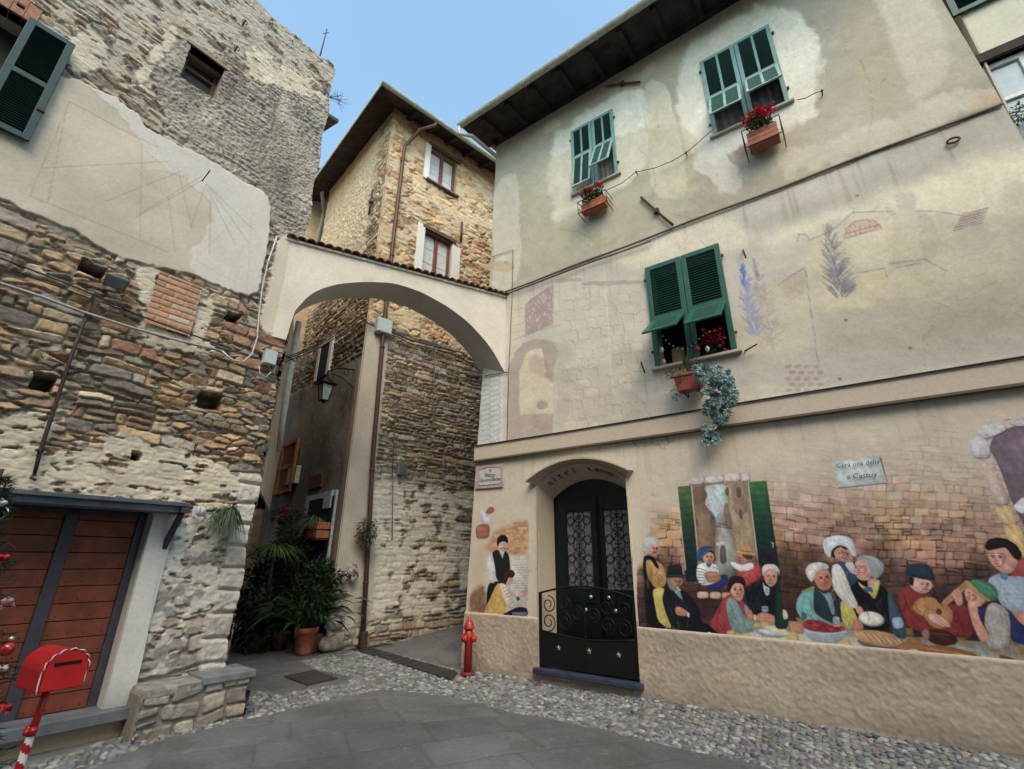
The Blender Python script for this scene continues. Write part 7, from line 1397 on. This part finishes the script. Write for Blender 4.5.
# terracotta trough with a trailing succulent under the green shutters
tr = thing('planter', R_.q(690, 382, .25), 'brown plastic trough with a long blue green succulent trailing down the wall', 'planter'); u1, z1 = R_.uv(675, 377, .2); u0, z0 = R_.uv(706, 386, .2); z0 = R_.uv(690, 391, .2)[1]; z1 = R_.uv(690, 375, .2)[1]
mb = MB(); mb.hexa([R_.P(u1-.03, z0, .12), R_.P(u0+.03, z0, .12), R_.P(u0+.03, z0, .27), R_.P(u1-.03, z0, .27), R_.P(u1, z1, .09), R_.P(u0, z1, .09), R_.P(u0, z1, .31), R_.P(u1, z1, .31)]); mb.build('trough', mat('trough_brown', (.26, .07, .045), .5), tr, bevel=.01)
mb = MB(); mb.pbox(R_, u0-.01, u1+.01, z1-.03, z1+.01, .08, .32); mb.build('rim', mat('trough_brown', (.26, .07, .045), .5), tr, bevel=.005)
mb = MB(); mb.tube([R_.P(u1-.1, z0+.05, .0), R_.P(u1-.1, z0-.02, .0), R_.P(u1-.1, z0-.02, .28)], .009, 5); mb.tube([R_.P(u0+.1, z0+.05, .0), R_.P(u0+.1, z0-.02, .0), R_.P(u0+.1, z0-.02, .28)], .009, 5); mb.build('bracket', BLACK, tr)
SUC = [(.22, .33, .33), (.28, .40, .38), (.15, .25, .26), (.34, .44, .41)]
rs = RS(21); mb = MB()
path = [((708, 371), .36, 11), ((716, 377), .36, 12), ((720, 388), .32, 12), ((722, 398), .28, 11), ((716, 408), .25, 10), ((717, 420), .20, 9), ((713, 431), .17, 7), ((710, 439), .15, 5)]
for (p, n_, w) in path:
    for k in range(16 if w > 9 else 9):
        c = R_.q(p[0]+rs.uniform(-w*1.25, w*1.25), p[1]+rs.uniform(-6, 6), n_+rs.uniform(-.05, .06)); a = R_.n+rs.randn(3)*.35; a /= np.linalg.norm(a); s_ = np.cross(a, [0, 0, 1.]); s_ /= np.linalg.norm(s_); b_ = np.cross(a, s_)
        for ring, (rr, nn_, tl) in enumerate(((.065, 8, .25), (.042, 6, .7))):
            for j in range(nn_):
                th = j*2*math.pi/nn_+ring*.4; d = s_*math.cos(th)+b_*math.sin(th)+a*tl; d /= np.linalg.norm(d); side = np.cross(a, d); col = np.array(SUC[rs.randint(4)])*rs.uniform(.7, 1.15); w2 = rr*.32
                mb.add([c, c+d*rr*.65+side*w2, c+d*rr*1.05, c+d*rr*.65-side*w2, c+d*rr*.6+a*.012], [(0, 1, 4), (1, 2, 4), (2, 3, 4), (3, 0, 4)], False, col)
mb.build('trailing_succulent', M_LEAF, tr)
mb = MB(); bush(mb, R_.q(679, 374, .25), (.16, .12, .10), 160, .06, .016, [(.10, .12, .05), (.14, .13, .07), (.07, .09, .05)], 31); mb.build('dry_foliage', M_LEAF, tr)
mb = MB(); bush(mb, R_.q(676, 392, .2), (.06, .05, .12), 70, .04, .02, SUC, 33, 1.); mb.build('small_trail', M_LEAF, tr)
mb = MB(); rs = RS(35)
for (a, b) in (((690, 376), (687, 348)), ((690, 376), (694, 352)), ((691, 375), (680, 355)), ((688, 376), (700, 350))):
    A, B = R_.q(*a, .22), R_.q(*b, .2); leafset(mb, [A, A], [B-A, B-A+rs.randn(3)*.05], np.linalg.norm(B-A), .05, [(.05, .08, .03), (.12, .06, .04)], .1, rs)
mb.build('strap_leaves', M_LEAF, tr)
mb = MB(); c = R_.q(700, 370, .28); mb.lathe(c-[0, 0, .06], [(.05, 0), (.065, .08), (.07, .09)], 12); mb.build('teal_pot', mat('teal_pot', (.02, .10, .09), .5), tr)
# what stands behind the green flaps: cyclamen, string of lights, hanging ornaments
cy = thing('cyclamen_plant', R_.q(713, 345, -.02), 'red cyclamen plant on the sill inside the green shuttered window', 'plant'); mb = MB(); rs = RS(41)
leafset(mb, [R_.q(rs.uniform(702, 725), rs.uniform(330, 345), rs.uniform(-.06, .06)) for _ in range(110)], rnd_dirs(110, rs, .5), .05, .035, RED_, .1, rs); mb.build('petals', M_LEAF, cy); mb = MB()
leafset(mb, [R_.q(rs.uniform(700, 728), rs.uniform(340, 353), rs.uniform(-.1, .04)) for _ in range(90)], rnd_dirs(90, rs, .1), .06, .05, [(.03, .05, .03), (.07, .03, .08), (.03, .06, .02)], .3, rs); mb.build('foliage', M_LEAF, cy)
for i, (x, y, c, lb) in enumerate([(662, 350, (.62, .60, .62), 'pale round bauble hung by the left edge of the green window'), (664, 362, (.5, .34, .4), 'pinkish bauble below another at the left edge of the green window'), (698, 349, (.45, .05, .06), 'red drop ornament hung left of the white one under the green flap'), (707.5, 349, (.66, .62, .58), 'white drop ornament hung in the middle of the green window')]):
    t = thing('bauble', R_.q(x, y, .05), lb, 'ornament', 'ornaments hung in the green window'); mb = MB(); mb.lathe(R_.q(x, y, .05)-[0, 0, .05], [(.004, 0), (.028, .035), (.03, .055), (.018, .085), (.004, .1)], 10); mb.build('ball', mat('bauble_%d' % i, c, .35), t); mb = MB(); mb.tube([R_.q(x, y, .05)+[0, 0, .05], R_.q(x, y-9, .05)+[0, 0, .02]], .003, 4); mb.build('string', CABLEB, t)
pts = [(662, 334), (668, 342), (676, 347), (686, 348), (694, 343), (702, 335), (708, 331), (718, 330)]; t = thing('light_string', R_.q(690, 345, .05), 'string of tiny pale lights looped across the green shuttered window', 'string lights'); mb = MB(); P_ = [R_.q(x, y, .06) for x, y in pts]; mb.tube(P_, .004, 5); mb.build('cord', CABLEB, t)
for i in range(len(P_)-1):
    for f_ in (.15, .65): mb = MB(); mb.ball(P_[i]*(1-f_)+P_[i+1]*f_-[0, 0, .015], .010, 6); mb.build('bulb', mat('pale_bulb', (.7, .7, .62), .4), t)
mb = MB(); r = rect(R_, [(668, 345), (680, 342), (670, 366), (682, 362)]); mb.pbox(R_, *r, -.20, -.17); o = mb.build('cardboard_box', mat('cardboard', (.25, .17, .10), .9)); tag(o, 'brown cardboard box standing inside the green shuttered window', 'box')
# ================================================================ plants of the alley
FERN = [(.07, .13, .06), (.10, .16, .09), (.05, .10, .05), (.13, .19, .11)]; DARKG = [(.010, .024, .011), (.018, .034, .015), (.008, .019, .010)]; LIME = [(.12, .20, .05), (.16, .24, .07), (.09, .15, .04)]  # DARKG greens cut down: the alley's shade is in the leaf colour
def grassy(mb, c, n, ln, wd, cols, seed, up=.6, droop=1.2, spread=1., seg=5):
    rs = RS(seed)
    for k in range(n):
        a = rs.uniform(0, 2*math.pi); d = np.array([math.cos(a)*spread, math.sin(a)*spread, up*rs.uniform(.5, 1.5)]); d /= np.linalg.norm(d); l = ln*rs.uniform(.6, 1.2); w = wd*rs.uniform(.7, 1.3); s_ = np.cross(d, [0, 0, 1.]); s_ /= np.linalg.norm(s_)+1e-9; vs = []; p = np.array(c)+rs.randn(3)*.02
        for i in range(seg):
            t = i/(seg-1); q = p+d*l*t+np.array([0, 0, -droop*l*t*t*.7]); ww = w*(1-t)**.6*(.5+.5*min(t*4, 1)); vs += [q+s_*ww/2, q-s_*ww/2]
        mb.add(vs, [(2*i, 2*i+1, 2*i+3, 2*i+2) for i in range(seg-1)], False, np.array(cols[rs.randint(len(cols))])*rs.uniform(.7, 1.25))
c = L_.q(228, 515, .2); t = thing('hanging_fern', c, 'blue green fern spilling from a wall pot beside the garage canopy', 'plant'); mb = MB(); mb.lathe(c-[0, 0, .1], [(.05, 0), (.075, .12), (.08, .13)], 12); mb.build('wall_pot', mat('dark_pot', (.05, .04, .035), .8), t)
mb = MB(); grassy(mb, c+[0, 0, .06], 230, .27, .013, [(.05, .09, .045), (.07, .12, .06), (.035, .07, .035)], 51, .3, 2.4, .6); mb.build('fronds', M_LEAF, t)
# big dark leafy plant in a terracotta pot
pc = gpt(303, 655); t = thing('potted_plant', pc, 'large dark leafy plant in a tall terracotta pot at the alley mouth', 'plant'); ph = .42
mb = MB(); mb.lathe(pc, [(.115, 0), (.14, .06), (.175, ph*.8), (.195, ph*.82), (.20, ph), (.17, ph), (.16, ph-.06)], 20); mb.build('pot', TERRA, t); mb = MB(); mb.lathe(pc+[0, 0, ph-.07], [(.165, 0), (.165, .02)], 16); mb.build('soil', mat('soil', (.04, .03, .02), .9), t)
mb = MB(); rs = RS(61)
for k in range(150):
    a = rs.uniform(0, 6.28); r = rs.uniform(.05, .5)**1; base = pc+np.array([math.cos(a)*.1, math.sin(a)*.1, ph]); el_ = rs.uniform(.3, 1.4); d = np.array([math.cos(a)*math.cos(el_), math.sin(a)*math.cos(el_), math.sin(el_)]); st = rs.uniform(.25, .75); q = base+d*st
    mb.tube([base, base+d*st*.5+[0, 0, .03], q], .005, 4, False, (.03, .06, .02)); leafset(mb, [q], [d+np.array([0, 0, -.4])], .34, .085, [(.016, .036, .017), (.022, .05, .022), (.012, .028, .014), (.035, .07, .03)], .9, rs)  # leaf colours darkened for the alley's shade
mb.build('leaves', M_LEAF, t)
def pot_at(px, py, y_off, label, seed, kind, rad=.14, hgt=.25, cols=DARKG, leafy=(.4, .4, .5), n=500, grp='potted plants crowding the alley'):
    pass
def leafmass(name, px, py, dist, rad, n, ln, wd, cols, seed, label, cat='plant', droop=.5, potr=0, group=None):
    c = atdepth(px, py, dist); t = thing(name, c, label, cat, group)
    mb = MB(); bush(mb, c, rad, n, ln, wd, cols, seed, droop); mb.build('foliage', M_LEAF, t)
    mb = MB(); rs = RS(seed); zb = max(c[2]-rad[2]*1.0, .05)
    for k in range(6): e = c+rs.randn(3)*np.array(rad)*.4; mb.tube([np.array([c[0], c[1], 0.0 if potr else zb-.15])+rs.randn(3)*[.03, .03, 0], (c+e)/2-[0, 0, rad[2]*.3], e], [.014, .010, .005], 5)
    mb.build('stems', mat('stem_brown', (.05, .04, .025), .9), t)
    if potr:
        mb = MB(); b = np.array([c[0], c[1], 0.]); mb.lathe(b, [(potr*.7, 0), (potr, .26), (potr*1.05, .3)], 14); mb.build('pot', mat('dull_pot', (.12, .06, .04), .85), t)
    return t
leafmass('potted_shrub', 262, 600, 9.3, (.45, .4, .85), 1500, .14, .05, DARKG, 71, 'tall dark shrub deepest in the shadow at the left of the alley plants', potr=.18)
leafmass('potted_shrub', 292, 560, 9.5, (.45, .35, .55), 1100, .12, .04, DARKG+[(.04, .07, .03)], 72, 'dark bushy plant between the fan palm and the tall terracotta pot plant', potr=.16)
leafmass('potted_shrub', 320, 585, 9.2, (.35, .3, .45), 800, .13, .045, [(.02, .045, .02), (.03, .06, .02)], 73, 'low dark green bush right of the big terracotta pot against the doorway', potr=.15)
leafmass('climbing_plant', 296, 530, 9.9, (.45, .3, .40), 800, .09, .035, [(.03, .05, .02), (.05, .08, .03), (.02, .035, .015)], 74, 'loose climbing foliage around the alley doorway with red blooms')
c = atdepth(275, 548, 9.0); t = thing('fan_palm', c, 'bright yellow green grassy plant arching out of the alley shade', 'plant'); mb = MB(); grassy(mb, c, 200, .62, .03, LIME, 81, .35, .9); mb.build('fronds', M_LEAF, t); mb = MB(); mb.tube([c-[0, 0, .9], c], .03, 6); mb.lathe([c[0], c[1], max(c[2]-1.15, 0)], [(.1, 0), (.14, .25)], 12); mb.build('stem', mat('stem_brown', (.05, .04, .025), .9), t)
t = thing('red_flowers', atdepth(283, 514, 9.4), 'cluster of red blossoms high among the alley foliage', 'flowers'); mb = MB(); rs = RS(83)
leafset(mb, [atdepth(rs.uniform(275, 290), rs.uniform(508, 520), 9.4) for _ in range(60)], rnd_dirs(60, rs), .06, .05, [(.35, .02, .06), (.25, .02, .04)], .2, rs); mb.build('petals', M_LEAF, t); mb = MB(); bush(mb, atdepth(282, 516, 9.5), (.22, .15, .14), 160, .07, .03, DARKG, 84); mb.build('foliage', M_LEAF, t)
# spider plant box on the plastered corner
r = rect(G_, [(320, 526), (334, 523), (320, 541), (334, 539)]); t = thing('window_planter', G_.P((r[0]+r[1])/2, r[2], .2), 'square terracotta planter in a black holder with grassy spider plant on the alley corner', 'planter')
mb = MB(); mb.pbox(G_, *r, .10, .36); mb.build('planter_box', TERRA, t, bevel=.012); mb = MB()
for z in (r[2]+.03, (r[2]+r[3])/2+.03): mb.tube([G_.P(r[0]-.02, z, .05), G_.P(r[0]-.02, z, .38), G_.P(r[1]+.02, z, .38), G_.P(r[1]+.02, z, .05)], .009, 5)
mb.build('holder', BLACK, t); mb = MB(); grassy(mb, G_.P((r[0]+r[1])/2+.05, r[3]+.03, .25), 190, .52, .022, [(.10, .15, .06), (.16, .20, .10), (.07, .11, .04), (.22, .26, .15)], 85, .7, 1.3); mb.build('grass_leaves', M_LEAF, t)
# basket plant tied to the brown downpipe
c = M_.q(367, 531, .33); t = thing('hanging_plant', c, 'round bushy plant tied to the brown downpipe at head height', 'plant'); mb = MB(); bush(mb, c, (.20, .18, .24), 520, .06, .028, [(.09, .13, .05), (.13, .16, .07), (.14, .08, .06), (.06, .09, .04)], 87, .6); bush(mb, c-[0, 0, .2], (.10, .10, .14), 120, .05, .02, [(.18, .08, .07), (.10, .12, .06)], 88, 1.2); mb.build('foliage', M_LEAF, t)
mb = MB(); mb.lathe(c-[0, 0, .14], [(.05, 0), (.10, .1), (.105, .12)], 12); mb.build('pot', mat('dark_pot', (.05, .04, .035), .8), t)
# small shelf pots with white and pink flowers
for i, (x, y, fc, lb) in enumerate([(344, 578, [(.6, .6, .58), (.5, .52, .5)], 'small pale pot of white flowers, the left of the pair on the corner'), (353, 577, [(.5, .2, .28), (.6, .32, .38)], 'small pale pot of pink flowers, the right of the pair on the corner')]):
    c = M_.q(x, y+2, .16); t = thing('flower_pot', c, lb, 'flower pot', 'little flower pots on the plastered corner'); mb = MB(); mb.lathe(c-[0, 0, .05], [(.045, 0), (.06, .09), (.062, .1)], 12); mb.build('pot', mat('cream_pot', (.5, .48, .38), .7), t); rs = RS(90+i)
    mb = MB(); leafset(mb, c+[0, 0, .13]+rs.randn(50, 3)*.045, rnd_dirs(50, rs), .04, .04, fc, .2, rs); mb.build('blossoms', M_LEAF, t); mb = MB(); leafset(mb, c+[0, 0, .07]+rs.randn(60, 3)*.05, rnd_dirs(60, rs), .05, .03, GRN, .5, rs); mb.build('foliage', M_LEAF, t)
# rough stones at the foot of the plastered corner
rs = RS(95)
for i, (u, z, s_) in enumerate([(-.62, .12, .20), (-.60, .42, .15), (-.63, .70, .14), (-.58, .95, .13)]):
    bm = bmesh.new(); bmesh.ops.create_icosphere(bm, subdivisions=3, radius=1); c = M_.P(u, z, -.02)
    for v in bm.verts:
        k = np.array(v.co); k = np.sign(k)*np.abs(k)**.75; n_ = 1+.18*float(fbm(np.array(k[0]*1.7+i*3), np.array(k[1]*1.7+k[2]*1.3), 3, 96)); w_ = c+M_.d*k[0]*s_*1.15*n_+M_.n*k[1]*s_*.8*n_+np.array([0, 0, k[2]*s_*.62*n_]); v.co = Vector(w_)
    me = bpy.data.meshes.new('corner_stone'); bm.to_mesh(me); bm.free(); me.polygons.foreach_set('use_smooth', [True]*len(me.polygons)); link('corner_stone', me, STONEG, house_m)
# dead leaves and a red litter scrap by the wall
for i, (x, y, lb) in enumerate([(702, 716, 'red scrap lying on the pebbles nearest the gate side of the wall foot'), (795, 735, 'red scrap on the pebbles further right along the wall foot')]):
    p = gpt(x, y, -.10); p = p+[0, 0, .03]; mb = MB(); rs = RS(i+200); leafset(mb, p+rs.randn(14, 3)*[.03, .03, .008], rnd_dirs(14, rs, .3), .04, .035, [(.35, .015, .03), (.22, .01, .02)], .2, rs); o = mb.build('fallen_petals', M_LEAF); tag(o, lb, 'litter')
# ================================================================ red hydrant
hp = gpt(467.5, 676, -.08); hp[2] = float(gz(hp[0], hp[1])); t = thing('fire_hydrant', hp, 'red pillar fire hydrant at the corner of the painted house', 'hydrant'); s = .80/.95
mb = MB(); mb.lathe(hp, [(.12*s, 0), (.125*s, .03*s), (.115*s, .06*s), (.08*s, .065*s)], 20); mb.build('base_flange', mat('hydrant_base', (.14, .02, .02), .6, var=.3), t)
mb = MB(); mb.lathe(hp, [(.072*s, .05*s), (.068*s, .50*s), (.085*s, .52*s), (.088*s, .66*s), (.07*s, .69*s), (.066*s, .74*s)], 20); mb.build('barrel', REDH, t)
mb = MB(); mb.lathe(hp, [(.095*s, .735*s), (.10*s, .755*s), (.088*s, .78*s), (.08*s, .83*s), (.055*s, .87*s), (.03*s, .88*s), (.028*s, .93*s), (.02*s, .94*s)], 18); mb.build('bonnet', REDH, t)
for a in (R_.d, -R_.d, R_.n):
    mb = MB(); c = hp+np.array([0, 0, .59*s]); mb.lathe(c, [(.045*s, .05*s), (.045*s, .10*s), (.06*s, .105*s), (.06*s, .14*s), (.04*s, .15*s), (.02*s, .152*s), (.02*s, .17*s)], 12, a); mb.build('outlet_cap', REDH, t)
mb = MB(); c = hp+np.array([0, 0, .52*s]); mb.tube([c-R_.d*.09+R_.n*.03+np.array([0, 0, z]) for z in (0, -.06, -.12)]+[c-R_.d*.075+R_.n*.03+np.array([0, 0, -.16])], .005, 5); mb.build('chain', BLACK, t)
# ================================================================ red letter box on its candy striped post, decorated tree
mc = atdepth(54, 668, 2.75); t = thing('letter_box', [mc[0], mc[1], 0], 'red rounded letter box with white twisted cord on a candy striped post', 'letter box')
# the box: its slot face looks towards the right, a little to the viewer
fx = math.radians(-28); ax = np.array([math.cos(fx), math.sin(fx), 0]); ay = np.array([-math.sin(fx), math.cos(fx), 0]); az_ = np.array([0, 0, 1.])
Lb, Wb, Hb = .150, .090, .082      # half length along ax is Lb
def prof(w, h, n=14): return [(-w, -h)]+[(-w*math.cos(a), h*.15+w*.92*math.sin(a)) for a in np.linspace(0, math.pi, n)]+[(w, -h)]
def boxsec(x, w, h): return [mc+ax*x+ay*a+az_*b for a, b in prof(w, h)]
mb = MB(); A_s, B_s = boxsec(-Lb*.85, Wb, Hb), boxsec(Lb*.85, Wb, Hb); n_ = len(A_s); mb.add(A_s+B_s, [(i, (i+1) % n_, n_+(i+1) % n_, n_+i) for i in range(n_)]+[tuple(range(n_)), tuple(range(2*n_-1, n_-1, -1))]); mb.build('box_body', REDP, t, bevel=.006)
mb = MB(); P_ = boxsec(Lb*.85, Wb*.93, Hb*.93); Q2 = [p+ax*.006 for p in P_]; mb.add(P_+Q2, [(i, (i+1) % n_, n_+(i+1) % n_, n_+i) for i in range(n_)]+[tuple(range(n_)), tuple(range(2*n_-1, n_-1, -1))]); fp = mb.build('face_plate', mat('red_face', (.50, .015, .017), .35), t)
mb = MB(); mb.obox(mc+ax*(Lb*.85+.008)+az_*.035, ay, az_, ax, .055, .007, .002); mb.build('slot', BLACK, fp)
CW = mat('cord_white', (.7, .68, .66), .8); 
for x in (Lb*.86,):
    for k, mt_ in ((0, CW), (math.pi, REDP)):
        sec = boxsec(x, Wb*1.02, Hb*1.0)[:-0 or None]; pp = []; 
        dens = [sec[i]*(1-f_)+sec[i+1]*f_ for i in range(len(sec)-1) for f_ in np.linspace(0, 1, 7)[:-1]]
        for i, p in enumerate(dens): ph_ = i*.55+k; o = p-mc; o = o-ax*(o@ax); o /= np.linalg.norm(o); pp.append(p+ax*.003*math.cos(ph_)+o*.003*math.sin(ph_))
        mb = MB(); mb.tube(pp, .0028, 5); mb.build('twisted_cord', mt_, t)
fp_ = atdepth(28, 790, mc[1]-.0); top_ = mc-az_*Hb; foot = np.array([top_[0]-.045, top_[1]-.02, 0]); mb = MB(); mb.tube([top_+[0, 0, .01], top_*.76+foot*.24], .016, 10); mb.build('neck', REDP, t)
mb = MB(); N_p = 90; vs = []; fs = []; nn_ = 16; cols = []
p0, p1 = top_*.78+foot*.22, foot; d_ = (p1-p0)/np.linalg.norm(p1-p0); e1 = np.cross(d_, [0, 1., 0]); e1 /= np.linalg.norm(e1); e2 = np.cross(d_, e1)
WHC, RDC = (.72, .70, .68), (.45, .012, .03)
for i in range(N_p):
    for j in range(nn_):
        th0 = j*2*math.pi/nn_; q = [p0+d_*(np.linalg.norm(p1-p0)*(i+a)/N_p)+.018*(e1*math.cos(th0+b*2*math.pi/nn_)+e2*math.sin(th0+b*2*math.pi/nn_)) for a, b in ((0, 0), (1, 0), (1, 1), (0, 1))]; ph_ = (j/nn_+i/9.) % 1; mb.add(q, [(0, 1, 2, 3)], True, WHC if ph_ < .5 else RDC)
mb.build('candy_striped_post', vmat('candy_paint', rough=.4, var=.05, bump=.05), t)
mb = MB(); rs = RS(7); cb_ = top_*.80+foot*.2
for sgn in (-1, 1): mb.lathe(cb_+ax*sgn*.0, [(.004, 0), (.02, .016), (.018, .034), (.003, .042)], 8, ax*sgn+np.array([0, 0, .3])-ay*.3)
mb.ball(cb_-ay*.02, .016, 8); mb.build('ribbon_bow', REDP, t)
mb = MB(); mb.lathe([foot[0], foot[1], 0], [(.14, 0), (.14, .012), (.03, .03), (.02, .05)], 20); mb.build('base_plate', REDP, t)
tc_ = atdepth(-48, 600, 2.9); tc_[2] = 0; t = thing('christmas_tree', tc_, 'green artificial christmas tree cut by the left edge of the square', 'tree'); mb = MB(); mb.tube([tc_, tc_+[0, 0, 2.05]], [.04, .01], 8); mb.build('trunk', mat('stem_brown', (.05, .04, .025), .9), t)
mb = MB(); mbw = MB(); rs = RS(99)
for k in range(330):
    z = .25+1.75*rs.rand()**1.0; rr = .50*(1-(z-.2)/1.95)+.03; a = rs.uniform(0, 6.28); d = np.array([math.cos(a), math.sin(a), -.12]); L = rr*rs.uniform(.75, 1.12); b = tc_+np.array([0, 0, z]); e = b+d*L; 
    if rs.rand() < .5 or L > .1: mbw.tube([b, e], [.005, .002], 3, False, (.02, .03, .012))
    for f_ in np.linspace(.25, 1, int(5+L*16)):
        q = b+d*L*f_
        for m2 in range(3):
            dd = d*.7+rs.randn(3)*.75; dd /= np.linalg.norm(dd); s2 = np.cross(dd, rs.randn(3)); s2 /= np.linalg.norm(s2); l2 = .055; cc = np.array([.018, .045, .022])*rs.uniform(.6, 1.5); mb.add([q-s2*.004, q+s2*.004, q+dd*l2], [(0, 1, 2)], False, cc)
mb.build('needles', M_LEAF, t); mbw.build('branches', M_LEAF, t)
ORN = mat('ornament_red', (.30, .008, .012), .18, spec=.8); PINK = [(.55, .25, .30), (.62, .45, .48), (.5, .12, .18)]
for (x, y, lb) in ((8, 649, 'glossy red ball on the christmas tree, just above the letter box top'),):
    c = atdepth(x, y, 2.72); t = thing('ornament_ball', c, lb, 'ornament'); mb = MB(); mb.ball(c, .033, 16); mb.build('ball', ORN, t); mb = MB(); mb.lathe(c+[0, 0, .038], [(.012, 0), (.012, .014), (.003, .02)], 8); mb.build('cap', BRASS, t)
for i, (x, y, col, lb) in enumerate([(8, 602, PINK, 'pink and white spotted bow on the christmas tree, the largest of its bows'), (2, 670, PINK, 'pink bow low on the christmas tree beside the letter box'), (4, 558, RED_, 'red ribbon near the top of the visible tree edge'), (2, 504, [(.6, .6, .58), (.5, .52, .5)], 'white ornament at the top of the visible tree edge'), (6, 708, RED_, 'red ribbon at the foot of the visible tree edge')]):
    c = atdepth(x, y, 2.70); mb = MB(); rs = RS(300+i)
    for sg in (-1, 1, -.6, .6): mb.lathe(c, [(.003, 0), (.012, .012), (.014, .022), (.003, .032)], 8, (sg, -.2, .35*abs(sg)), col=col[i % len(col)])
    for k in range(8): q = c+rs.randn(3)*.012; leafset(mb, [q], [rs.randn(3)+[0, -.3, -.3]], .03, .02, col, .4, rs)
    o = mb.build('ribbon_bow', M_LEAF); tag(o, lb, 'bow' if i != 3 else 'ornament')
